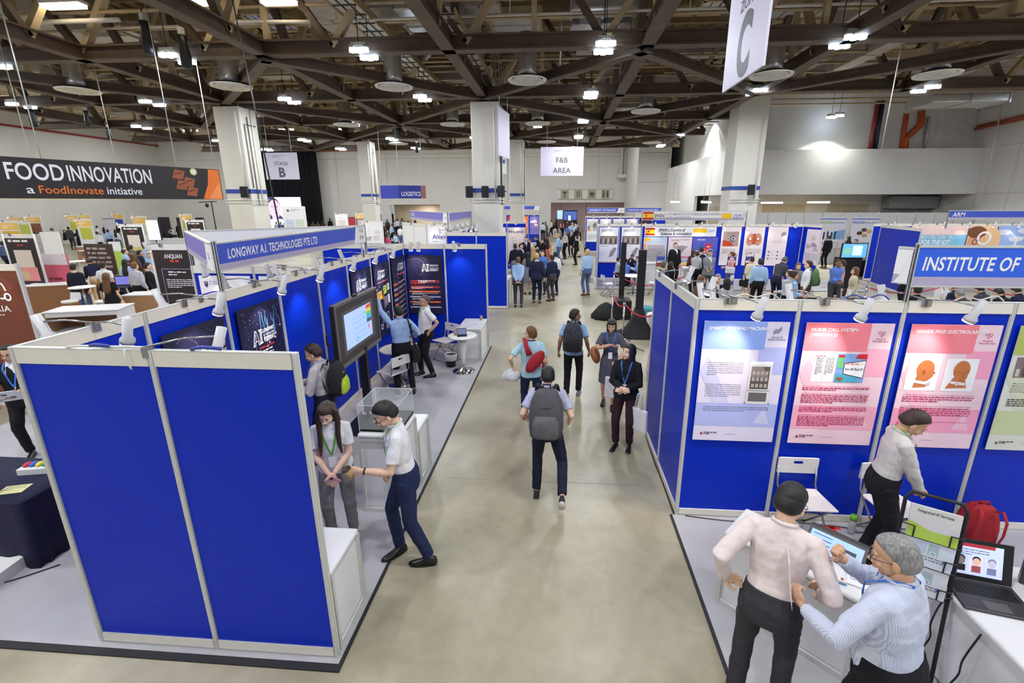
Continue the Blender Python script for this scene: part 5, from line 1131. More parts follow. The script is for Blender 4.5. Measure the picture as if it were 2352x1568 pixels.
# ================= right booth things
m_dgrey = M('dark_grey',(56,56,60),.4,noise=.05)
def laptop(x,y,z,rz,w,d,open_deg,lab,fn=None,scr=(190,200,240)):
    t = thing('laptop',lab,'laptop',(x,y,z),rz)
    mb = MB(); mb.box((-w/2,-d,0),(w/2,0,.018),m_dgrey); mb.build('keyboard_deck',t,bevel=.005)
    mb = MB()
    for r_ in range(5):
        for c_ in range(14): a = -w*.44+c_*w*.063; mb.box((a,-d*.52+r_*d*.085,.018),(a+w*.052,-d*.52+r_*d*.085+d*.068,.021),m_black)
    mb.build('keys',t)
    mb = MB(); mb.box((-w*.16,-d*.93,.018),(w*.18,-d*.66,.019),M('touchpad',(90,88,90),.3)); mb.build('touchpad',t)
    a = R(open_deg-90); V = Vector((0,math.sin(a),math.cos(a))); h = d*.98
    mb = MB(); o = Vector((-w/2,0,.02)); Nn = Vector((1,0,0)).cross(V); mb.prism([o,o+Vector((w,0,0)),o+Vector((w,0,0))+V*h,o+V*h],-Nn*.01,m_black); mb.build('screen_lid',t)
    mb = MB(); F = Face(mb,o+Vector((.0,0,0)),(1,0,0),V); F.rect(w*.12 if fn else w*.05,h*.12,w*.74 if fn else w*.9,h*.78,E_('lap%d'%scr[0],scr,.7),1)
    if fn: fn(F,w,h)
    mb.build('screen_picture',t); return t
def lp_faces(F,w,h):
    F.rect(w*.12,h*.82,w*.62,h*.08,E_('redbar',(170,44,50)),2); F.words(w*.16,h*.74,w*.5,3,h*.06,P('grey',(110,110,120)),2,h*.02)
    for k,(c,s) in enumerate((((24,24,30),(120,110,110)),((150,70,80),(226,180,160)),((110,120,160),(190,190,210)))):
        x = w*(.17+.22*k); F.rect(x,h*.2,w*.19,h*.38,E_('fbg%d'%k,(214,214,236) if k else (200,200,220)),2); F.disc(x+w*.095,h*.46,w*.055,E_('fs%d'%k,s),4,14,h*.1); F.disc(x+w*.095,h*.52,w*.06,E_('fh%d'%k,(30,28,34) if k < 2 else (120,124,150)),3,14,h*.08); F.rect(x+w*.03,h*.2,w*.13,h*.16,E_('fc%d'%k,c),3)
laptop(3.12,2.98,.765,R(-13),.42,.3,106,'open dark laptop showing three portrait pictures',lp_faces)
t = thing('monitor','big dark framed monitor standing edge-on at the right border','monitor',(3.5,3.0,.765),R(-40))
mb = MB(); mb.box((-.05,-.04,.0),(.6,.04,.5),m_dgrey); mb.build('monitor_frame',t,bevel=.008); mb = MB(); mb.box((0,-.045,.05),(.55,-.04,.45),m_black); mb.build('monitor_glass',t)
t = thing('power_adapter','white multi socket box on the counter beside the laptop','socket',(2.92,3.08,.765),R(-8)); mb = MB(); mb.box((-.08,-.04,0),(.08,.04,.035),m_white); mb.build('socket_body',t,bevel=.004)
mb = MB()
for k in (-1,1): mb.box((k*.04-.012,-.01,.035),(k*.04+.012,.015,.0365),m_groove)
mb.build('socket_holes',t)
ax = Vector((math.cos(R(-43)),math.sin(R(-43)),0)); ay = Vector((-ax.y,ax.x,0))
def onC1(u,v,z=.765): p = Vector((1.46,3.42,0))+ax*u+ay*v; return (p.x,p.y,z)
t = thing('tablet_display','dark tablet kiosk with a blue lit form lying on the angled counter','tablet',onC1(.72,.34),R(-43))
mb = MB(); mb.prism([(-.2,-.06,0),(.2,-.06,0),(.2,.1,.13),(-.2,.1,.13)],(0,.05,0),m_dgrey); mb.build('kiosk_body',t)
mb = MB(); o = Vector((-.2,-.061,0)); V = Vector((0,.16,.13)); F = Face(mb,o,(1,0,0),V); F.rect(.02,.025,.36,.16,E_('form',(150,180,240)),1)
for k in range(4): F.rect(.04,.05+.035*k,.13,.008,E_('formd',(60,80,140)),2)
F.rect(.22,.1,.12,.03,E_('formk',(30,34,60)),2); mb.build('lit_form',t)
for k,(u,v) in enumerate(((.52,.17),(.7,.12),(.84,.09))):
    t = thing('call_button','white and blue call button box with a red key, '+('nearest the cup','middle of three','beside the lanyard')[k],'call button',onC1(u,v),R(-30))
    mb = MB(); mb.box((-.03,-.022,0),(.03,.022,.012),P('btnblue',(80,150,210))); mb.box((-.03,-.022,.012),(.03,.022,.03),m_white); mb.build('button_case',t,bevel=.004)
    mb = MB(); mb.lathe((0,0,0),[(.01,.03),(.01,.034),(.004,.035)],m_red,12); mb.build('button_key',t)
cup(*onC1(.36,.12),'brown takeaway cup with a dark lid on the angled counter',lid=True)
cable([onC1(.5,.42,.775),onC1(.44,.34,.78),onC1(.56,.3,.785),onC1(.46,.4,.79),onC1(.6,.36,.78),onC1(.5,.3,.785),onC1(.64,.42,.775)],.004,m_cabk,'tangle of black cable on the angled counter',6)
papers(*onC1(.95,.2),.2,.14,-.5,'white paper at the end of the angled counter')
papers(3.45,2.55,.766,.2,.28,.2,'white sheet on the laptop counter at the right border')
# brochure rack
t = thing('brochure_rack','black wire brochure rack on a slanting stand','brochure rack',(2.72,2.98,.012),R(-30))
def rp(x,s): return (x, .25*s-.12, 1.42*s)     # slanted plane
mb = MB(); mb.tube([(-.17,-.2,0),(-.17,-.02,.8),(-.17,.06,1.36),(-.14,.065,1.42),(.14,.065,1.42),(.17,.06,1.36),(.17,-.02,.8),(.17,-.2,0)],.013,m_black,8); mb.build('rack_frame',t)
mb = MB(); mb.tube([(-.17,.0,.9),(-.17,.28,.0)],.012,m_black,8); mb.tube([(.17,.0,.9),(.17,.28,.0)],.012,m_black,8); mb.tube([(-.17,.28,.01),(.17,.28,.01)],.012,m_black,8); mb.tube([(-.17,-.2,.01),(.17,-.2,.01)],.012,m_black,8); mb.build('rack_legs',t)
for k,z in enumerate((1.12,.92,.7)):
    mb = MB(); y = .02-(1.2-z)*.11
    mb.tube([(-.17,y,z),(-.17,y-.05,z),(.17,y-.05,z),(.17,y,z)],.005,m_black,6)
    for s in (-1,1): mb.tube([(s*.17,y-.05,z+.09),(s*.1,y-.055,z+.09),(s*.1,y-.055,z)],.005,m_black,6)
    mb.build('wire_pocket',t)
for k,(z,c,l) in enumerate(((1.12,(206,206,202),'grey and lime brochure in the top pocket of the rack'),(.92,(206,212,224),'pale blue brochure in the middle pocket of the rack'),(.7,(214,216,224),'pale blue brochure in the lowest visible pocket'))):
    y = .02-(1.2-z)*.11; q = Matrix.Rotation(R(-30),3,'Z'); U = q@Vector((1,0,0)); V = q@Vector((0,.17,1)).normalized(); b = Vector((2.72,2.98,.012))+q@Vector((-.14,y-.035,z))
    def f(F,w,h,k=k):
        if k == 0: F.text(w*.15,h*.82,.02,'Integrated IP Services',P('text',(50,46,70)),2,width=w*.7); F.pol([(0,0),(w,0),(w,h*.35),(w*.5,h*.3),(0,h*.5)],P('lime3',(170,196,80)),2); F.pol([(0,h*.35),(w,h*.3),(w,h*.5),(0,h*.62)],P('greybox',(206,200,206)),1)
        else: F.text(w*.08,h*.84,.024,'tac',MATS['print_blue'],2); F.rect(w*.25,h*.4,w*.2,h*.35,P('pbl2',(176,190,214)),2); F.rect(w*.5,h*.4,w*.2,h*.35,P('pbl3',(160,180,190)),2); F.ring(w*.6,h*.45,.02,.004,i_w,3); F.words(w*.05,h*.3,w*.8,3,.02,P('grey',(110,110,120)),2,.008); F.disc(w*.85,h*.3,.012,MATS['print_blue'],3)
    poster('brochure',l,b,U,.28,.24,P('br%d'%k,c),f,'brochure',th=.02,off=0,V=V)
cable([(2.9,2.85,.74),(2.8,2.84,.72),(2.78,2.86,.5),(2.84,2.9,.3),(2.76,2.92,.1),(2.62,2.9,.03),(2.5,2.95,.02)],.006,m_cabk,'black power cable dropping down beside the rack')
cable([(2.86,2.6,.7),(2.82,2.62,.45),(2.86,2.66,.25),(2.8,2.7,.03),(2.7,2.7,.02)],.006,m_cabk,'second black cable curling near the rack foot')
# rucksack on the floor, bottle, tape
def backpack(name,lab,loc,rz,s,body,trim,strap,pocket=None,tilt=0,flat=.24):
    t = thing(name,lab,'backpack',loc,rz); t.rotation_euler = (tilt,0,rz); t.scale = (s,s,s)
    mb = MB(); R_ = []                       # front faces -y (away from the wearer's back)
    for z,w,d in ((0,.1,.06),(.012,.14,.09),(.1,.152,.1),(.22,.15,.1),(.33,.135,.085),(.41,.1,.06),(.445,.05,.03)):
        R_.append([(math.copysign(abs(math.cos(a))**.6,math.cos(a))*w, math.copysign(abs(math.sin(a))**.6,math.sin(a))*d*flat/.24-.0, z) for a in [2*math.pi*j/24 for j in range(24)]])
    mb.rings(R_,body); mb.build('bag_body',t)
    mb = MB(); R_ = []
    for z,w,d in ((.02,.1,.045),(.05,.118,.06),(.16,.115,.06),(.23,.09,.04)):
        R_.append([(math.copysign(abs(math.cos(a))**.6,math.cos(a))*w, -.075*flat/.24+math.copysign(abs(math.sin(a))**.6,math.sin(a))*d, z) for a in [2*math.pi*j/20 for j in range(20)]])
    mb.rings(R_,pocket or trim); mb.build('front_pocket',t)
    for sx in (-1,1):
        mb = MB(); mb.tube([(sx*.06,.08,.42),(sx*.085,.12,.44),(sx*.1,.16,.36),(sx*.11,.15,.22),(sx*.12,.1,.06)],[.02]*5,strap,8,.35); mb.build('strap',t)
    mb = MB(); mb.tube([(-.035,.02,.44),(-.03,.02,.475),(.03,.02,.475),(.035,.02,.44)],.009,strap,6); mb.build('top_handle',t)
    mb = MB(); mb.tube([(.13*math.cos(a)*1.0,-.09*flat/.24*math.sin(a),.30-.0) for a in [math.pi*k/10 for k in range(11)]],.004,trim,5); mb.build('zip',t)
    return t
m_redbag = M('red_cloth',(160,24,38),.8,noise=.12,bump=.3); m_bk = M('black_cloth',(26,25,28),.85,noise=.2,bump=.3)
backpack('rucksack','red and black rucksack standing on the floor by the blue wall',(4.38,4.34,.012),R(172),1.12,m_redbag,m_bk,m_redbag,m_bk)
t = thing('drink_bottle','clear bottle with a lime green cap on the carpet','bottle',(3.22,4.42,.012)); mb = MB(); mb.lathe((0,0,0),[(.03,0),(.034,.02),(.034,.14),(.03,.17)],M('bottle_clear',(206,210,206),.1,alpha=.45),16); mb.build('bottle_body',t); mb = MB(); mb.lathe((0,0,0),[(.034,.17),(.036,.2),(.034,.225),(.01,.226)],M('lime_cap',(120,200,50),.4),16); mb.build('cap',t)
mb = MB(); m_tape = M('red_tape',(220,40,44),.5); mb.prism([(2.98,4.5,.013),(3.15,4.46,.013),(3.15,4.5,.013),(2.99,4.54,.013)],(0,0,.001),m_tape); mb.prism([(3.04,4.12,.013),(3.09,4.12,.013),(3.09,4.5,.013),(3.04,4.5,.013)],(0,0,.001),m_tape); tag(mb.build('floor_tape'),'red tape T mark on the carpet behind the angled counter','tape')
cable([(1.5,4.58,.02),(2.0,4.52,.02),(2.6,4.55,.02),(3.2,4.5,.02),(3.3,4.42,.02),(3.6,4.5,.02),(4.6,4.56,.02)],.006,m_groove,'grey cable along the foot of the right blue wall')
# ================= rope barriers, poufs, black panels by the aisle
m_rope = M('red_rope',(190,30,56),.7,noise=.1)
def stanchion(x,y,lab,h=.98):
    t = thing('stanchion',lab,'barrier post',(x,y,0)); mb = MB(); mb.lathe((0,0,0),[(.16,0),(.16,.012),(.05,.035),(.026,.05)],m_chrome,24); mb.build('base',t)
    mb = MB(); mb.lathe((0,0,0),[(.025,.04),(.025,h-.06)],m_chrome,14); mb.build('pole',t); mb = MB(); mb.lathe((0,0,0),[(.025,h-.06),(.038,h-.05),(.038,h-.005),(.02,h)],m_chrome,14); mb.build('head',t); return t
def rope(a,b,sag,lab,r=.02):
    a = Vector(a); b = Vector(b); pts = [a.lerp(b,k/10)-Vector((0,0,sag*(1-(2*k/10-1)**2))) for k in range(11)]
    t = thing('barrier_rope',lab,'rope',a); mb = MB(); mb.tube([p-a for p in pts],r,m_rope,8); mb.build('rope',t)
    for e,q in ((0,1),(10,9)): mb = MB(); mb.tube([pts[e]-a,pts[e]-a+(pts[q]-pts[e])*.35],r*1.15,m_chrome,8); mb.build('end_hook',t)
S = [(gz(1403,752).xy),(gz(1425,800).xy)]
sa = Vector((1.58,13.0,0)); sb = Vector((1.73,11.7,0)); sc = Vector((2.52,11.0,0)); sd = Vector((2.62,10.4,0))
stanchion(sa.x,sa.y,'chrome barrier post left of the tall black panel'); stanchion(sb.x,sb.y,'chrome barrier post between the two black panels'); stanchion(sc.x,sc.y,'chrome barrier post beside the side wall of the right booth'); stanchion(2.9,10.4,'chrome barrier post tucked behind the right booth')
rope(sa+Vector((.02,-.03,.92)),sb+Vector((0,.03,.92)),.16,'red rope between the two left barrier posts'); rope(sb+Vector((.03,0,.92)),sc+Vector((-.03,0,.92)),.22,'red rope sagging towards the right booth wall'); rope(sc+Vector((.03,-.03,.92)),Vector((2.9,10.43,.92)),.1,'short red rope behind the right booth wall')
stanchion(2.1,17.2,'chrome barrier post at the Spanish stand edge, left'); stanchion(4.75,17.0,'chrome barrier post at the Spanish stand edge, right'); rope((2.12,17.2,.9),(4.73,17.0,.9),.42,'long red rope sagging in front of the Spanish stand')
stanchion(9.6,14.7,'chrome barrier post before the plain blue side wall'); stanchion(12.1,15.0,'chrome barrier post behind the institute sign post'); rope((9.63,14.7,.92),(12.07,15.0,.92),.2,'red rope before the plain blue side wall'); stanchion(13.2,14.9,'steel barrier post under the institute sign'); stanchion(15.4,15.0,'steel barrier post hidden right under the institute sign'); rope((13.23,14.9,.92),(15.37,15.0,.92),.25,'red rope seen under the institute sign')
def pouf(x,y,r,h,c,lab):
    t = thing('pouf',lab,'stool',(x,y,0)); mb = MB(); pr_ = []
    mb.lathe((0,0,0),[(r,.0),(r*1.02,.05),(r,h-.08),(r*.93,h-.02),(r*.7,h)],M('pouf_%d'%c[0],c,.7,noise=.05),28); mb.build('cushion',t); mb = MB(); mb.lathe((0,0,0),[(r*1.005,h-.085),(r*1.015,h-.08),(r*1.005,h-.075)],M('pouf_seam%d'%c[0],tuple(int(q*.85) for q in c),.7),28,False); mb.build('piping',t)
pouf(2.62,13.6,.27,.46,(70,140,156),'teal round pouf stool on the concrete'); pouf(2.78,12.75,.26,.46,(216,216,214),'white round pouf stool in front of the teal one')
m_cloth = M('black_stretch',(20,19,24),.8,noise=.3)
def totem(x,y,w,h,lab,flare,rz=0):
    t = thing('display_totem',lab,'display stand',(x,y,0),rz); mb = MB(); mb.box((-w/2,-.05,.45),(w/2,.05,h),m_black); mb.build('panel',t,bevel=.01)
    mb = MB(); R_ = []
    for z,f in ((0,1),(.03,.97),(.15,.62),(.4,.35),(.75,.2)): R_.append([(math.copysign(abs(math.cos(a))**.5,math.cos(a))*flare*f, math.copysign(abs(math.sin(a))**.5,math.sin(a))*flare*.7*f, z) for a in [2*math.pi*j/20 for j in range(20)]])
    mb.rings(R_,m_cloth); mb.build('base_cloth',t)
totem(2.0,14.3,.16,2.3,'tall narrow black display panel seen edge-on at the aisle',.3)
totem(2.18,12.05,.2,2.3,'nearer black display panel with a flared cloth base',.62)
t = thing('equipment_case','black case covered with crumpled cloth at the aisle edge','case',(1.75,14.0,0)); mb = MB(); mb.box((-.05,-.3,0),(.5,.3,.6),m_black); mb.build('case_box',t,bevel=.02)
mb = MB(); R_ = []; rr = random.Random(4)
for z,f in ((0,1),(.12,.95),(.3,.75),(.42,.45),(.5,.12)): R_.append([(-.25+.42*f*math.cos(a)*(1+.15*rr.uniform(-1,1)), -.1+.36*f*math.sin(a)*(1+.15*rr.uniform(-1,1)), z) for a in [2*math.pi*j/18 for j in range(18)]])
mb.rings(R_,m_cloth); mb.build('crumpled_cloth',t)
t = thing('draped_table','black cloth covered speaker box beside the poufs','box',(3.15,12.1,0)); mb = MB(); mb.prism([(-.3,-.25,0),(.3,-.25,0),(.3,.25,0),(-.3,.25,0)],(0,0,.9),m_cloth); mb.build('cloth_box',t,bevel=.04)
for k,(a,b) in enumerate(((gz(1470,995,.012),gz(1483,1000,.012)),)): pass
m_hz = M('hazard_black',(30,30,32),.6); m_hy = M('hazard_yellow',(226,214,40),.6)
def hazard(a,b,w,n,lab):
    t = thing('cable_ramp',lab,'cable cover',a); d = (Vector(b)-Vector(a)); s = d.normalized().cross(Vector((0,0,1)))*w/2; mb = MB(); mb.prism([-s,s,d+s,d-s],(0,0,.02),m_hz); mb.build('strip',t)
    mb = MB()
    for k in range(n): p = d*(k+.3)/n; q = d*(k+.8)/n; mb.prism([p-s*.8,p+s*.8,q+s*.8,q-s*.8],(0,0,.022),m_hy)
    mb.build('yellow_marks',t)
hazard(gz(1470,955),gz(1484,992),.09,3,'black and yellow cable cover beside the right booth corner'); hazard(gz(1398,722),gz(1404,738),.06,4,'black and yellow cable strip at the barrier foot'); hazard(gz(1418,822),gz(1424,842),.08,2,'black and yellow cable strip behind the grey dress woman')
cable([tuple(gz(u,v,.012)) for u,v in ((1462,738),(1470,760),(1440,788),(1465,800),(1480,806))],.008,m_cabk,'black cable looping on the floor near the poufs')
cable([tuple(gz(u,v,.012)) for u,v in ((1484,1000),(1500,1050),(1520,1100),(1549,1180))],.012,m_cabk,'black cable along the foot of the right side wall')
# ================= Spanish stand furniture and background right
def leaflet_rack(x,y,lab,c=(60,80,180)):
    t = thing('leaflet_rack',lab,'leaflet rack',(x,y,.012)); m = M('rack_blue%d'%c[0],c,.5)
    mb = MB(); mb.tube([(-.16,0,0),(-.16,0,1.45),(-.1,0,1.5),(.1,0,1.5),(.16,0,1.45),(.16,0,0)],.014,m_steel,6); mb.build('frame',t)
    for k in range(5): mb = MB(); mb.box((-.15,-.06,.2+.25*k),(.15,0,.36+.25*k),(m,i_w,P('lime4',(200,200,60)),P('brick',(150,60,60)))[k%4]); mb.build('leaflets',t)
leaflet_rack(4.15,18.9,'leaflet rack beside the seated group'); leaflet_rack(7.0,19.0,'left blue leaflet rack behind the grey suited man'); leaflet_rack(7.7,19.0,'right blue leaflet rack beside the woman in pink')
def trestle(x0,y0,x1,y1,h,lab,c=m_cloth,name='draped_table'):
    t = thing(name,lab,'table',((x0+x1)/2,(y0+y1)/2,0)); a,b = (x1-x0)/2,(y1-y0)/2; R_ = []
    n = 60
    def ring(z,f):
        out = []
        for k in range(n):
            u = 4*k/n; s = int(u); q = u-s; px,py = ((-1+2*q,-1),(1,-1+2*q),(1-2*q,1),(-1,1-2*q))[s]; w = f*.015*math.sin(k*2.3)
            out.append((px*(a+w),py*(b+w),z))
        return out
    mb = MB(); mb.rings([ring(.01,1.6),ring(h*.5,.8),ring(h-.02,0),ring(h,0)],c); mb.build('table_cloth',t); return t
trestle(7.3,12.9,9.1,13.8,.76,'black draped table between the standing visitors, right')
trestle(14.2,22.9,18,23.6,.78,'long black draped counter before the food industry posters')
papers(8.2,13.3,.765,.3,.22,.2,'white papers on the black draped table, left'); papers(8.7,13.4,.765,.34,.24,-.2,'white papers on the black draped table, right'); cup(8.05,13.6,.765,'coffee cup on the black draped table')
t = thing('cardboard_box','brown cardboard box on the long black counter','box',(17.1,23.2,.79)); mb = MB(); mb.box((-.3,-.2,0),(.3,.2,.35),m_kraft); mb.build('carton',t)
t = thing('screen_display','screen of a blue machine picture on a black draped stand','screen',(11.95,19.6,0))
mb = MB(); mb.box((-.55,-.1,0),(.4,.15,1.3),m_cloth); mb.build('draped_stand',t); mb = MB(); mb.box((-.5,-.15,1.28),(.5,-.08,1.88),m_black); mb.build('screen_frame',t)
mb = MB(); F = Face(mb,(-.47,-.151,1.31),(1,0,0),(0,0,1)); F.rect(0,0,.94,.54,E_('machb',(90,160,220),1.0),1); F.rect(.4,.08,.36,.4,E_('machw',(190,214,250),1.0),2); F.disc(.2,.25,.16,E_('machg',(120,180,160),.8),2); mb.build('picture',t)
t = thing('podium_screen','white podium with a small lit screen on the smart device stand','podium',(14.7,18.4,0)); mb = MB(); mb.prism([(-.35,-.25,0),(.35,-.25,0),(.35,.25,0),(-.35,.25,0)],(0,0,1.05),m_counter); mb.build('podium_body',t); mb = MB(); mb.box((-.3,-.05,1.08),(.3,0,1.5),m_black); mb.box((-.27,-.055,1.12),(.27,-.05,1.47),E_('podium',(110,130,210),1)); mb.build('podium_monitor',t)
# seats and tables of the seated group
chair(1.95,17.55,R(-75),'white folding chair at the left of the seated group',0); chair(3.75,17.9,R(80),'white folding chair under the man in the pale blue shirt',0)
round_table(2.95,17.9,.42,.74,'round table of the seated group at the Spanish stand',False,0)
# ================= left hall: kiosks, counters, tables
m_wood = M('wood_walnut',(150,108,76),.5,pat='wood',rgb2=(106,72,52),scale=6); m_woodl = M('wood_light',(186,146,108),.5,pat='wood',rgb2=(150,110,76),scale=6)
m_pyel = P('py',(250,206,110)); m_lime = P('pl',(196,206,90)); m_kb = P('kblack',(50,42,46)); m_kp = P('kpurple',(70,54,130))
def k_black(txt=None):
    def f(F,w,h):
        if txt: F.text(w*.5,h*.87,.1,txt,i_w,2,'C',width=w*.45,bold=.02)
        else: F.words(w*.12,h*.9,w*.76,1,.1,i_w,2,.1,5,1)
        F.words(w*.4,h*.81,w*.22,1,.05,i_rd,2,.05,3,1); F.line([(w*.15,h*.12),(w*.15,h*.7),(w*.9,h*.7)],.012,i_lil,2)
        F.words(w*.3,h*.64,w*.45,2,.06,i_w,2,.03,2); F.words(w*.22,h*.52,w*.7,5,.045,i_w,2,.02,2)
        for k in range(3): F.disc(w*(.45+.2*k),h*.1,.03+.01*k,P('violet',(140,90,190)),2)
    return f
def k_food(c):
    def f(F,w,h): F.words(w*.1,h*.92,w*.75,1,.1,i_w,2,.07,1,1); F.words(w*.38,h*.84,w*.25,1,.05,i_rd,2,.04,3,1); F.rect(w*.2,h*.3,w*.6,h*.45,P('gb%d'%c[0],(226,214,206)),2); F.rect(w*.2,h*.08,w*.66,h*.3,P('gc%d'%c[0],c),3); F.disc(w*.4,h*.2,.15,P('gd',(220,190,150)),4,12)
    return f
def k_lime(c):
    def f(F,w,h): F.rect(0,h*.74,w,h*.26,m_pyel,2); F.rect(w*.1,h*.2,w*.8,h*.5,P('kc%d'%c[0],c),2); F.words(w*.15,h*.88,w*.5,2,.09,i_w,3,.05)
    return f
kiosks = [(7,538,1.0,m_kb,k_food((236,150,150)),'black kiosk poster with a pink food picture, at the left edge'),(-8,507,1.5,i_w,k_lime((236,190,60)),'yellow and white kiosk poster at the very left edge'),(20,496,1.1,i_w,k_lime((250,220,150)),'yellow topped kiosk poster third from the left edge'),(60,495,1.1,i_w,k_lime((150,90,60)),'yellow topped kiosk poster with a sandwich picture'),
 (42,510,.55,m_lime,None,'small green sign between the yellow kiosk posters'),(152,492,1.0,i_w,k_lime((206,206,80)),'yellow and lime kiosk poster, left of the back pair'),(181,491,1.0,i_w,k_lime((220,210,190)),'yellow kiosk poster, right of the back pair'),(174,502,1.0,i_w,k_lime((206,206,80)),'lime kiosk poster in front of the back pair'),
 (258,489,1.0,i_w,k_lime((60,80,190)),'yellow and blue kiosk poster'),(277,515,1.0,m_kb,k_food((214,200,120)),'black kiosk poster with a pale menu picture'),(303,496,1.0,i_w,k_lime((220,110,120)),'yellow and red kiosk poster'),(412,491,1.0,i_w,k_lime((196,196,90)),'yellow and lime kiosk poster beyond the bright glare'),(427,505,1.0,m_kb,k_food((206,226,200)),'black kiosk poster behind the violet sign board'),
 (346,562,1.0,m_kb,k_black('ANQUAN'),'black kiosk poster titled ANQUAN'),(770,491,1.0,i_w,k_food((230,190,90)),'purple topped kiosk poster with a phone picture'),(816,486,1.0,m_kp,k_lime((220,60,90)),'purple and red kiosk poster'),(852,485,1.0,m_kp,k_food((120,110,190)),'purple kiosk poster right of the red one'),(832,508,1.05,i_w,photo(((214,206,206),(226,214,214),(190,180,190)),4),'white kiosk poster with diagrams behind the code board')]
for k,(u,v,w,b,f,l) in enumerate(kiosks):
    z = 2.55 if v > 500 else 2.6; p = gz(u,v,z)
    if p.y > 44: p = gz(u,v,z+.12)
    t = thing('info_kiosk',l,'kiosk',(p.x,p.y,0)); h0 = .95 if w > .6 else 1.4
    mb = MB(); mb.box((-.04,0,0),(w+.04,.05,z),m_print); mb.build('panel_board',t)
    for x in (-.04,w+.04): mb = MB(); mb.cyl((x,0,0),(x,0,z+.02),.022,m_alu,8); mb.build('post',t)
    mb = MB(); F = Face(mb,(0,-.004,z-.12-(z-.12-h0)),(1,0,0),(0,0,1)); F.rect(0,0,w,z-.12-h0,b,1)
    if f: f(F,w,z-.12-h0)
    mb.build('poster_print',t)
    if w > .6: clip(p.x+w*.25,p.y,math.pi,'tiny spotlight on top of the '+l.split(',')[0],0,z=z)
for k,(u,v,w,h,c,l) in enumerate(((362,499,1.1,1.3,(44,38,52),'dark roll-up panel beside the bright glare'),(235,502,1.0,1.6,(214,210,220),'white roll-up panel in the far left hall'),(881,491,1.2,1.7,(30,30,34),'black panel standing behind the far crowd'),(908,488,.6,1.7,(30,30,34),'narrow black panel behind the far crowd'),(800,492,.7,1.2,(50,48,56),'dark screen between the purple kiosk posters'),(404,500,.6,1.3,(60,50,50),'dark photo panel left of the lime kiosk'),(448,500,.8,1.3,(54,50,44),'dark photo panel right of the lime kiosk'),(798,499,.7,1.2,(206,60,70),'small red sign by the purple kiosks'))):
    p = gz(u,v,2.2); mb = MB(); mb.box((0,0,0),(w,.06,2.2),P('ru%d'%k,c)); mb.box((-.02,-.02,2.18),(w+.02,.07,2.22),m_black); o = mb.build('rollup_panel'); o.location = (p.x,p.y,0); tag(o,l,'panel')
p = gz(815,501,1.9); t = thing('blue_sign','blue low sign reading blu','sign',(p.x,p.y,0)); mb = MB(); mb.box((0,0,1.0),(2.9,.06,1.9),P('blu',(40,90,180))); mb.box((.05,.01,0),(.12,.05,1),m_alu); mb.box((2.7,.01,0),(2.77,.05,1),m_alu); F = Face(mb,(0,-.005,1.0),(1,0,0),(0,0,1)); F.text(.2,.25,.4,'blu',i_w,1,bold=.0); mb.build('board',t)
# brown wall panel with the cut-off word
t = thing('wood_panel_wall','brown timber print wall with white curved logo, cut off at the left','booth wall',(-12.4,6.85,0))
mb = MB(); mb.box((0,0,.05),(3.5,.03,2.42),M('wood_red',(128,66,44),.5,pat='wood',rgb2=(96,44,30),scale=5)); mb.build('printed_panel',t); mb = MB(); mb.box((0,-.02,2.42),(3.5,.05,2.52),m_cream); mb.build('top_rail',t)
mb = MB(); post_bm(mb,3.52,0,0,2.54,.03); mb.build('post',t)
mb = MB(); F = Face(mb,(0,-.004,0),(1,0,0),(0,0,1)); q = lambda u,v: (gy(u,v,6.84).x+12.4,gy(u,v,6.84).z)
a = q(-8,715); F.text(a[0],a[1],.1,'RIA',i_w,1,width=.27,bold=.01); F.line([q(0,650),q(6,657),q(12,668)],.03,i_w,1); F.ring(*q(17,682),.07,.03,i_w,2); F.line([q(0,685),q(8,686),q(12,680)],.03,i_w,1); F.words(q(-8,722)[0],q(0,724)[1],.3,1,.03,i_w,1,.015); mb.build('lettering',t)
clip(-9.35,6.86,math.pi+.6,'white spotlight at the right end of the timber wall',8)
mb = MB(); mb.box((0,0,0),(.75,.05,2.45),m_white); o = mb.build('white_screen_panel'); p = gz(90,533,2.45); o.location = (p.x,p.y,0); tag(o,'plain white panel behind the man in the dark blue T-shirt','panel')
p = gz(88,583,1.9); t = thing('food_tech_sign','pink red sign board beside the black kiosk poster','sign',(p.x,p.y,0)); mb = MB(); mb.box((0,0,.3),(.95,.05,1.9),P('pinkr',(206,90,110))); F = Face(mb,(0,-.004,.3),(1,0,0),(0,0,1)); F.rect(0,1.25,.95,.35,P('palegrey',(214,206,214)),1); F.words(.15,.75,.6,2,.14,P('dred',(120,30,50)),1,.08); F.rect(0,0,.95,.4,P('kraftl',(206,190,170)),1); mb.build('board',t)
p = gz(190,560,2.1); t = thing('menu_board','dark brown menu board with white lettering and pictures','menu board',(p.x,p.y,0)); mb = MB(); mb.box((0,0,.05),(1.05,.06,2.1),P('menu',(66,52,50))); F = Face(mb,(0,-.004,.05),(1,0,0),(0,0,1)); F.words(.1,1.85,.85,6,.16,P('menuw',(170,156,150)),1,.08,3); F.disc(.12,1.15,.13,P('pinkd',(226,130,150)),2); F.disc(.3,.95,.12,P('clay2',(170,90,70)),2)
for k in range(7): F.disc(.55+.09*(k%3),.25+.2*(k//2),.08,P('md%d'%(k%3),((200,110,100),(230,220,210),(150,70,60))[k%3]),3,10)
mb.build('board',t)
p = gz(248,555,1.9); mb = MB(); mb.box((0,0,.2),(.5,.05,1.9),P('lime5',(176,206,90))); mb.box((0,-.004,1.5),(.5,0,1.9),i_w); o = mb.build('lime_sign'); o.location = (p.x,p.y,0); tag(o,'lime and white sign right of the menu board','sign')
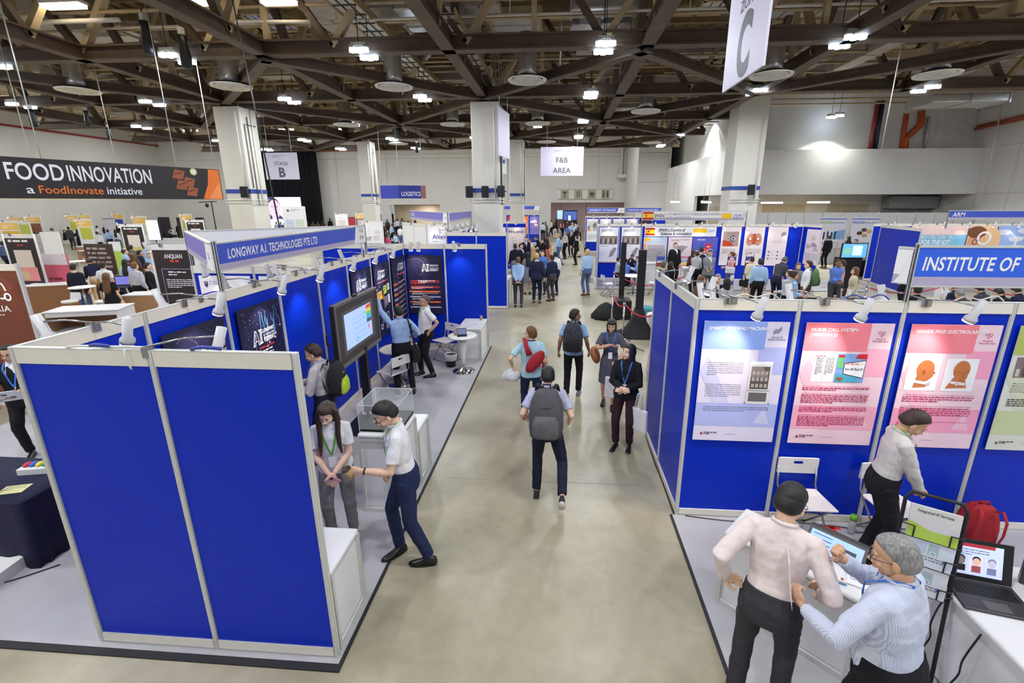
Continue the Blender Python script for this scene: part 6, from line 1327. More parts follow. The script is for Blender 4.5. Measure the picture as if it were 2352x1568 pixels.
def wcounter(u0,v0,w,d,h,front,lab,shelf=False,rz=0):
    p = gz(u0,v0,h); t = thing('wood_counter',lab,'counter',(p.x,p.y,0),rz)
    mb = MB(); mb.box((0,0,h-.04),(w,d,h),m_counter); mb.build('counter_top',t,bevel=.01)
    mb = MB(); mb.box((.02,.02,0),(.06,d-.02,h-.04),front); mb.box((w-.06,.02,0),(w-.02,d-.02,h-.04),front if not shelf else m_counter); mb.build('side_panels',t)
    mb = MB()
    if shelf: mb.box((.06,.05,h*.45),(w-.06,d-.02,h*.45+.03),m_counter); mb.box((.06,d-.05,0),(w-.06,d-.02,h-.04),m_woodl); mb.box((.06,.02,h-.14),(w-.06,.04,h-.04),m_counter)
    else: mb.box((.06,.02,0),(w-.06,.05,h-.04),front)
    mb.build('front_panel',t)
wcounter(92,718,1.55,.75,1.0,m_woodl,'white topped counter with an open shelf, lower left',True,R(18)); wcounter(50,657,1.4,.6,1.0,m_wood,'dark wood fronted counter left of the man in the navy suit',False,R(25)); wcounter(277,678,2.6,.6,.95,m_woodl,'white counter with a wood end carrying a laptop',False,R(14)); wcounter(172,566,1.6,.6,1.0,m_woodl,'wood fronted counter behind the man in the dark blue T-shirt'); wcounter(345,548,3,.6,.95,m_counter,'white counter near the bright glare')
def bar_table(u,v,lab,r=.32): p = gz(u,v,1.08); return round_table(p.x,p.y,r,1.08,lab,False,0)
bar_table(188,658,'white round bar table in the left hall'); bar_table(176,599,'small bar table farther back in the left hall')
def stool(x,y,lab,rz=0):
    t = thing('bar_stool',lab,'bar stool',(x,y,0),rz); mb = MB(); mb.lathe((0,0,0),[(.17,.72),(.2,.76),(.17,.79)],m_counter,18); mb.build('seat',t); mb = MB(); mb.prism([(-.17,.16,.78),(.17,.16,.78),(.15,.2,.98),(-.15,.2,.98)],(0,.02,0),m_counter); mb.build('backrest',t); mb = MB(); mb.lathe((0,0,0),[(.2,0),(.2,.015),(.025,.04),(.025,.74)],m_chrome,16); mb.build('pedestal',t)
for k,(u,v,l) in enumerate(((160,690,'behind the low shelf counter'),(188,575,'beside the menu board'),(235,690,'beside the woman in the black dress'))): p = gz(u,v,.78); stool(p.x,p.y,'white bar stool '+l)
p = gz(285,658,.97); laptop(p.x,p.y,.98,R(20),.45,.32,100,'dark laptop and screen on the wood ended counter',None,(110,110,190))
# bright glare lamp in the left hall
p = gy(352,528,24); t = thing('light_panel','glaring bright white light panel in the left hall','light panel',p); m_gl = M('glare_lamp',(240,240,255),.4,emit=14,noise=0); mb = MB(); mb.box((-.35,0,-.55),(.35,.12,.55),m_black); mb.build('lamp_box',t); mb = MB(); mb.box((-.33,-.01,-.52),(.33,0,.52),m_gl); mb.build('lamp_front',t); mb = MB(); mb.cyl((0,.06,-.55),(0,.06,-p.z+.0),.03,m_steel,8); mb.build('stand_pole',t); mb = MB(); mb.lathe((0,.06,-p.z),[(.3,0),(.3,.03),(.03,.05)],m_steel,16); mb.build('stand_base',t)
# yellow floor patch near the stools
p = gz(170,705); mb = MB(); mb.box((-1.2,-1.5,0),(2.4,4.5,.008),M('yellow_floor',(220,180,90),.6)); o = mb.build('yellow_carpet'); o.location = (-15.5,12.6,0); tag(o,'amber yellow floor patch under the bar tables','carpet')
# corridor screens
for k,(u,v,w,h,c,l) in enumerate(((1286,494,.75,1.3,(150,190,240),'tall lit screen in the far corridor'),(1310,496,1.6,1.3,(70,100,170),'wide dark blue lit kiosk in the far corridor'),(1308,501,.4,.7,(220,226,236),'small pale notice in front of the corridor kiosk'))):
    Y = (56,55,50.5)[k]; p = gy(u,v,Y); t = thing('corridor_screen',l,'screen',(p.x-w/2,Y,0)); mb = MB(); mb.box((0,0,0),(w,.2,p.z+h/2),M('kiosk_shell%d'%k,(120,100,110) if k == 0 else (30,36,70),.5)); mb.build('kiosk_shell',t); mb = MB(); mb.box((.06,-.02,p.z-h*.35),(w-.06,0,p.z+h*.42),E_('cs%d'%k,c,1.2)); mb.build('screen_face',t)
for x,l in ((-15.3,'left of'),(-9.9,'right of')): pass
# desk with navy cloth on the near left
t = trestle(-6.6,3.35,-5.05,4.1,.75,'navy cloth covered table at the left edge',M('navy_cloth',(22,20,58),.85,noise=.15))
mb = MB(); mb.box((-.8,-.2,0),(.7,.2,.12),m_white); o = mb.build('white_board_base'); o.location = (-5.9,3.2,.012); o.rotation_euler = (0,0,R(6)); tag(o,'white plinth strip at the foot of the navy table','plinth')
t = thing('acrylic_holder','clear leaflet holders filled with pale leaflets on the navy table','leaflet holder',(-5.75,3.5,.75)); 
for k in range(4): mb = MB(); x = -.35+.2*k; mb.prism([(x,0,0),(x+.02,-.18,0),(x+.1,-.16,.28),(x+.08,.02,.28)],(.012,0,0),m_acre if k%2 else M('leaflet_pale',(214,204,214),.5)); mb.build('leaflet_stack',t)
t = thing('acrylic_holder','single clear leaflet holder beside the blue wall post','leaflet holder',(-4.95,3.7,.75)); mb = MB(); mb.prism([(0,0,0),(.2,-.02,0),(.2,.08,.26),(0,.1,.26)],(0,.012,0),M('leaflet_pale',(214,204,214),.5)); mb.build('leaflet_stack',t)
papers(-5.35,3.55,.752,.22,.15,.3,'pale yellow flyer on the navy table',(226,220,150),1)
t = thing('sweets_tray','white tray of colourful wrapped sweets','tray',(-5.4,3.88,.752),.2); mb = MB(); mb.box((-.2,-.08,0),(.2,.08,.07),m_white); mb.build('tray_box',t,bevel=.006)
for k,c in enumerate(((206,40,60),(40,90,200),(230,210,50),(40,160,80),(40,90,200),(230,210,50))): mb = MB(); mb.ell((-.15+.06*k,0,.085),(.03,.05,.02),P('sweet%d'%k,c),10,6); mb.build('wrapped_sweet',t)
cable([(-6.4,3.1,.02),(-5.9,3.0,.02),(-5.3,3.1,.02),(-4.9,3.4,.02)],.006,m_cabk,'black cable on the carpet by the navy table')
# ================= people
DT = bpy.data.textures.new('cloth_folds','CLOUDS'); DT.noise_scale = .07; DT.noise_depth = 1
def fuse(mb, voxel, smooth=3, fold=0):
    o = bpy.data.objects.new('f', mb.mesh()); r = o.modifiers.new('r','REMESH'); r.mode = 'VOXEL'; r.voxel_size = voxel; r.use_smooth_shade = True
    if fold: d = o.modifiers.new('d','DISPLACE'); d.texture = DT; d.strength = fold; d.mid_level = .5; d.texture_coords = 'LOCAL'
    if smooth: s = o.modifiers.new('s','SMOOTH'); s.factor = .5; s.iterations = smooth
    me = evaluated_mesh(o); bpy.data.objects.remove(o); me.materials.clear(); me.materials.append(mb.mats[0])
    me.polygons.foreach_set('material_index',[0]*len(me.polygons)); me.polygons.foreach_set('use_smooth',[True]*len(me.polygons)); return me
def join(mes, name):
    vs = []; fs = []
    for me in mes:
        k = len(vs); n = len(me.vertices); co = np.empty(n*3,'f'); me.vertices.foreach_get('co',co); vs.extend(co.reshape(-1,3).tolist())
        fs.extend(tuple(i+k for i in p.vertices) for p in me.polygons)
    m = bpy.data.meshes.new(name); m.from_pydata(vs,[],fs); m.materials.append(mes[0].materials[0]); m.polygons.foreach_set('use_smooth',[True]*len(fs)); m.update(); return m
def ik(a, c, l1, l2, pole):
    a = Vector(a); c = Vector(c); d = c-a; D = min(max(d.length,abs(l1-l2)+.02),l1+l2-.004); u = d.normalized(); c = a+u*D
    x = (l1*l1-l2*l2+D*D)/(2*D); h = math.sqrt(max(l1*l1-x*x,0)); p = Vector(pole); p = (p-u*p.dot(u)); p = p.normalized() if p.length > 1e-4 else Vector((0,-1,0))
    return a+u*x+p*h, c
def sm(a,b,x): t = max(0,min(1,(x-a)/(b-a))); return t*t*(3-2*t)
def hair_mat(n,c):
    m = M('hair_'+n,c,.45,noise=.4,scale=40,bump=.35); nt = m.node_tree; mp = nt.nodes.new('ShaderNodeMapping'); mp.inputs['Scale'].default_value = (2.2,2.2,.22)
    tc = [x for x in nt.nodes if x.type == 'TEX_COORD'][0]; nt.links.new(tc.outputs['Object'],mp.inputs['Vector'])
    for x in nt.nodes:
        if x.type == 'TEX_NOISE': nt.links.new(mp.outputs[0],x.inputs['Vector'])
    return m
SKIN = lambda c: M('skin_%d'%c[0],c,.5,noise=.05,scale=30)
sk1 = SKIN((226,184,156)); sk2 = SKIN((206,160,128)); sk3 = SKIN((150,104,76)); sk4 = SKIN((236,196,172))
HR = lambda n,c: hair_mat(n,c)
h_blk = HR('black',(26,22,22)); h_dbr = HR('darkbrown',(54,36,28)); h_br = HR('brown',(104,66,36)); h_gry = HR('grey',(132,130,128)); h_bld = HR('blonde',(190,158,104)); h_sp = HR('saltpepper',(78,74,72))
CL = lambda n,c,**k: M('cloth_'+n,c,.85,noise=k.pop('noise',.08),bump=.15,scale=k.pop('scale',18),spec=.25,**k)
def hand_mb(m, s, curl, side, n=8):
    """wrist at the origin, fingers along +X, palm facing -Z; side +1 puts the thumb at +Y"""
    mb = MB(); mb.ell((.048*s,0,0),(.052*s,.038*s,.015*s),m,12,8); mb.ell((.015*s,0,0),(.03*s,.027*s,.02*s),m,10,6)
    for i,(y,L) in enumerate(((.028,.068),(.0095,.078),(-.0095,.073),(-.027,.058))):
        p = Vector((.08,y*side,0)); pts = [Vector((.06,y*side*.9,0)),p]; a = 0
        for f in (.45,.32,.23): a += curl*(.8+.15*i); p = p+Vector((math.cos(a),0,-math.sin(a)))*L*f; pts.append(p)
        mb.tube([q*s for q in pts],[.0095*s,.0095*s,.009*s,.0082*s,.0065*s],m,n)
    t = [Vector((.012,.02*side,-.004)),Vector((.038,.046*side,-.012)),Vector((.062,.058*side,-.018-.01*curl)),Vector((.082,.056*side-.012*curl*side,-.022-.02*curl))]
    mb.tube([q*s for q in t],[.014*s,.0125*s,.0105*s,.008*s],m,n); return mb
def head_mb(m):
    mb = MB(); mb.ell((0,-.008,.035),(.075,.094,.082),m,20,14); mb.ell((0,.028,-.03),(.061,.064,.08),m,18,12); mb.ell((0,.034,-.075),(.045,.045,.034),m,16,10); mb.ell((0,.064,-.1),(.02,.018,.014),m)
    mb.ell((0,.078,.012),(.05,.014,.012),m); mb.tube([(0,.086,.004),(0,.1,-.022),(0,.11,-.042)],[.009,.01,.015],m,8); mb.ell((0,.088,-.069),(.024,.01,.013),m)
    for s in (-1,1): mb.ell((s*.077,-.006,-.018),(.009,.02,.031),m,10,8); mb.ell((s*.036,.06,-.038),(.025,.024,.024),m,10,8); mb.ell((s*.016,.095,-.044),(.009,.01,.008),m,8,6)
    mb.tube([(0,-.02,-.02),(0,-.022,-.075)],[.056,.05],m,14); return mb
def hair_mb(kind, m, lo, part=0):
    mb = MB(); n,k = (28,18) if lo else (48,30); R_ = []; rr = random.Random(len(kind))
    for i in range(k+1):
        th = math.pi*(i+.01)/(k+.02); ring = []
        for j in range(n):
            ph = 2*math.pi*j/n; d = Vector((math.sin(th)*math.cos(ph),math.sin(th)*math.sin(ph),-math.cos(th)))
            hl = -.93+1.35*sm(-.5,.85,d.y)
            if kind in ('bob','long','bun'): hl = -.85+1.15*sm(.05,.8,d.y)-.1*abs(d.x)
            if kind == 'fringe': hl = -.9+.95*sm(.1,.75,d.y)
            c = sm(hl-.1,hl+.2,d.z)
            if kind == 'balding': c *= 1-sm(.55,.8,d.z+.1*d.y)
            if kind == 'bald': c = 0
            th_ = .1+.07*max(d.z,0)+.03*rr.random()
            if kind == 'short': th_ = (.05+.1*max(d.z,0)*(1+.3*d.y)+.03*rr.random())
            if kind == 'crop': th_ = .03+.03*max(d.z,0)+.015*rr.random()
            if kind in ('bob','long','fringe'): th_ = .12+.05*max(d.z,0)
            f = .9+c*(.1+th_); w_ = 1+.42*max(-d.z,0)*sm(.35,-.3,d.y)*c if d.z < 0 else 1; zr = .082+.036*sm(.3,-.2,d.y)*(d.z < 0); ring.append(Vector((0,-.008,.035))+Vector((d.x*.075*f*w_,d.y*.094*f*w_,d.z*zr*f)))
        R_.append(ring)
    if kind != 'bald' and part == 0: mb.rings(R_,m)
    def curtain(zs):
        if part == 0: return
        R2 = []
        for z,w,d,y in zs: R2.append([(w*math.cos(2*math.pi*j/20)*(1+.03*(j%2)),y+d*math.sin(2*math.pi*j/20)*(1+.04*(j%2)),z) for j in range(20)])
        mb.rings(R2,m)
    if kind in ('bob','fringe'): curtain([(.06,.08,.08,-.03),(0,.09,.082,-.032),(-.08,.092,.075,-.04),(-.15,.085,.062,-.05),(-.2,.07,.05,-.055)])
    if kind == 'long': curtain([(.06,.08,.08,-.03),(0,.089,.08,-.035),(-.1,.092,.07,-.05),(-.2,.095,.05,-.08),(-.32,.1,.04,-.105),(-.42,.09,.03,-.11),(-.46,.05,.015,-.11)])
    if kind == 'bun' and part == 0: mb.ell((0,-.115,.01),(.036,.036,.036),m)
    return mb
def xf(mb, Mx): mb.v = [tuple(Mx@Vector(p)) for p in mb.v]; return mb
def frame(o, fwd, nrm):
    x = Vector(fwd).normalized(); z = Vector(nrm); z = (z-x*z.dot(x)).normalized(); y = z.cross(x)
    return Matrix(((x.x,y.x,z.x,o.x),(x.y,y.y,z.y,o.y),(x.z,y.z,z.z,o.z),(0,0,0,1)))
def person(label, x, y, rz, h=1.7, z0=0, fem=0, fat=1., lean=0, twist=0, head=(0,0,0), L=(-.24,.05,.86), Rw=(.24,.05,.86), Lp=(-.12,-1,0), Rp=(.12,-1,0), Lh=None, Rh=None, Ln=None, Rn=None,
           feet=((-.1,0,0,0),(.1,0,0,0)), hip=(0,0,.93), top='shirt', topm=None, hem=.9, bot='trousers', botm=None, shoem=None, skin=None, hair='short', hairm=None, det=2, curl=.35, kneep=(0,1,0),
           glasses=0, lany=None, badge=None, collar=None, extra=None, knee_in=0, cat='person', inner=None, fold=.012, tie=None):
    S = h/1.7; skin = skin or sk1; hairm = hairm or h_blk; t = thing('person',label,cat,(x,y,z0),rz); t.scale = (S,S,S)
    P0 = Vector(hip); pit = Matrix.Rotation(-math.radians(lean),4,'X')@Matrix.Rotation(math.radians(twist),4,'Z')
    U = Matrix.Translation(P0)@pit@Matrix.Translation(-Vector((0,0,.93)))
    sw = .148 if fem else .166; ww = .11 if fem else .135; hw = .088
    vx = (.0085,.011,.024)[2-det]; lo = det == 0
    shL,shR = U@Vector((-sw,0,1.375)),U@Vector((sw,0,1.375))
    wl = Vector(L); wr = Vector(Rw); eL,wl = ik(shL,wl,.285,.25,Lp); eR,wr = ik(shR,wr,.285,.25,Rp)
    legs = []
    for s,ft in zip((-1,1),feet):
        hp = P0+Vector((s*hw,0,-.02)); an = Vector((ft[0],ft[1],ft[2]+.085)); kn,an = ik(hp,an,.425,.43,Vector(kneep)+Vector((s*.12,0,0))); legs.append((hp,kn,an,ft))
    nb = U@Vector((0,-.01,1.43)); HN = U@Matrix.Translation((0,.012,1.475))@Matrix.Rotation(math.radians(head[0]),4,'Z'); HM = HN@Matrix.Rotation(-math.radians(head[1]),4,'X')@Matrix.Rotation(math.radians(head[2]),4,'Y')@Matrix.Translation((0,0,.09)); HN = HN@Matrix.Rotation(-math.radians(head[1]*.35),4,'X')@Matrix.Translation((0,.01,.085))
    def torso(mb,m,g,z0_,z1_,belly=0,flare=0):
        prof = [(.8,.13,.095,-.01),(.86,.155,.11,-.01),(.93,.158 if fem else .155,.112,-.008),(1.02,.13 if fem else .142,.1,.0),(1.1,.118 if fem else .14,.095,.004),(1.2,.132 if fem else .155,.106,.008),(1.3,.145 if fem else .168,.105,.006),(1.37,.128 if fem else .148,.085,0),(1.415,.08 if fem else .094,.07,-.006),(1.455,.056,.056,-.01)]
        R_ = []; pr_ = [q for q in prof if z0_-1e-6 <= q[0] <= z1_+1e-6]
        for z,w,d,yy in pr_:
            w += flare*sm(1.04,.86,z)*(1.9 if z < .82 else 1); d += flare*.6*sm(1.04,.86,z)
            f = 1+(fat-1)*(1 if z < 1.25 else .5); bl = belly*math.exp(-((z-1.05)/.12)**2); w = (w+.0)*f+g; d = d*f+g+bl*.5; ring = []
            for j in range(24):
                a = 2*math.pi*j/24; ca,sa = math.cos(a),math.sin(a); p = Vector((math.copysign(abs(ca)**.85,ca)*w,yy+bl*.5+math.copysign(abs(sa)**.85,sa)*d,z))
                k = sm(.86,.98,z); q0 = p+P0-Vector((0,0,.93)); ring.append(q0.lerp(U@p,k))
            R_.append(ring)
        mb.rings(R_,m)
    # --- body: head, trunk, arms, legs fused into one skin, hands with five fingers
    mb = MB(); torso(mb,skin,-.03,.86,1.455)
    for s,sh,e,w in ((-1,shL,eL,wl),(1,shR,eR,wr)): mb.tube([U@Vector((s*.08,0,1.39)),sh,sh.lerp(e,.5),e,e.lerp(w,.35),w],[.04,.048,.042,.037,.037,.026],skin,12)
    for hp,kn,an,ft in legs: mb.tube([hp+Vector((0,0,.03)),hp.lerp(kn,.5),kn,kn.lerp(an,.35)+Vector((0,-.01,0)),an],[.06,.056,.044,.044,.032] if top != 'dress' else [.075,.066,.05,.053,.034],skin,12)
    mb.tube([nb-Vector((0,0,.05)),nb+Vector((0,0,.01)),HM@Vector((0,-.02,-.055))],[.062,.055,.05],skin,12)
    parts = [fuse(mb,.012 if det else .03,2)]
    hm = xf(head_mb(skin),HM); parts.append(fuse(hm,.0045 if det == 2 else .009 if det else .016,3 if det == 2 else 1))
    for s,w,e,d,nn in ((-1,wl,eL,Lh,Ln),(1,wr,eR,Rh,Rn)):
        fw = Vector(d) if d else (w-e); no = Vector(nn) if nn else Vector((s,0,.1)); hb = xf(hand_mb(skin,1,curl,1 if s < 0 else -1,8 if det else 5),Matrix.Identity(4)); 
        # the thumb points forward when the palm faces the thigh
        F_ = frame(w,fw,no); hb = xf(hb,F_); parts.append(fuse(hb,.0034,1) if det == 2 else hb.mesh())
    me = join(parts,'body'); o = bpy.data.objects.new('body',me); C.objects.link(o); o.parent = t
    def cloth(mb,name,fd=None,v=None): me = fuse(mb,v or vx,2,fold if fd is None else fd) if det else fuse(mb,vx,1); me.name = name; o = bpy.data.objects.new(name,me); C.objects.link(o); o.parent = t; return o
    # --- top
    mb = MB(); bulk = .012 if top in ('jacket','cardigan') else .004; z_h = hem
    tuck = z_h >= .9; torso(mb,topm,bulk if tuck or top == 'jacket' else bulk+.014,.8 if z_h < .84 else .86 if z_h < .9 else .93,1.42 if top == 'jacket' else 1.455,(fat-1)*.25,.022 if top in ('jacket','cardigan') else 0)
    sl = .45 if top in ('tee','dress','polo') else .97
    for s,sh,e,w in ((-1,shL,eL,wl),(1,shR,eR,wr)):
        r0 = .062+bulk
        pts = [U@Vector((s*.08,0,1.38)),sh-(U.to_3x3()@Vector((0,0,.006))),sh.lerp(e,.35)]; rs = [.055+bulk*.5,r0*.86,r0*.88]
        if sl > .5: pts += [sh.lerp(e,.7),e,e.lerp(w,.4),e.lerp(w,.88 if top != 'rolled' else .3)]; rs += [r0*.84,.05+bulk,.046+bulk*.8,.04+bulk*.7]
        else: pts += [sh.lerp(e,.72)]; rs += [r0*.95]
        mb.tube(pts,rs,topm,14)
    if top == 'sleeveless': pass
    o_top = cloth(mb,'dress' if top == 'dress' else 'jacket' if top in ('jacket','cardigan') else 'shirt')
    # collar
    if top != 'tee' or collar:
        mb = MB(); cm = collar or topm; ring = [U@Vector((.062*math.cos(a),.0+.062*math.sin(a)-.006,1.452+.012*math.sin(-a))) for a in [2*math.pi*j/16 for j in range(17)]]
        mb.tube(ring,.013,cm,7,1); 
        if det: 
            for s in (-1,1): mb.prism([U@Vector((s*.008,.058,1.44)),U@Vector((s*.05,.05,1.452)),U@Vector((s*.055,.078,1.4)),U@Vector((s*.03,.088,1.405))],U.to_3x3()@Vector((0,.008,0)),cm)
        mb.build('collar',t)
    if inner:      # shirt front between the lapels
        mb = MB(); R_ = []
        def fy(z,xx): return .106*math.sqrt(max(.1,1-(xx/.17)**2))+bulk*fat+(.012 if z > 1.15 else .006)+(fat-1)*.1
        mb.poly([U@Vector(q) for q in ((-.05,.07,1.43),(.05,.07,1.43),(.055,fy(1.3,.05),1.32),(.0,fy(1.1,0)+.004,1.06),(-.055,fy(1.3,.05),1.32))],inner); mb.build('shirt_front',t)
        if tie: mb = MB(); mb.poly([U@Vector(q) for q in ((-.014,.088,1.42),(.014,.088,1.42),(.022,fy(1.2,0)+.012,1.2),(0,fy(1.1,0)+.012,1.12),(-.022,fy(1.2,0)+.012,1.2))],tie); mb.build('necktie',t)
    # --- bottom
    if top != 'dress':
        mb = MB()
        if bot == 'trousers':
            torso(mb,botm,.012 if hem >= .9 else .001,.8,1.02 if hem >= .9 else .93)
            for hp,kn,an,ft in legs:
                dn = (an-kn).normalized(); mb.tube([hp+Vector((0,0,.0)),hp.lerp(kn,.4),kn,kn.lerp(an,.5),an-dn*.02],[.092*fat**.5,.083,.066,.06,.054],botm,14)
            cloth(mb,'trousers')
        else: skirt(mb,P0,botm,1.0,.55,t,legs,fat); cloth(mb,'skirt')
    if top == 'dress': mb = MB(); skirt(mb,P0,topm,1.0,.48,t,legs,fat); torso(mb,topm,.004,.86,1.1); cloth(mb,'skirt')
    # --- shoes
    shoem_ = shoem or MATS['shoe_black']
    for hp,kn,an,ft in legs:
        yaw = math.radians(ft[3]); pitch = math.radians(ft[4]) if len(ft) > 4 else 0
        Q = Matrix.Translation(an)@Matrix.Rotation(yaw,4,'Z')@Matrix.Rotation(pitch,4,'X')@Matrix.Translation((0,0,-.085))
        mb = MB(); mb.T = Q; R_ = []
        for yy,w,zt in ((-.068,.02,.05),(-.055,.034,.085),(-.01,.037,.1),(.04,.038,.085),(.09,.042,.062),(.14,.042,.05),(.175,.034,.042),(.2,.014,.03)):
            R_.append([(math.cos(a)*w,yy,.012+(max(math.sin(a),-.0))*(zt-.012)) for a in [2*math.pi*j/12 for j in range(12)]])
        mb.rings(R_,shoem_); o = mb.build('shoe',t)
        if det: mb = MB(); mb.T = Q; R_ = [[(q[0]*1.08,q[1],zz) for q in [(math.cos(a)*(.04 if math.sin(a) < .3 else .04),.066+math.sin(a)*.134) for a in [2*math.pi*j/16 for j in range(16)]]] for zz in (0,.016)]; mb.rings(R_,extra or MATS['sole_dark']); mb.build('sole',o)
    # --- hair, face
    hb = xf(hair_mb(hair,hairm,lo),HM) if hair != 'bald' else MB()
    if hair in ('long','bob','fringe'): h2 = xf(hair_mb(hair,hairm,lo,1),HN); hb.add(h2.v,h2.f,hairm,True)
    if hb.v: hb.build('hair',t)
    if det:
        mb = MB(); mb.T = HM; bm = hairm if hair != 'bald' else h_br
        for s in (-1,1): mb.tube([(s*.014,.094,.017),(s*.03,.091,.022),(s*.047,.079,.016)],[.003,.0038,.002],bm,5)
        mb.build('eyebrows',t)
        for s in (-1,1):
            mb = MB(); mb.T = HM; mb.ell((s*.031,.0845,-.004),(.0125,.008,.0055),M('eye_white',(226,220,214),.3,noise=0),10,6); mb.ell((s*.031,.0905,-.004),(.005,.004,.005),M('eye_dark',(40,26,22),.2,noise=0),8,6); mb.tube([(s*.018,.0885,-.001),(s*.031,.093,.0025),(s*.044,.084,-.001)],.0016,bm,4); mb.build('eye',t)
        mb = MB(); mb.T = HM; mb.ell((0,.0955,-.066),(.021,.006,.004),M('lips',(192,124,110),.4,noise=0),12,6); mb.ell((0,.0945,-.073),(.018,.007,.0045),MATS['lips'],12,6); mb.build('lips',t)
    if not det:
        for s in (-1,1): mb = MB(); mb.T = HM; mb.ell((s*.031,.088,-.004),(.014,.008,.008),MATS['eye_dark'],6,4); mb.build('eye',t)
        mb = MB(); mb.T = HM
        for s in (-1,1): mb.tube([(s*.014,.096,.018),(s*.047,.084,.018)],.005,h_blk,4)
        mb.build('eyebrows',t); mb = MB(); mb.T = HM; mb.ell((0,.096,-.069),(.022,.006,.006),M('lips',(192,124,110),.4,noise=0),8,4); mb.build('lips',t)
    if glasses and det:
        mb = MB(); mb.T = HM; gm = M('glasses_frame',(36,28,26),.3)
        for s in (-1,1):
            c = (s*.034,.103,-.005); mb.tube([(c[0]+.024*math.cos(a),c[1]-.004*abs(math.cos(a)),c[2]+.016*math.sin(a)) for a in [2*math.pi*j/14 for j in range(15)]],.0018,gm,5); mb.tube([(s*.058,.099,0),(s*.076,.06,.002),(s*.081,-.005,.0)],.0018,gm,5)
        mb.tube([(-.01,.104,-.002),(.01,.104,-.002)],.0018,gm,5); mb.build('glasses',t)
    if lany:
        mb = MB(); g = .012+bulk+(.0 if not fat > 1 else .012)
        def fr(xx,z): return U@Vector((xx,(.108+g)*math.sqrt(max(.05,1-(xx/.19)**2)) if z < 1.36 else .05+g+(1.45-z)*.55,z))
        for s in (-1,1):
            pts = [U@Vector((s*.03,-.068-.4*g,1.465)),U@Vector((s*.068,-.02,1.468)),U@Vector((s*.075,.04,1.44)),fr(s*.068,1.38),fr(s*.05,1.3),fr(s*.022,1.18),fr(0,1.12)]; pts = [Vector(p) for p in pts]
            vs = []; 
            for i,p in enumerate(pts): w_ = .0085; sd = (U.to_3x3()@Vector((1,0,0)))*w_ if i > 1 else (U.to_3x3()@Vector((0,0,1)))*w_; nn = U.to_3x3()@Vector((0,.003,0)); vs += [p-sd,p+sd,p+sd+nn,p-sd+nn]
            fs = []
            for i in range(len(pts)-1):
                for a in range(4): fs.append((4*i+a,4*i+(a+1)%4,4*i+4+(a+1)%4,4*i+4+a))
            mb.add(vs,fs,lany)
        lo_ = mb.build('lanyard',t)
        if badge:
            mb = MB(); c = fr(0,1.1)+U.to_3x3()@Vector((0,.008,0)); u_ = U.to_3x3()@Vector((1,0,0)); mb.prism([c-u_*.035,c+u_*.035,c+u_*.035-Vector((0,0,.12)),c-u_*.035-Vector((0,0,.12))],(0,.003,0),i_w); mb.build('badge',t)
    t['_'] = 0; del t['_']
    return t,dict(U=U,HM=HM,wl=wl,wr=wr,eL=eL,eR=eR,S=S,M=Matrix.Translation((x,y,z0))@Matrix.Rotation(rz,4,'Z')@Matrix.Scale(S,4),legs=legs)
def skirt(mb,P0,m,zt,zb,t,legs,fat):
    R_ = []; cx = sum(l[2].x for l in legs)/2; cyy = sum(l[2].y for l in legs)/2
    for z,w,d in ((zt,.135,.108),(.93,.168,.125),(.85,.18,.135),(.7,.185,.14),(zb,.195,.15)):
        k = (1-(z-zb)/(zt-zb))*.5; R_.append([(P0.x+(cx-P0.x)*k*.5+w*math.cos(2*math.pi*j/22)*fat,P0.y+(cyy-P0.y)*k*.5+d*math.sin(2*math.pi*j/22)*fat,z+P0.z-.93) for j in range(22)])
    mb.rings(R_,m)
M('shoe_black',(24,22,22),.3,noise=.1); M('sole_dark',(40,34,32),.7); s_wht = M('sole_white',(222,220,216),.6)
l_grn = M('lanyard_green',(96,170,60),.6); l_blu = M('lanyard_blue',(60,120,220),.6)
D = math.degrees
c_wpolo = CL('white_polo',(226,224,228)); c_jean = CL('jeans',(34,44,78),noise=.2,scale=30); c_blk = CL('black_trousers',(28,27,32)); c_grytr = CL('grey_trousers',(124,122,124),noise=.12); c_lblue = CL('light_blue',(160,186,226)); c_gshirt = CL('grey_shirt',(186,178,184))
c_navy = CL('navy_trousers',(30,32,52)); c_plaid = CL('plaid_shirt',(150,196,214),pat='check',rgb2=(214,232,238),scale=14); c_tee = CL('lilac_tee',(178,178,206)); c_pinkw = CL('pink_white_shirt',(224,208,206)); c_strp = CL('striped_shirt',(212,214,226),pat='stripe',rgb2=(176,184,212),scale=40)
c_chk = CL('check_shirt',(216,210,206),pat='check',rgb2=(190,186,186),scale=30); c_char = CL('charcoal_trousers',(56,54,60),noise=.12); c_dress = CL('grey_dress',(84,84,102),noise=.12); c_card = CL('black_cardigan',(28,28,34)); c_maroon = CL('maroon_trousers',(52,30,38)); c_suit = CL('black_suit',(26,26,32)); c_nsuit = CL('navy_suit',(34,36,58)); c_white = CL('white_cloth',(232,230,232)); c_pinks = CL('pink_shirt',(232,206,210))
def hold(info, side, off=(0,0,0)):   # world position of a hand's grip
    w = info['wl'] if side < 0 else info['wr']; e = info['eL'] if side < 0 else info['eR']
    return info['M']@(w+(w-e).normalized()*.07+Vector(off))
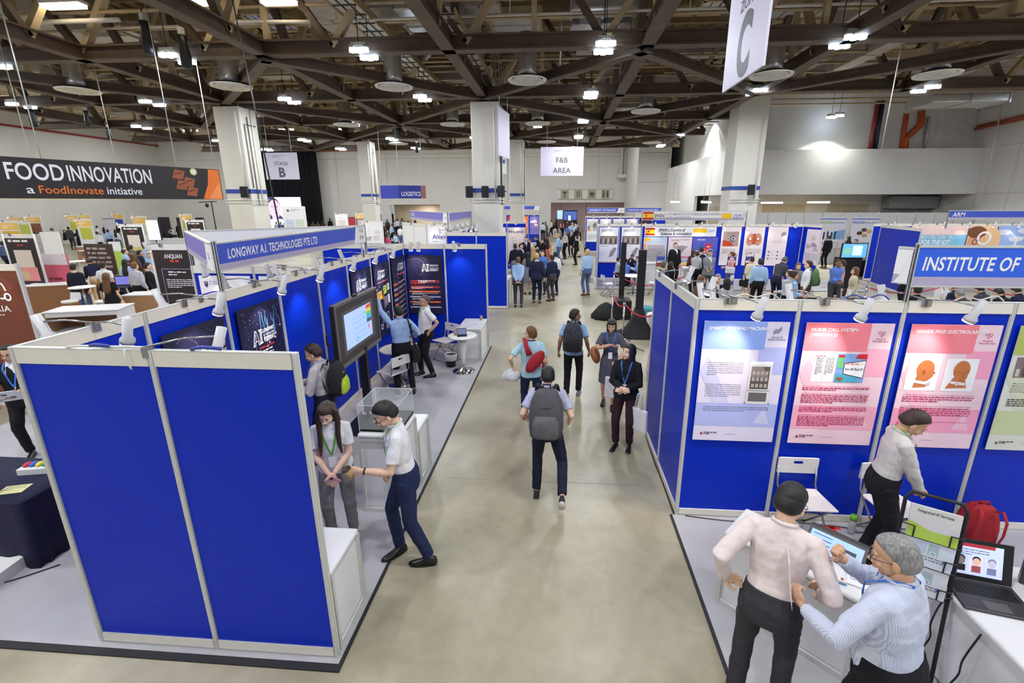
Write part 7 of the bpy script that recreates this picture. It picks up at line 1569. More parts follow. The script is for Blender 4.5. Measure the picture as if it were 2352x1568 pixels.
# woman with the phone
w1,i1 = person('woman with long brown hair in white polo and grey trousers, hands clasped over phone',-2.26,4.0,R(200),1.63,.012,1,1.03,lean=4,head=(-14,22,0),L=(-.02,.26,.96),Rw=(.03,.25,.94),Lp=(-1,-.5,-.3),Rp=(1,-.5,-.3),Lh=(.5,.3,-.5),Rh=(-.3,.3,-.75),Ln=(-.3,1,.6),Rn=(.2,1,.4),
  top='polo',topm=c_wpolo,hem=.86,botm=c_grytr,hair='long',hairm=h_dbr,lany=l_grn,badge=1,skin=sk4,curl=.5,feet=((-.11,0,0,8),(.11,.03,0,-8)))
mb = MB(); mb.T = i1['U']@Matrix.Translation((0,.03,1.55))
for s in (-1,1): mb.tube([(s*.05,.04,.08),(s*.085,.03,.02),(s*.09,.05,-.08),(s*.085,.09,-.18),(s*.09,.115,-.3),(s*.1,.11,-.42)],[.018,.026,.028,.026,.022,.008],h_dbr,10)
mb.build('hair_strands',w1)
p = hold(i1,1); t = thing('mobile_phone','phone in a pink marbled case held by the long haired woman','phone',p,R(200)); mb = MB(); mb.T = Matrix.Rotation(R(35),4,'Y')@Matrix.Rotation(R(-30),4,'X'); mb.box((-.036,-.006,-.075),(.036,.006,.075),M('pink_case',(232,190,206),.4,pat='wood',rgb2=(214,120,160),scale=20)); mb.box((-.03,.006,.03),(-.005,.008,.07),m_black); mb.build('case',t,bevel=.003)
# man with the cup
w2,i2 = person('man in white polo and dark jeans with glasses holding a coffee cup',-1.44,3.76,R(112),1.78,.0,0,1.0,lean=7,head=(8,24,0),L=(-.17,.36,1.13),Rw=(.25,.14,.86),Lp=(-.6,-.6,-1),Rp=(.3,-1,0),Lh=(.35,1,.1),Ln=(-1,.1,.15),top='polo',topm=c_wpolo,hem=.9,botm=c_jean,hair='short',hairm=h_blk,lany=l_grn,badge=1,glasses=1,curl=.5,
  feet=((-.14,-.16,0,-14),(.1,.1,.0,25)),skin=sk1)
mb = MB(); wr_ = i2['wl']; e_ = i2['eL']; d_ = (wr_-e_).normalized(); mb.tube([wr_-d_*.04,wr_-d_*.025],[.031,.031],M('watch_strap',(50,36,30),.5),14); mb.build('watch',w2)
p = hold(i2,-1,(.0,.02,-.02)); cup(p.x,p.y,p.z-.05,'brown takeaway cup held by the man in the white polo',0,True,(R(12),R(-14),0))
# man with lime and black backpack by the screen
w3,i3 = person('man with glasses in pale grey shirt and backpack, hands together, before the big screen',-3.12,5.45,R(98),1.72,.012,0,.98,lean=3,head=(5,14,0),L=(-.06,.27,1.12),Rw=(.04,.3,1.14),Lp=(-.8,-.6,-.8),Rp=(.8,-.6,-.8),Ln=(-1,0,.3),Rn=(1,0,.3),Lh=(.6,.7,.2),Rh=(-.6,.7,.2),topm=c_gshirt,botm=c_navy,hair='short',hairm=h_dbr,lany=l_blu,glasses=1,curl=.9)
def wear(info, name, lab, s, body, trim, strap, pocket=None, dz=.98, dy=-.2, flat=.24):
    loc = info['M']@(info['U']@Vector((0,dy,dz))); rz = math.atan2(info['M'][1][0],info['M'][0][0]); return backpack(name,lab,loc,rz,s,body,trim,strap,pocket,flat=flat)
m_limeb = M('lime_cloth',(170,196,50),.7,noise=.1)
wear(i3,'backpack','black backpack with lime green sides worn beside the big screen',1.02,m_bk,m_limeb,m_bk,m_limeb)
# man touching the screen
w4,i4 = person('man in light blue shirt and black trousers reaching up to the screen, seen from behind',-2.86,7.8,R(25),1.7,.012,0,1.08,lean=2,head=(10,6,0),L=(-.34,.2,1.83),Rw=(.2,.2,1.05),Lp=(-1,-.2,-.6),Rp=(1,-.6,-.6),topm=c_lblue,hem=.9,botm=c_blk,hair='crop',hairm=h_blk,feet=((-.12,0,0,15),(.15,-.08,0,-12)),curl=.3,collar=CL('collar_blue',(120,160,220)))
t = thing('shoulder_bag','black shoulder bag with a long strap hanging at the light blue shirted man','bag',i4['M']@Vector((.23,-.02,.76)),R(25)); mb = MB(); mb.box((-.06,-.14,-.14),(.08,.16,.14),m_bk); mb.build('bag_body',t,bevel=.04,seg=3); mb = MB(); mb.tube([(.02,-.1,.12),(-.04,-.14,.4),(-.09,-.12,.66),(-.09,0,.69),(-.05,.12,.55),(.02,.12,.12)],.014,m_bk,6); mb.box((-.075,-.15,.45),(-.045,-.125,.62),m_bk); mb.build('strap',t)
# man with hand on hip
w5,i5 = person('grey haired man in white polo with one hand on his hip',-2.66,8.72,R(118),1.72,.012,0,1.14,lean=-2,head=(10,0,0),L=(-.2,-.02,.98),Rw=(.22,.1,.9),Lp=(-.5,-1,0),Lh=(.6,.6,-.5),Ln=(-.6,0,.6),top='polo',topm=c_wpolo,hem=.9,botm=c_blk,hair='crop',hairm=h_sp,lany=l_grn,glasses=1,curl=.25,skin=sk2,feet=((-.13,-.06,0,-8),(.12,.12,0,14)))
# boy in plaid with red sling
w6,i6 = person('boy in light blue checked shirt and jeans walking away with a red sling bag',-.4,6.78,R(12),1.64,0,0,1.0,lean=3,head=(38,0,0),L=(-.3,.1,1.0),Rw=(.24,.12,.94),Lp=(-.8,-.8,0),topm=c_plaid,top='polo',hem=.84,botm=c_jean,hair='bob' if 0 else 'short',hairm=h_br,shoem=M('red_shoe',(200,40,50),.6),feet=((-.09,.16,0,5),(.1,-.22,.03,0,-18)),extra=s_wht,glasses=1,curl=.6,collar=CL('collar_navy',(60,60,90)))
t = thing('sling_bag','red sling bag worn diagonally across the boy\'s back','bag',i6['M']@Vector((0,0,0)),R(12)); mb = MB(); pts = [(-.11,.09,1.42),(-.115,-.04,1.455),(-.1,-.13,1.36),(-.05,-.17,1.22)]; mb.tube(pts,[.03,.032,.035,.05],m_redbag,8,.35); mb.tube([(.17,-.08,.98),(.2,.04,1.0),(.1,.16,1.12),(-.04,.14,1.32),(-.11,.08,1.43)],.02,m_redbag,6,.4); mb.build('strap',t); mb = MB(); mb.T = Matrix.Translation((.03,-.19,1.12))@Matrix.Rotation(R(38),4,'Y'); mb.ell((0,0,0),(.1,.055,.21),m_redbag,18,12); mb.build('bag_body',t)
t = thing('plastic_bag','crumpled white plastic bag in the boy\'s left hand','bag',hold(i6,-1)); mb = MB(); rr = random.Random(3); R_ = []
for z,f in ((-.02,.03),(-.07,.1),(-.14,.15),(-.2,.13),(-.22,.04)): R_.append([(f*math.cos(a)*(1+.3*rr.uniform(-1,1))-.03,f*.7*math.sin(a)*(1+.3*rr.uniform(-1,1)),z) for a in [2*math.pi*j/12 for j in range(12)]])
mb.rings(R_,M('bag_film',(226,226,232),.3,alpha=.9)); mb.build('film',t)
# young man walking away in the foreground
w7,i7 = person('young man in lilac grey T-shirt and navy trousers walking away down the aisle',-.1,4.86,R(-2),1.7,0,0,.97,lean=4,head=(0,8,0),L=(-.26,.1,1.02),Rw=(.27,.1,1.0),Lp=(-.3,-1,-.1),Rp=(.3,-1,-.1),topm=c_tee,top='polo',hem=.84,botm=c_navy,hair='crop',hairm=h_blk,feet=((-.12,-.02,0,2),(.2,-.34,.16,0,-55)),hip=(0,0,.92),extra=s_wht,shoem=M('shoe_dark',(34,32,36),.5),curl=.5,kneep=(0,1,0),collar=CL('collar_lilac',(178,178,210)))
wear(i7,'backpack','large grey backpack on the young man in the foreground aisle',1.28,CL('grey_pack',(84,82,88),noise=.15),m_bk,m_bk,CL('grey_pocket',(98,96,100),noise=.15),dz=.93,dy=-.2)
# man in blue shirt with black backpack
w8,i8 = person('young man in light blue shirt with rolled sleeves and black trousers, looking to the right',.3,7.85,R(-8),1.68,0,0,.97,lean=3,head=(-62,4,0),L=(-.27,-.02,.9),Rw=(.28,.02,.92),topm=CL('sky_shirt',(140,176,220)),top='polo',hem=.86,botm=c_blk,hair='short',hairm=h_blk,skin=sk3,glasses=1,shoem=M('grey_shoe',(120,130,140),.6),extra=s_wht,feet=((-.1,-.12,0,5),(.1,.1,.0,-5)),curl=.5)
wear(i8,'backpack','dark patterned backpack worn by the young man in light blue',1.16,CL('pattern_pack',(60,62,70),noise=.4,scale=40),m_bk,m_bk,None,dz=.96,dy=-.19)
# woman in grey dress
w9,i9 = person('woman in dark grey dress with fringe, feeling in her shoulder bag',.92,7.5,R(172),1.62,0,1,1.0,lean=2,head=(-4,6,0),Rw=(.0,.22,1.26),L=(-.14,.26,1.0),Rp=(1,-.3,-.2),Lp=(-1,-.4,-.6),Rh=(-1,.2,-.3),topm=c_dress,top='dress',hair='fringe',hairm=h_blk,lany=l_blu,badge=1,skin=sk2,feet=((-.08,.1,0,5),(.09,-.12,0,-5)),curl=.6)
t = thing('shoulder_bag','brown leather shoulder bag at the side of the woman in grey','bag',i9['M']@Vector((.27,-.02,.98)),R(172)); mb = MB(); m_lea = M('brown_leather',(150,86,44),.5,noise=.15); mb.T = Matrix.Rotation(R(20),4,'Y'); mb.ell((0,0,0),(.075,.2,.15),m_lea,18,12); mb.build('bag_body',t); mb = MB(); mb.tube([(0,-.12,.1),(-.08,-.06,.36),(-.1,0,.4),(-.08,.06,.36),(0,.12,.1)],.012,m_lea,6); mb.build('strap',t)
def tote(p,rz,lab,s=1): t = thing('tote_bag',lab,'bag',p,rz); m = M('tote_white',(222,220,228),.8,noise=.03); mb = MB(); mb.prism([(-.17*s,-.02,-.62*s),(.17*s,-.02,-.62*s),(.16*s,-.02,-.25*s),(-.16*s,-.02,-.25*s)],(0,.05,0),m); mb.build('bag_body',t,bevel=.015); mb = MB(); [mb.tube([(-.07*s,y_,-.26*s),(-.03*s,y_,-.02),(0,y_,.01),(.03*s,y_,-.02),(.07*s,y_,-.26*s)],.011,m,6,.4) for y_ in (-.012,.022)]; mb.build('handles',t); return t
tote(hold(i9,-1,(0,.02,0)),R(160),'white tote bag held by the woman in the grey dress')
# woman in black cardigan
w10,i10 = person('woman in black cardigan and maroon trousers looking up to the left',1.0,6.12,R(158),1.6,0,1,.97,lean=0,head=(-32,-10,0),L=(-.02,.24,1.05),Rw=(.0,.27,1.08),Lp=(-1,-.5,-.5),Rp=(1,-.5,-.5),Lh=(.7,.5,.1),Rh=(-.7,.5,.1),topm=c_card,top='cardigan',hem=.86,botm=c_maroon,inner=c_pinks,hair='bob',hairm=h_blk,lany=l_blu,badge=1,skin=sk4,extra=s_wht,feet=((-.1,.02,0,8),(.1,.08,0,-6)),curl=.7)
mb = MB(); mb.T = i10['HM']; mb.ell((0,-.07,-.17),(.085,.055,.15),h_blk,16,10); mb.build('hair_length',w10)
tote(i10['M']@Vector((-.24,.14,1.0)),R(130),'white tote bag on the arm of the woman in the black cardigan',.9)
# man partly behind the right booth wall
person('man in pale pink shirt and black trousers half hidden behind the right booth wall',1.72,7.0,R(178),1.68,0,top='shirt',topm=c_pinks,hem=.9,botm=c_blk,hairm=h_blk,det=1,Rw=(.27,.1,.85),lany=l_blu)
# two men at the angled counter
w12,i12 = person('man with glasses in pale pink shirt and charcoal trousers leaning over the angled counter',1.42,2.5,R(-32),1.8,.0,0,1.0,lean=9,head=(-22,16,0),L=(-.27,-.04,.98),Rw=(.25,.16,.98),Lp=(-.5,-1,0),Rp=(.5,-1,0),Lh=(.8,.6,-.2),Rh=(-.2,1,-.2),topm=c_pinkw,hem=.9,botm=c_char,hair='short',hairm=h_blk,glasses=1,skin=sk1,feet=((-.12,-.02,0,5),(.13,.04,0,-10)),curl=.8)
w13,i13 = person('grey haired man in blue striped shirt with a blue lanyard holding a sheet of paper',1.9,2.12,R(32),1.78,.0,0,1.22,lean=5,head=(22,10,0),L=(-.26,.34,1.12),Rw=(.0,.32,1.36),Lp=(-1,-.4,-.6),Rp=(.9,.1,-1),Lh=(.1,.7,.7),Rh=(-.5,.2,.8),Ln=(-1,0,0),Rn=(.2,1,0),topm=c_strp,hem=.9,botm=c_blk,hair='crop',hairm=h_gry,glasses=1,lany=l_blu,skin=sk2,feet=((-.13,0,0,8),(.14,.04,0,-8)),curl=.9,fold=.016)
p = hold(i13,-1,(0,.02,.1)); t = thing('paper_sheet','white sheet of paper held upright by the man in the striped shirt','paper',p,R(70)); mb = MB(); mb.prism([(-.1,0,-.12),(.1,0,-.12),(.11,.05,.18),(-.09,.05,.18)],(0,.002,0),i_w); mb.build('sheet',t)
w14,i14 = person('man in fine checked white shirt with green lanyard, head bowed, before the blue wall',3.1,4.0,R(-108),1.72,.012,0,1.0,lean=6,head=(-6,30,0),L=(-.04,.26,.92),Rw=(.04,.27,.9),Lp=(-1,-.4,-.2),Rp=(1,-.4,-.2),Lh=(.5,.6,-.6),Rh=(-.5,.6,-.6),topm=c_chk,hem=.9,botm=c_blk,hair='short',hairm=h_dbr,lany=l_grn,skin=sk2,curl=.7)
mb = MB(); w_ = i14['wl']; e_ = i14['eL']; mb.tube([w_,w_.lerp(e_,.1)],.032,m_black,12); mb.build('watch',w14)
w15,i15 = person('person with glasses in black suit holding printed brochures at the left edge',-7.35,5.3,R(-150),1.68,0,0,1.05,head=(-8,4,0),L=(-.1,.34,1.1),Rw=(.14,.34,1.0),Lp=(-1,-.4,-.6),Rp=(1,-.4,-.6),top='jacket',topm=c_suit,hem=.8,botm=c_blk,inner=c_white,collar=c_white,hairm=h_blk,glasses=1,skin=sk2,det=1,lany=l_blu,curl=.7)
p = hold(i15,-1,(.08,.03,0)); t = thing('brochure','open printed brochure held by the person in the black suit','brochure',p,R(-150)); mb = MB(); mb.T = Matrix.Rotation(R(-48),4,'X'); mb.prism([(-.22,0,-.13),(.2,0,-.16),(.22,0,.13),(-.2,0,.16)],(0,.006,0),i_w)
F = Face(mb,(.22,.008,-.13),(-1,0,0),(0,0,1))
for a,b in ((.06,.16),(.14,.18),(.1,.08),(.25,.17),(.3,.08)): F.rect(a,b,.05,.04,i_navytext(),2)
F.words(.05,.06,.3,2,.02,i_lil,2,.01); mb.build('pages',t)
# kneeling person behind the navy table
person('person in maroon top and black trousers kneeling beside the navy cloth table, shoe sole showing',-4.5,3.62,R(35),1.68,.012,0,1.05,lean=38,head=(0,20,0),L=(-.2,.5,.55),Rw=(.2,.5,.55),topm=CL('maroon_top',(84,52,60)),hem=.8,botm=c_blk,hairm=h_blk,det=1,hip=(0,-.1,.52),feet=((-.1,-.42,.1,0,-85),(.12,-.4,.1,0,-85)),kneep=(0,1,-.6),extra=M('sole_brown',(70,60,54),.7))
# ================= the crowd: a few poses built once, then copied one by one
c_gen = CL('generic_top',(160,170,190)); c_genb = CL('generic_bottom',(40,40,48))
PROT = {}
def proto(key, **k):
    t,i = person('person standing in the hall',0,-3,0,1.7,det=0,topm=c_gen,botm=c_genb,hairm=h_blk,**k); PROT[key] = (t,[ch for ch in bpy.data.objects if ch.parent == t]); t['_used'] = 0
proto('stand',fat=1.1); proto('polo',top='polo'); proto('suit',fat=1.12,top='jacket',hem=.8,inner=c_white,collar=c_white)
proto('front',fat=1.08,L=(-.05,.27,1.05),Rw=(.06,.27,1.03),feet=((-.1,.04,0,8),(.1,-.03,0,-8)))
proto('suitf',fat=1.12,top='jacket',hem=.8,inner=c_white,collar=c_white,L=(-.05,.28,1.08),Rw=(.08,.28,1.03))
proto('back',fat=1.12,L=(-.04,-.18,.9),Rw=(.04,-.18,.9),Lp=(-1,-.5,0),Rp=(1,-.5,0),Lh=(.8,-.1,-.5),Rh=(-.8,-.1,-.5))
proto('walk',L=(-.24,.2,.92),Rw=(.24,-.1,.88),feet=((-.09,-.22,.03,0,-20),(.09,.25,0,0)),lean=3)
proto('lean',lean=24,L=(-.16,.42,.95),Rw=(.16,.42,.95),head=(0,15,0)); proto('fem',fem=1,hair='long'); proto('bob',fem=1,hair='bob',L=(-.05,.25,1.05),Rw=(.06,.25,1.03)); proto('bun',fem=1,hair='bun',L=(-.05,.25,1.05),Rw=(.06,.25,1.03))
proto('dress',fem=1,top='dress',hair='long'); proto('bald',hair='balding',L=(-.05,.27,1.05)); proto('skirt',fem=1,top='jacket',bot='skirt',hair='short',hem=.86)
proto('sit',hip=(0,-.02,.52),feet=((-.11,.42,0,5),(.11,.46,0,-5)),kneep=(0,.6,1),L=(-.1,.36,.78),Rw=(.1,.38,.78),lean=6); proto('sitf',fem=1,hair='bob',hip=(0,-.02,.52),feet=((-.08,.42,0,5),(.08,.44,0,-5)),kneep=(0,.6,1),L=(-.08,.34,.78),Rw=(.08,.36,.78),lean=6)
proto('chin',hip=(0,-.02,.52),feet=((-.11,.42,0,5),(.11,.46,0,-5)),kneep=(0,.6,1),L=(-.1,.36,.82),Rw=(.06,.3,1.3-.28),lean=14,head=(0,10,0))
COL = dict(lb=('light blue',(160,188,228)),bl=('blue',(90,124,200)),nv=('navy',(32,36,64)),dn=('dark navy',(26,28,44)),wh=('white',(226,226,230)),bk=('black',(26,25,30)),gy=('grey',(128,130,138)),lg=('light grey',(186,188,196)),dg=('dark grey',(66,66,74)),
 pk=('pink',(226,160,160)),pw=('pinkish white',(222,204,206)),tc=('terracotta',(190,104,80)),bg=('beige',(196,184,156)),cr=('cream',(214,212,190)),tq=('turquoise',(30,150,196)),mg=('magenta',(206,50,120)),mr=('maroon',(90,40,50)),bn=('brown',(86,64,56)),ol=('olive grey',(104,98,86)),jn=('denim blue',(74,100,146)),sb=('steel blue',(82,98,136)))
HC_ = dict(k=('black haired',h_blk),d=('dark haired',h_dbr),b=('brown haired',h_br),g=('grey haired',h_gry),y=('blond',h_bld),s=('salt-and-pepper haired',h_sp))
SK = dict(a=sk1,b=sk2,c=sk3,d=sk4)
POSE = dict(stand='standing',polo='standing',suit='standing',front='hands together',suitf='hands together',back='hands behind back',walk='walking',lean='bending forward',fem='standing',bob='hands together',bun='hands together',dress='in a dress',bald='balding',skirt='in a skirt',sit='seated',sitf='seated',chin='seated, hand raised')
def put(u,v,h,key,ang,tc,bc,hc,place,sk='a',Y=None,shoe=None,grp='visitors in the hall'):
    top,kids = PROT[key]; hh = h if key not in ('sit','sitf','chin') else h*.78-.02
    if key == 'lean': hh = h*.93
    p = gz(u,v,hh) if Y is None else gy(u,v,Y)
    xx = p.x*min(1,57/p.y); cor = -.3 < xx < 6.4
    lim = min(57/p.y if cor else 48.6/p.y, 42.8/max(abs(p.x),1e-3) if p.x < 0 else 9)
    if lim < 1: q = Vector((0,0,HC)).lerp(p,lim); h = max(1.5,min(1.92,q.z*1.02 if key not in ('sit','sitf','chin') else h)); p = q
    # kneel-free placement: the feet stand on the floor right below the head
    if key == 'lean': p = p-Vector((-math.sin(R(ang)),math.cos(R(ang)),0))*.28
    if not top['_used']: o = top; top['_used'] = 1; new = kids
    else:
        o = top.copy(); C.objects.link(o); new = []
        for ch in kids:
            c = ch.copy(); C.objects.link(c); c.parent = o; new.append(c)
    o.location = (p.x,p.y,0); o.rotation_euler = (0,0,R(ang)); S = h/1.7; o.scale = (S,S,S)
    tm = CL('top_'+tc,COL[tc][1]); bm = CL('bottom_'+bc,COL[bc][1])
    for c in new:
        b = c.name.split('.')[0]; m = {'body':SK[sk],'shirt':tm,'jacket':tm,'dress':tm,'trousers':bm,'skirt':tm if key == 'dress' else bm,'hair':HC_[hc][1],'collar':tm if key not in ('suit','suitf') else c_white}.get(b)
        if b == 'shoe' and shoe: m = shoe
        if m and c.material_slots: c.material_slots[0].link = 'OBJECT'; c.material_slots[0].material = m
    kind = {'suit':'suit jacket','suitf':'suit jacket','dress':'dress','skirt':'jacket'}.get(key,'top')
    o['label'] = '%s person in %s %s, %s, %s' % (HC_[hc][0],COL[tc][0],kind,POSE[key],place)
    o['group'] = grp; return o
g = 'visitors gathered beside the Finland panel'
m_bshoe = M('brown_shoe',(96,62,46),.4)
for a in (
 (1190,589,1.74,'back',3,'lb','dg','b','nearest before the Finland group'),(1233,580,1.8,'suit',-8,'nv','nv','y','back to the viewer, centre of the near trio','a',None,m_bshoe),(1268,584,1.7,'stand',40,'nv','dg','k','right of the near trio','b',None,m_bshoe),(1276,577,1.7,'stand',30,'wh','nv','k','just behind the navy shirted man'),
 (1246,574,1.72,'polo',170,'bl','dg','k','facing the viewer between the near trio','d'),(1212,578,1.66,'dress',20,'gy','bk','k','bare shouldered, left of the navy suit','a'),(1224,565,1.68,'fem',5,'nv','nv','y','blond bob behind the grey dress'),(1183,559,1.78,'stand',15,'dn','gy','d','at the left edge against the blue panel'),
 (1196,558,1.74,'suitf',-120,'bk','bk','d','gesturing toward the panel','d'),(1208,543,1.82,'suit',180,'dn','nv','d','tall, below the FINLAND poster','d'),(1219,547,1.72,'stand',100,'wh','nv','d','in braces next to the tall one'),(1231,543,1.72,'lean',90,'bk','bk','k','writing at the back of the group'),
 (1247,548,1.66,'bob',160,'bk','bk','k','smiling at the right back of the group','a'),(1257,546,1.66,'dress',10,'tc','tc','k','alone in the middle aisle edge','b'),(1250,536,1.7,'stand',-60,'bk','bk','k','just behind the terracotta dress','c'),(1234,571,1.66,'front',60,'bk','bk','k','half hidden behind the blond bob')): put(*a,grp=g)
g = 'visitors walking in the middle of the aisle'
for a in (
 (1284,536,1.8,'walk',80,'lb','jn','y','bald looking one striding left'),(1299,531,1.74,'bald',60,'pw','bk','g','with shoulder straps behind the striding one'),(1313,528,1.74,'suit',150,'bk','bk','d','yellow tie, beside the grey haired one'),(1325,541,1.66,'suitf',75,'bk','bk','k','turned left near the Prague stand'),
 (1332,533,1.62,'fem',60,'cr','cr','k','behind the black suit near the Prague stand'),(1327,521,1.7,'fem',70,'bk','bk','k','long hair at the Prague stand corner'),(1350,571,1.8,'stand',35,'lb','sb','y','alone at the Spanish stand wall','b'),(1286,521,1.7,'front',70,'gy','dg','k','beside a group of backs in mid aisle'),
 (1302,517,1.72,'stand',15,'jn','nv','k','dark blue shirt back in mid aisle','c'),(1311,512,1.74,'stand',10,'lb','nv','k','backpack straps in mid aisle'),(1318,514,1.64,'bob',150,'wh','bk','k','smiling in the mid aisle'),(1291,507,1.66,'fem',20,'pk','bk','b','pink blouse far up the aisle'),
 (1275,509,1.66,'fem',5,'bk','wh','k','white trousers far up the aisle'),(1267,506,1.64,'walk',100,'wh','bk','d','walking out of the left side far up'),(1281,497,1.7,'fem',0,'bk','bk','k','silhouette before the tall corridor screen'),(1296,505,1.7,'stand',40,'dg','bk','d','between the corridor screens'),(1308,505,1.7,'stand',-20,'bn','bk','b','below the wide corridor kiosk'),
 (1314,506,1.72,'stand',20,'cr','bk','b','right below the wide corridor kiosk'),(1303,507,1.68,'front',160,'mr','bk','k','facing out of the corridor'),(1322,509,1.68,'stand',30,'wh','nv','k','last before the Prague stand'),(1289,499,1.7,'suit',0,'bk','bk','k','deepest, left of the corridor kiosk'),(1321,500,1.72,'stand',10,'nv','bk','d','deepest, right of the corridor kiosk'),
 (1229,511,1.72,'suit',-110,'bk','nv','b','before the violet far poster'),(1247,510,1.72,'stand',0,'wh','nv','k','back turned beside the far poster'),(1253,509,1.7,'stand',-20,'ol','dg','d','olive jacket beside the white shirt'),(1249,501,1.66,'sit',-90,'lb','nv','d','at a far desk left of the corridor')): put(*a,grp=g)
g = 'visitors around the Spanish stand'
for a in (
 (1349,537,1.66,'sitf',170,'bk','bk','b','behind the Prague stand desk'),(1419,588,1.66,'sit',-80,'lg','bk','k','at the round table, leftmost'),(1437,592,1.66,'sit',-20,'bl','bk','k','back turned at the round table'),(1452,580,1.74,'chin',175,'nv','nv','d','gesturing behind the round table'),(1469,586,1.74,'sit',75,'lb','nv','s','right of the round table'),
 (1552,556,1.86,'suit',190,'bk','bk','b','tall before the Spain outline poster','d'),(1525,599,1.74,'suit',-60,'nv','nv','s','left of the lettered counter'),(1541,600,1.66,'bob',-60,'bk','bk','k','glasses, beside the navy suit'),(1593,572,1.66,'fem',15,'mr','bk','d','half hidden behind the balding one'),(1601,574,1.74,'bald',20,'lg','bk','d','with a dark shoulder bag'),(1612,567,1.72,'stand',5,'wh','bk','k','with a black rucksack facing the posters'),
 (1632,573,1.8,'suitf',170,'gy','dg','d','facing the viewer, hands low','b'),(1683,577,1.64,'bun',60,'pk','jn','b','with a white tote at the leaflet racks'),(1612,632,1.72,'suit',-75,'bn','bn','b','near the wall, seen over its top, left'),(1650,628,1.74,'suit',165,'nv','nv','g','facing out over the wall top','d'),(1671,637,1.68,'bob',10,'lg','bk','k','back turned over the wall top'),
 (1728,588,1.64,'skirt',20,'cr','bk','d','pale jacket at the white poster'),(1749,592,1.78,'stand',-8,'lb','bk','k','broad back beside the pale jacket'),(1802,592,1.8,'lean',-60,'dg','nv','s','stooping over the draped table'),(1835,602,1.64,'fem',165,'gy','bk','b','laughing at the draped table','d'),(1817,617,1.76,'bald',30,'lg','bk','d','back turned at the draped table'),
 (1826,622,1.7,'front',-100,'lb','bk','d','squeezed beside the balding back','b'),(1860,597,1.8,'stand',65,'wh','bn','d','carrying the green rucksack','d'),(1927,594,1.76,'front',175,'bl','dg','k','reading behind the draped table','c'),(1967,612,1.66,'fem',75,'bg','wh','b','beige jacket at the right end of the table','a'),
 (1968,548,1.78,'walk',120,'lb','dg','d','leaning near the plain blue wall edge'),(1905,539,1.78,'suit',15,'bk','bk','k','back turned at the black counter'),(1951,541,1.68,'dress',20,'bk','bk','k','long hair at the black counter'),(2096,578,1.64,'fem',30,'tq','bk','k','turquoise one at the white podium','b',16.6),(2110,652,1.72,'stand',0,'bk','bk','k','black back behind the institute sign post'),(1937,596,1.72,'stand',60,'pk','dg','d','cheek to cheek behind the blue shirt')): put(*a,grp=g)
g = 'visitors seated and bending under the institute sign'
for u,v,tc,l,hc in ((2190,652,'nv','leftmost','k'),(2205,668,'dg','second, greyish head','g'),(2250,657,'dg','middle, broad','k'),(2295,664,'bk','right of middle','k'),(2335,660,'nv','rightmost navy back','k')): put(u,v,1.6,'lean',10,tc,'bk',hc,'under institute sign, '+l,grp=g)
g = 'visitors in the food hall on the left'
for a in (
 (135,560,1.7,'front',170,'nv','jn','k','dark blue T-shirt reading paper','b'),(166,604,1.74,'suit',5,'dn','jn','k','back turned at the white bar table'),(204,596,1.72,'lean',60,'nv','bg','k','leaning at the small bar table'),(233,600,1.74,'polo',10,'wh','bk','k','behind the long haired woman','b'),(241,625,1.66,'dress',15,'bk','bk','b','bare shoulder at the wood ended counter'),(271,628,1.64,'sitf',190,'nv','nv','d','behind the laptop'),
 (285,594,1.66,'fem',5,'lb','bk','k','straight hair before the grey shirt'),(306,601,1.76,'stand',-5,'lg','bk','b','broad grey back at the counter'),(337,602,1.7,'suit',-60,'bk','bk','k','left of the ANQUAN poster'),(303,580,1.68,'fem',20,'bn','bn','b','brown hair in front of the black kiosk'),(319,573,1.72,'stand',-40,'nv','nv','k','bowed head by the black kiosk','b'),(332,559,1.76,'bald',0,'lb','nv','d','bald head by the black kiosk'),
 (341,578,1.66,'front',180,'lb','nv','k','peeking over the white counter','b'),(284,570,1.72,'bald',-40,'lb','bk','d','bald head beside the lime sign'),(299,562,1.68,'stand',20,'ol','bk','k','facing the black menu poster'),(118,523,1.74,'stand',-60,'wh','bk','d','before the left hall wall, white shirt','c'),(143,520,1.74,'sit',-60,'dn','bk','b','seated by the yellow kiosks'),(156,520,1.78,'stand',20,'dg','dg','k','dark back by the yellow kiosks'),
 (176,526,1.66,'dress',40,'bk','bk','k','bare arm beside the lime kiosk'),(222,518,1.7,'polo',-30,'wh','bk','k','right of the lime kiosk, deeper'),(221,530,1.76,'bald',40,'wh','bk','d','right of the lime kiosk, nearer'),(240,514,1.74,'suit',10,'nv','bk','k','left of the blue kiosk'),(246,526,1.7,'stand',60,'lb','nv','k','below the blue kiosk, pale shirt','c'),(266,511,1.72,'suit',180,'bk','bk','k','against the blue kiosk'),
 (264,526,1.7,'fem',10,'wh','jn','k','white shirt and jeans by the black menu kiosk'),(376,521,1.7,'sit',20,'dn','bk','b','in the glare of the light panel'),(398,522,1.68,'chin',150,'wh','bk','k','holding the head right of the glare','d'),(80,534,1.72,'lean',-30,'lg','bk','k','bent behind the black kiosk'),(2,516,1.74,'stand',0,'bl','nv','k','at the very left edge, farther'),(4,553,1.74,'stand',10,'sb','nv','k','at the very left edge, nearer'),(408,512,1.7,'stand',60,'dn','bk','k','left of the lime kiosk near the stage')): put(*a,grp=g)
g = 'visitors seated in front of the stage'
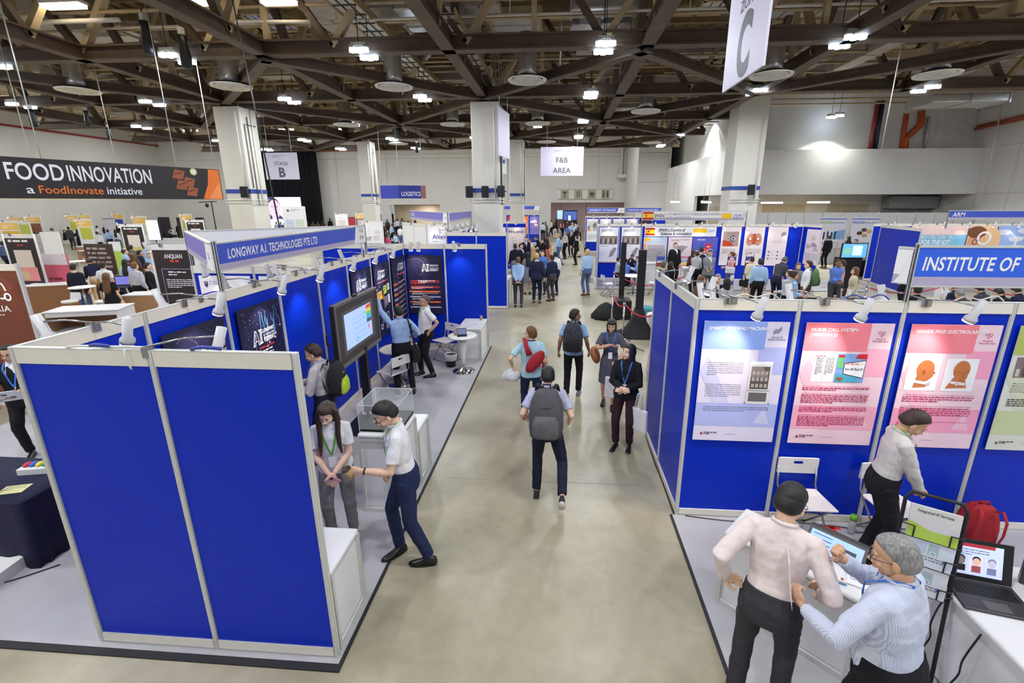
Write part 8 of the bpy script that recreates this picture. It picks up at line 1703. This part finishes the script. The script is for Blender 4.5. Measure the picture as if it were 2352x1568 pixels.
for k,(u,v,tc,kk) in enumerate(((582,521,'bk','sit'),(605,503,'pw','stand'),(616,508,'bl','stand'),(624,505,'nv','stand'),(634,509,'lg','stand'),(644,509,'bl','stand'),(652,511,'mr','stand'),(687,502,'mr','stand'),(706,507,'bk','stand'),(718,508,'bn','stand'),(729,508,'bn','stand'),(741,506,'mr','fem'),(757,498,'bk','stand'))): put(u,v,1.7,kk,10*(k%3),tc,'bk','k','stage audience, %s from the left' % ('first','second','third','fourth','fifth','sixth','seventh','eighth','ninth','tenth','eleventh','twelfth','thirteenth')[k],grp=g)
g = 'visitors crowding behind the Longway booth'
for a in (
 (880,512,1.76,'front',-80,'bk','bk','s','left edge by the diagrams kiosk'),(889,504,1.72,'stand',40,'dg','bk','d','second row left of the crowd'),(899,514,1.74,'stand',80,'lb','bk','b','light blue side view at the green cloth'),(907,505,1.72,'front',170,'lb','bk','k','badge on chest, facing out','b'),(913,503,1.7,'stand',30,'wh','nv','d','behind the badge wearer'),(918,518,1.76,'polo',-20,'wh','jn','k','tall white T-shirt in the middle'),(922,504,1.72,'stand',0,'lg','bk','d','dark hair above the white T-shirt','b'),
 (923,498,1.78,'stand',10,'gy','bk','d','highest head at the back'),(928,505,1.74,'stand',0,'wh','bk','b','white back beside the navy polo'),(937,503,1.78,'polo',-50,'nv','nv','y','navy polo, turned right'),(931,517,1.7,'suit',10,'bk','bk','k','black suit in the middle right'),(947,516,1.72,'stand',30,'lb','nv','d','pale blue at the right'),(953,515,1.66,'fem',10,'pk','bk','b','pink blouse at the right'),(953,501,1.7,'stand',90,'nv','bk','k','far right walking left'),
 (909,535,1.66,'chin',60,'lb','bk','k','resting head on hand in front'),(887,537,1.64,'sitf',-60,'mg','bk','k','magenta blouse in front'),(952,532,1.72,'stand',-70,'wh','bk','k','rucksack straps at the right front'),(961,535,1.66,'fem',20,'pw','bk','d','rightmost beside the Altex poster'),(936,540,1.64,'fem',0,'wh','bk','k','long hair right of the white T-shirt'),(815,560,1.72,'lean',-70,'pw','bk','d','bending under the C-4 board','c')): put(*a,grp=g)
for k,(t,kids) in PROT.items():
    if t['_used']: del t['_used']
    else:
        for c in kids: bpy.data.objects.remove(c)
        bpy.data.objects.remove(t)
# bags worn in the crowd
def bag_on(u,v,h,ang,s,lab,m,m2,Y=None): p = gz(u,v,h); q = Matrix.Rotation(R(ang),3,'Z')@Vector((0,-.2,.98*h/1.7)); backpack('backpack',lab,(p.x+q.x,p.y+q.y,q.z),R(ang),s,m,m2,m2)
bag_on(1860,597,1.8,65,1.15,'green rucksack worn beside the black draped table',CL('green_pack',(92,118,80)),CL('green_pack2',(76,98,68))); bag_on(1612,567,1.72,5,1.0,'black rucksack worn before the hexagon poster',m_bk,m_bk)
def sbag(u,v,h,ang,c,lab,dx=.26,z=.85,tt=0):
    p = gz(u,v,h); q = Matrix.Rotation(R(ang),3,'Z')@Vector((dx,-.02,0)); t = thing('shoulder_bag',lab,'bag',(p.x+q.x,p.y+q.y,z),R(ang)); m = CL('bag%d'%c[0],c); mb = MB(); mb.box((-.05,-.17,-.14),(.05,.17,.1),m); mb.build('bag_body',t,bevel=.03); mb = MB(); mb.tube([(0,-.1,.08),(-.03,-.04,.34),(-.03,.04,.34),(0,.1,.08)],.012,m,6); mb.build('strap',t)
sbag(1967,612,1.66,75,(84,52,42),'dark brown handbag of the woman in the beige jacket'); sbag(1601,574,1.74,20,(46,40,58),'dark shoulder bag of the balding visitor',.25,.95); sbag(1683,577,1.64,60,(222,220,224),'white tote bag of the woman in pink',-.24,.95); sbag(1728,588,1.64,20,(30,28,32),'black handbag beside the pale jacket',-.26,.7); sbag(1349,571,1.8,35,(222,220,224),'white tote bag of the blond man at the Spanish wall',.28,.6)
for o in C.objects:      # keep every label within sixteen words
    if 'label' in o and len(o['label'].replace('-',' ').split()) > 16: print('LONG',o.name,o['label'])
pipe([tuple(gy(530,-20,10)),tuple(gy(642,522,6.4))],.012,m_cabk,'thin black cable slanting down to the rear sign board','hanging_cable','cable')
pipe([tuple(gy(2075,80,14)),tuple(gy(2024,345,14))],.012,m_alu,'thin pale cord hanging before the gallery box','hanging_cable','cord')
pipe([tuple(gx(2320,155,22.5)),tuple(gx(2258,455,22.5))],.03,m_alu,'thin grey pipe slanting down the right wall','wall_pipe')
t = thing('camera_crane','dark lamp stand before the stage column','stand',tuple(gy(497,530,30).xy)+(0,)); mb = MB(); mb.cyl((0,0,0),(0,0,3.6),.04,m_black,8); mb.build('pole',t); mb = MB(); mb.bar((-.9,0,3.55),(.4,0,3.6),.05,.05,m_black); mb.ell((-.35,0,3.35),(.12,.1,.14),m_black); mb.build('boom_arm',t)
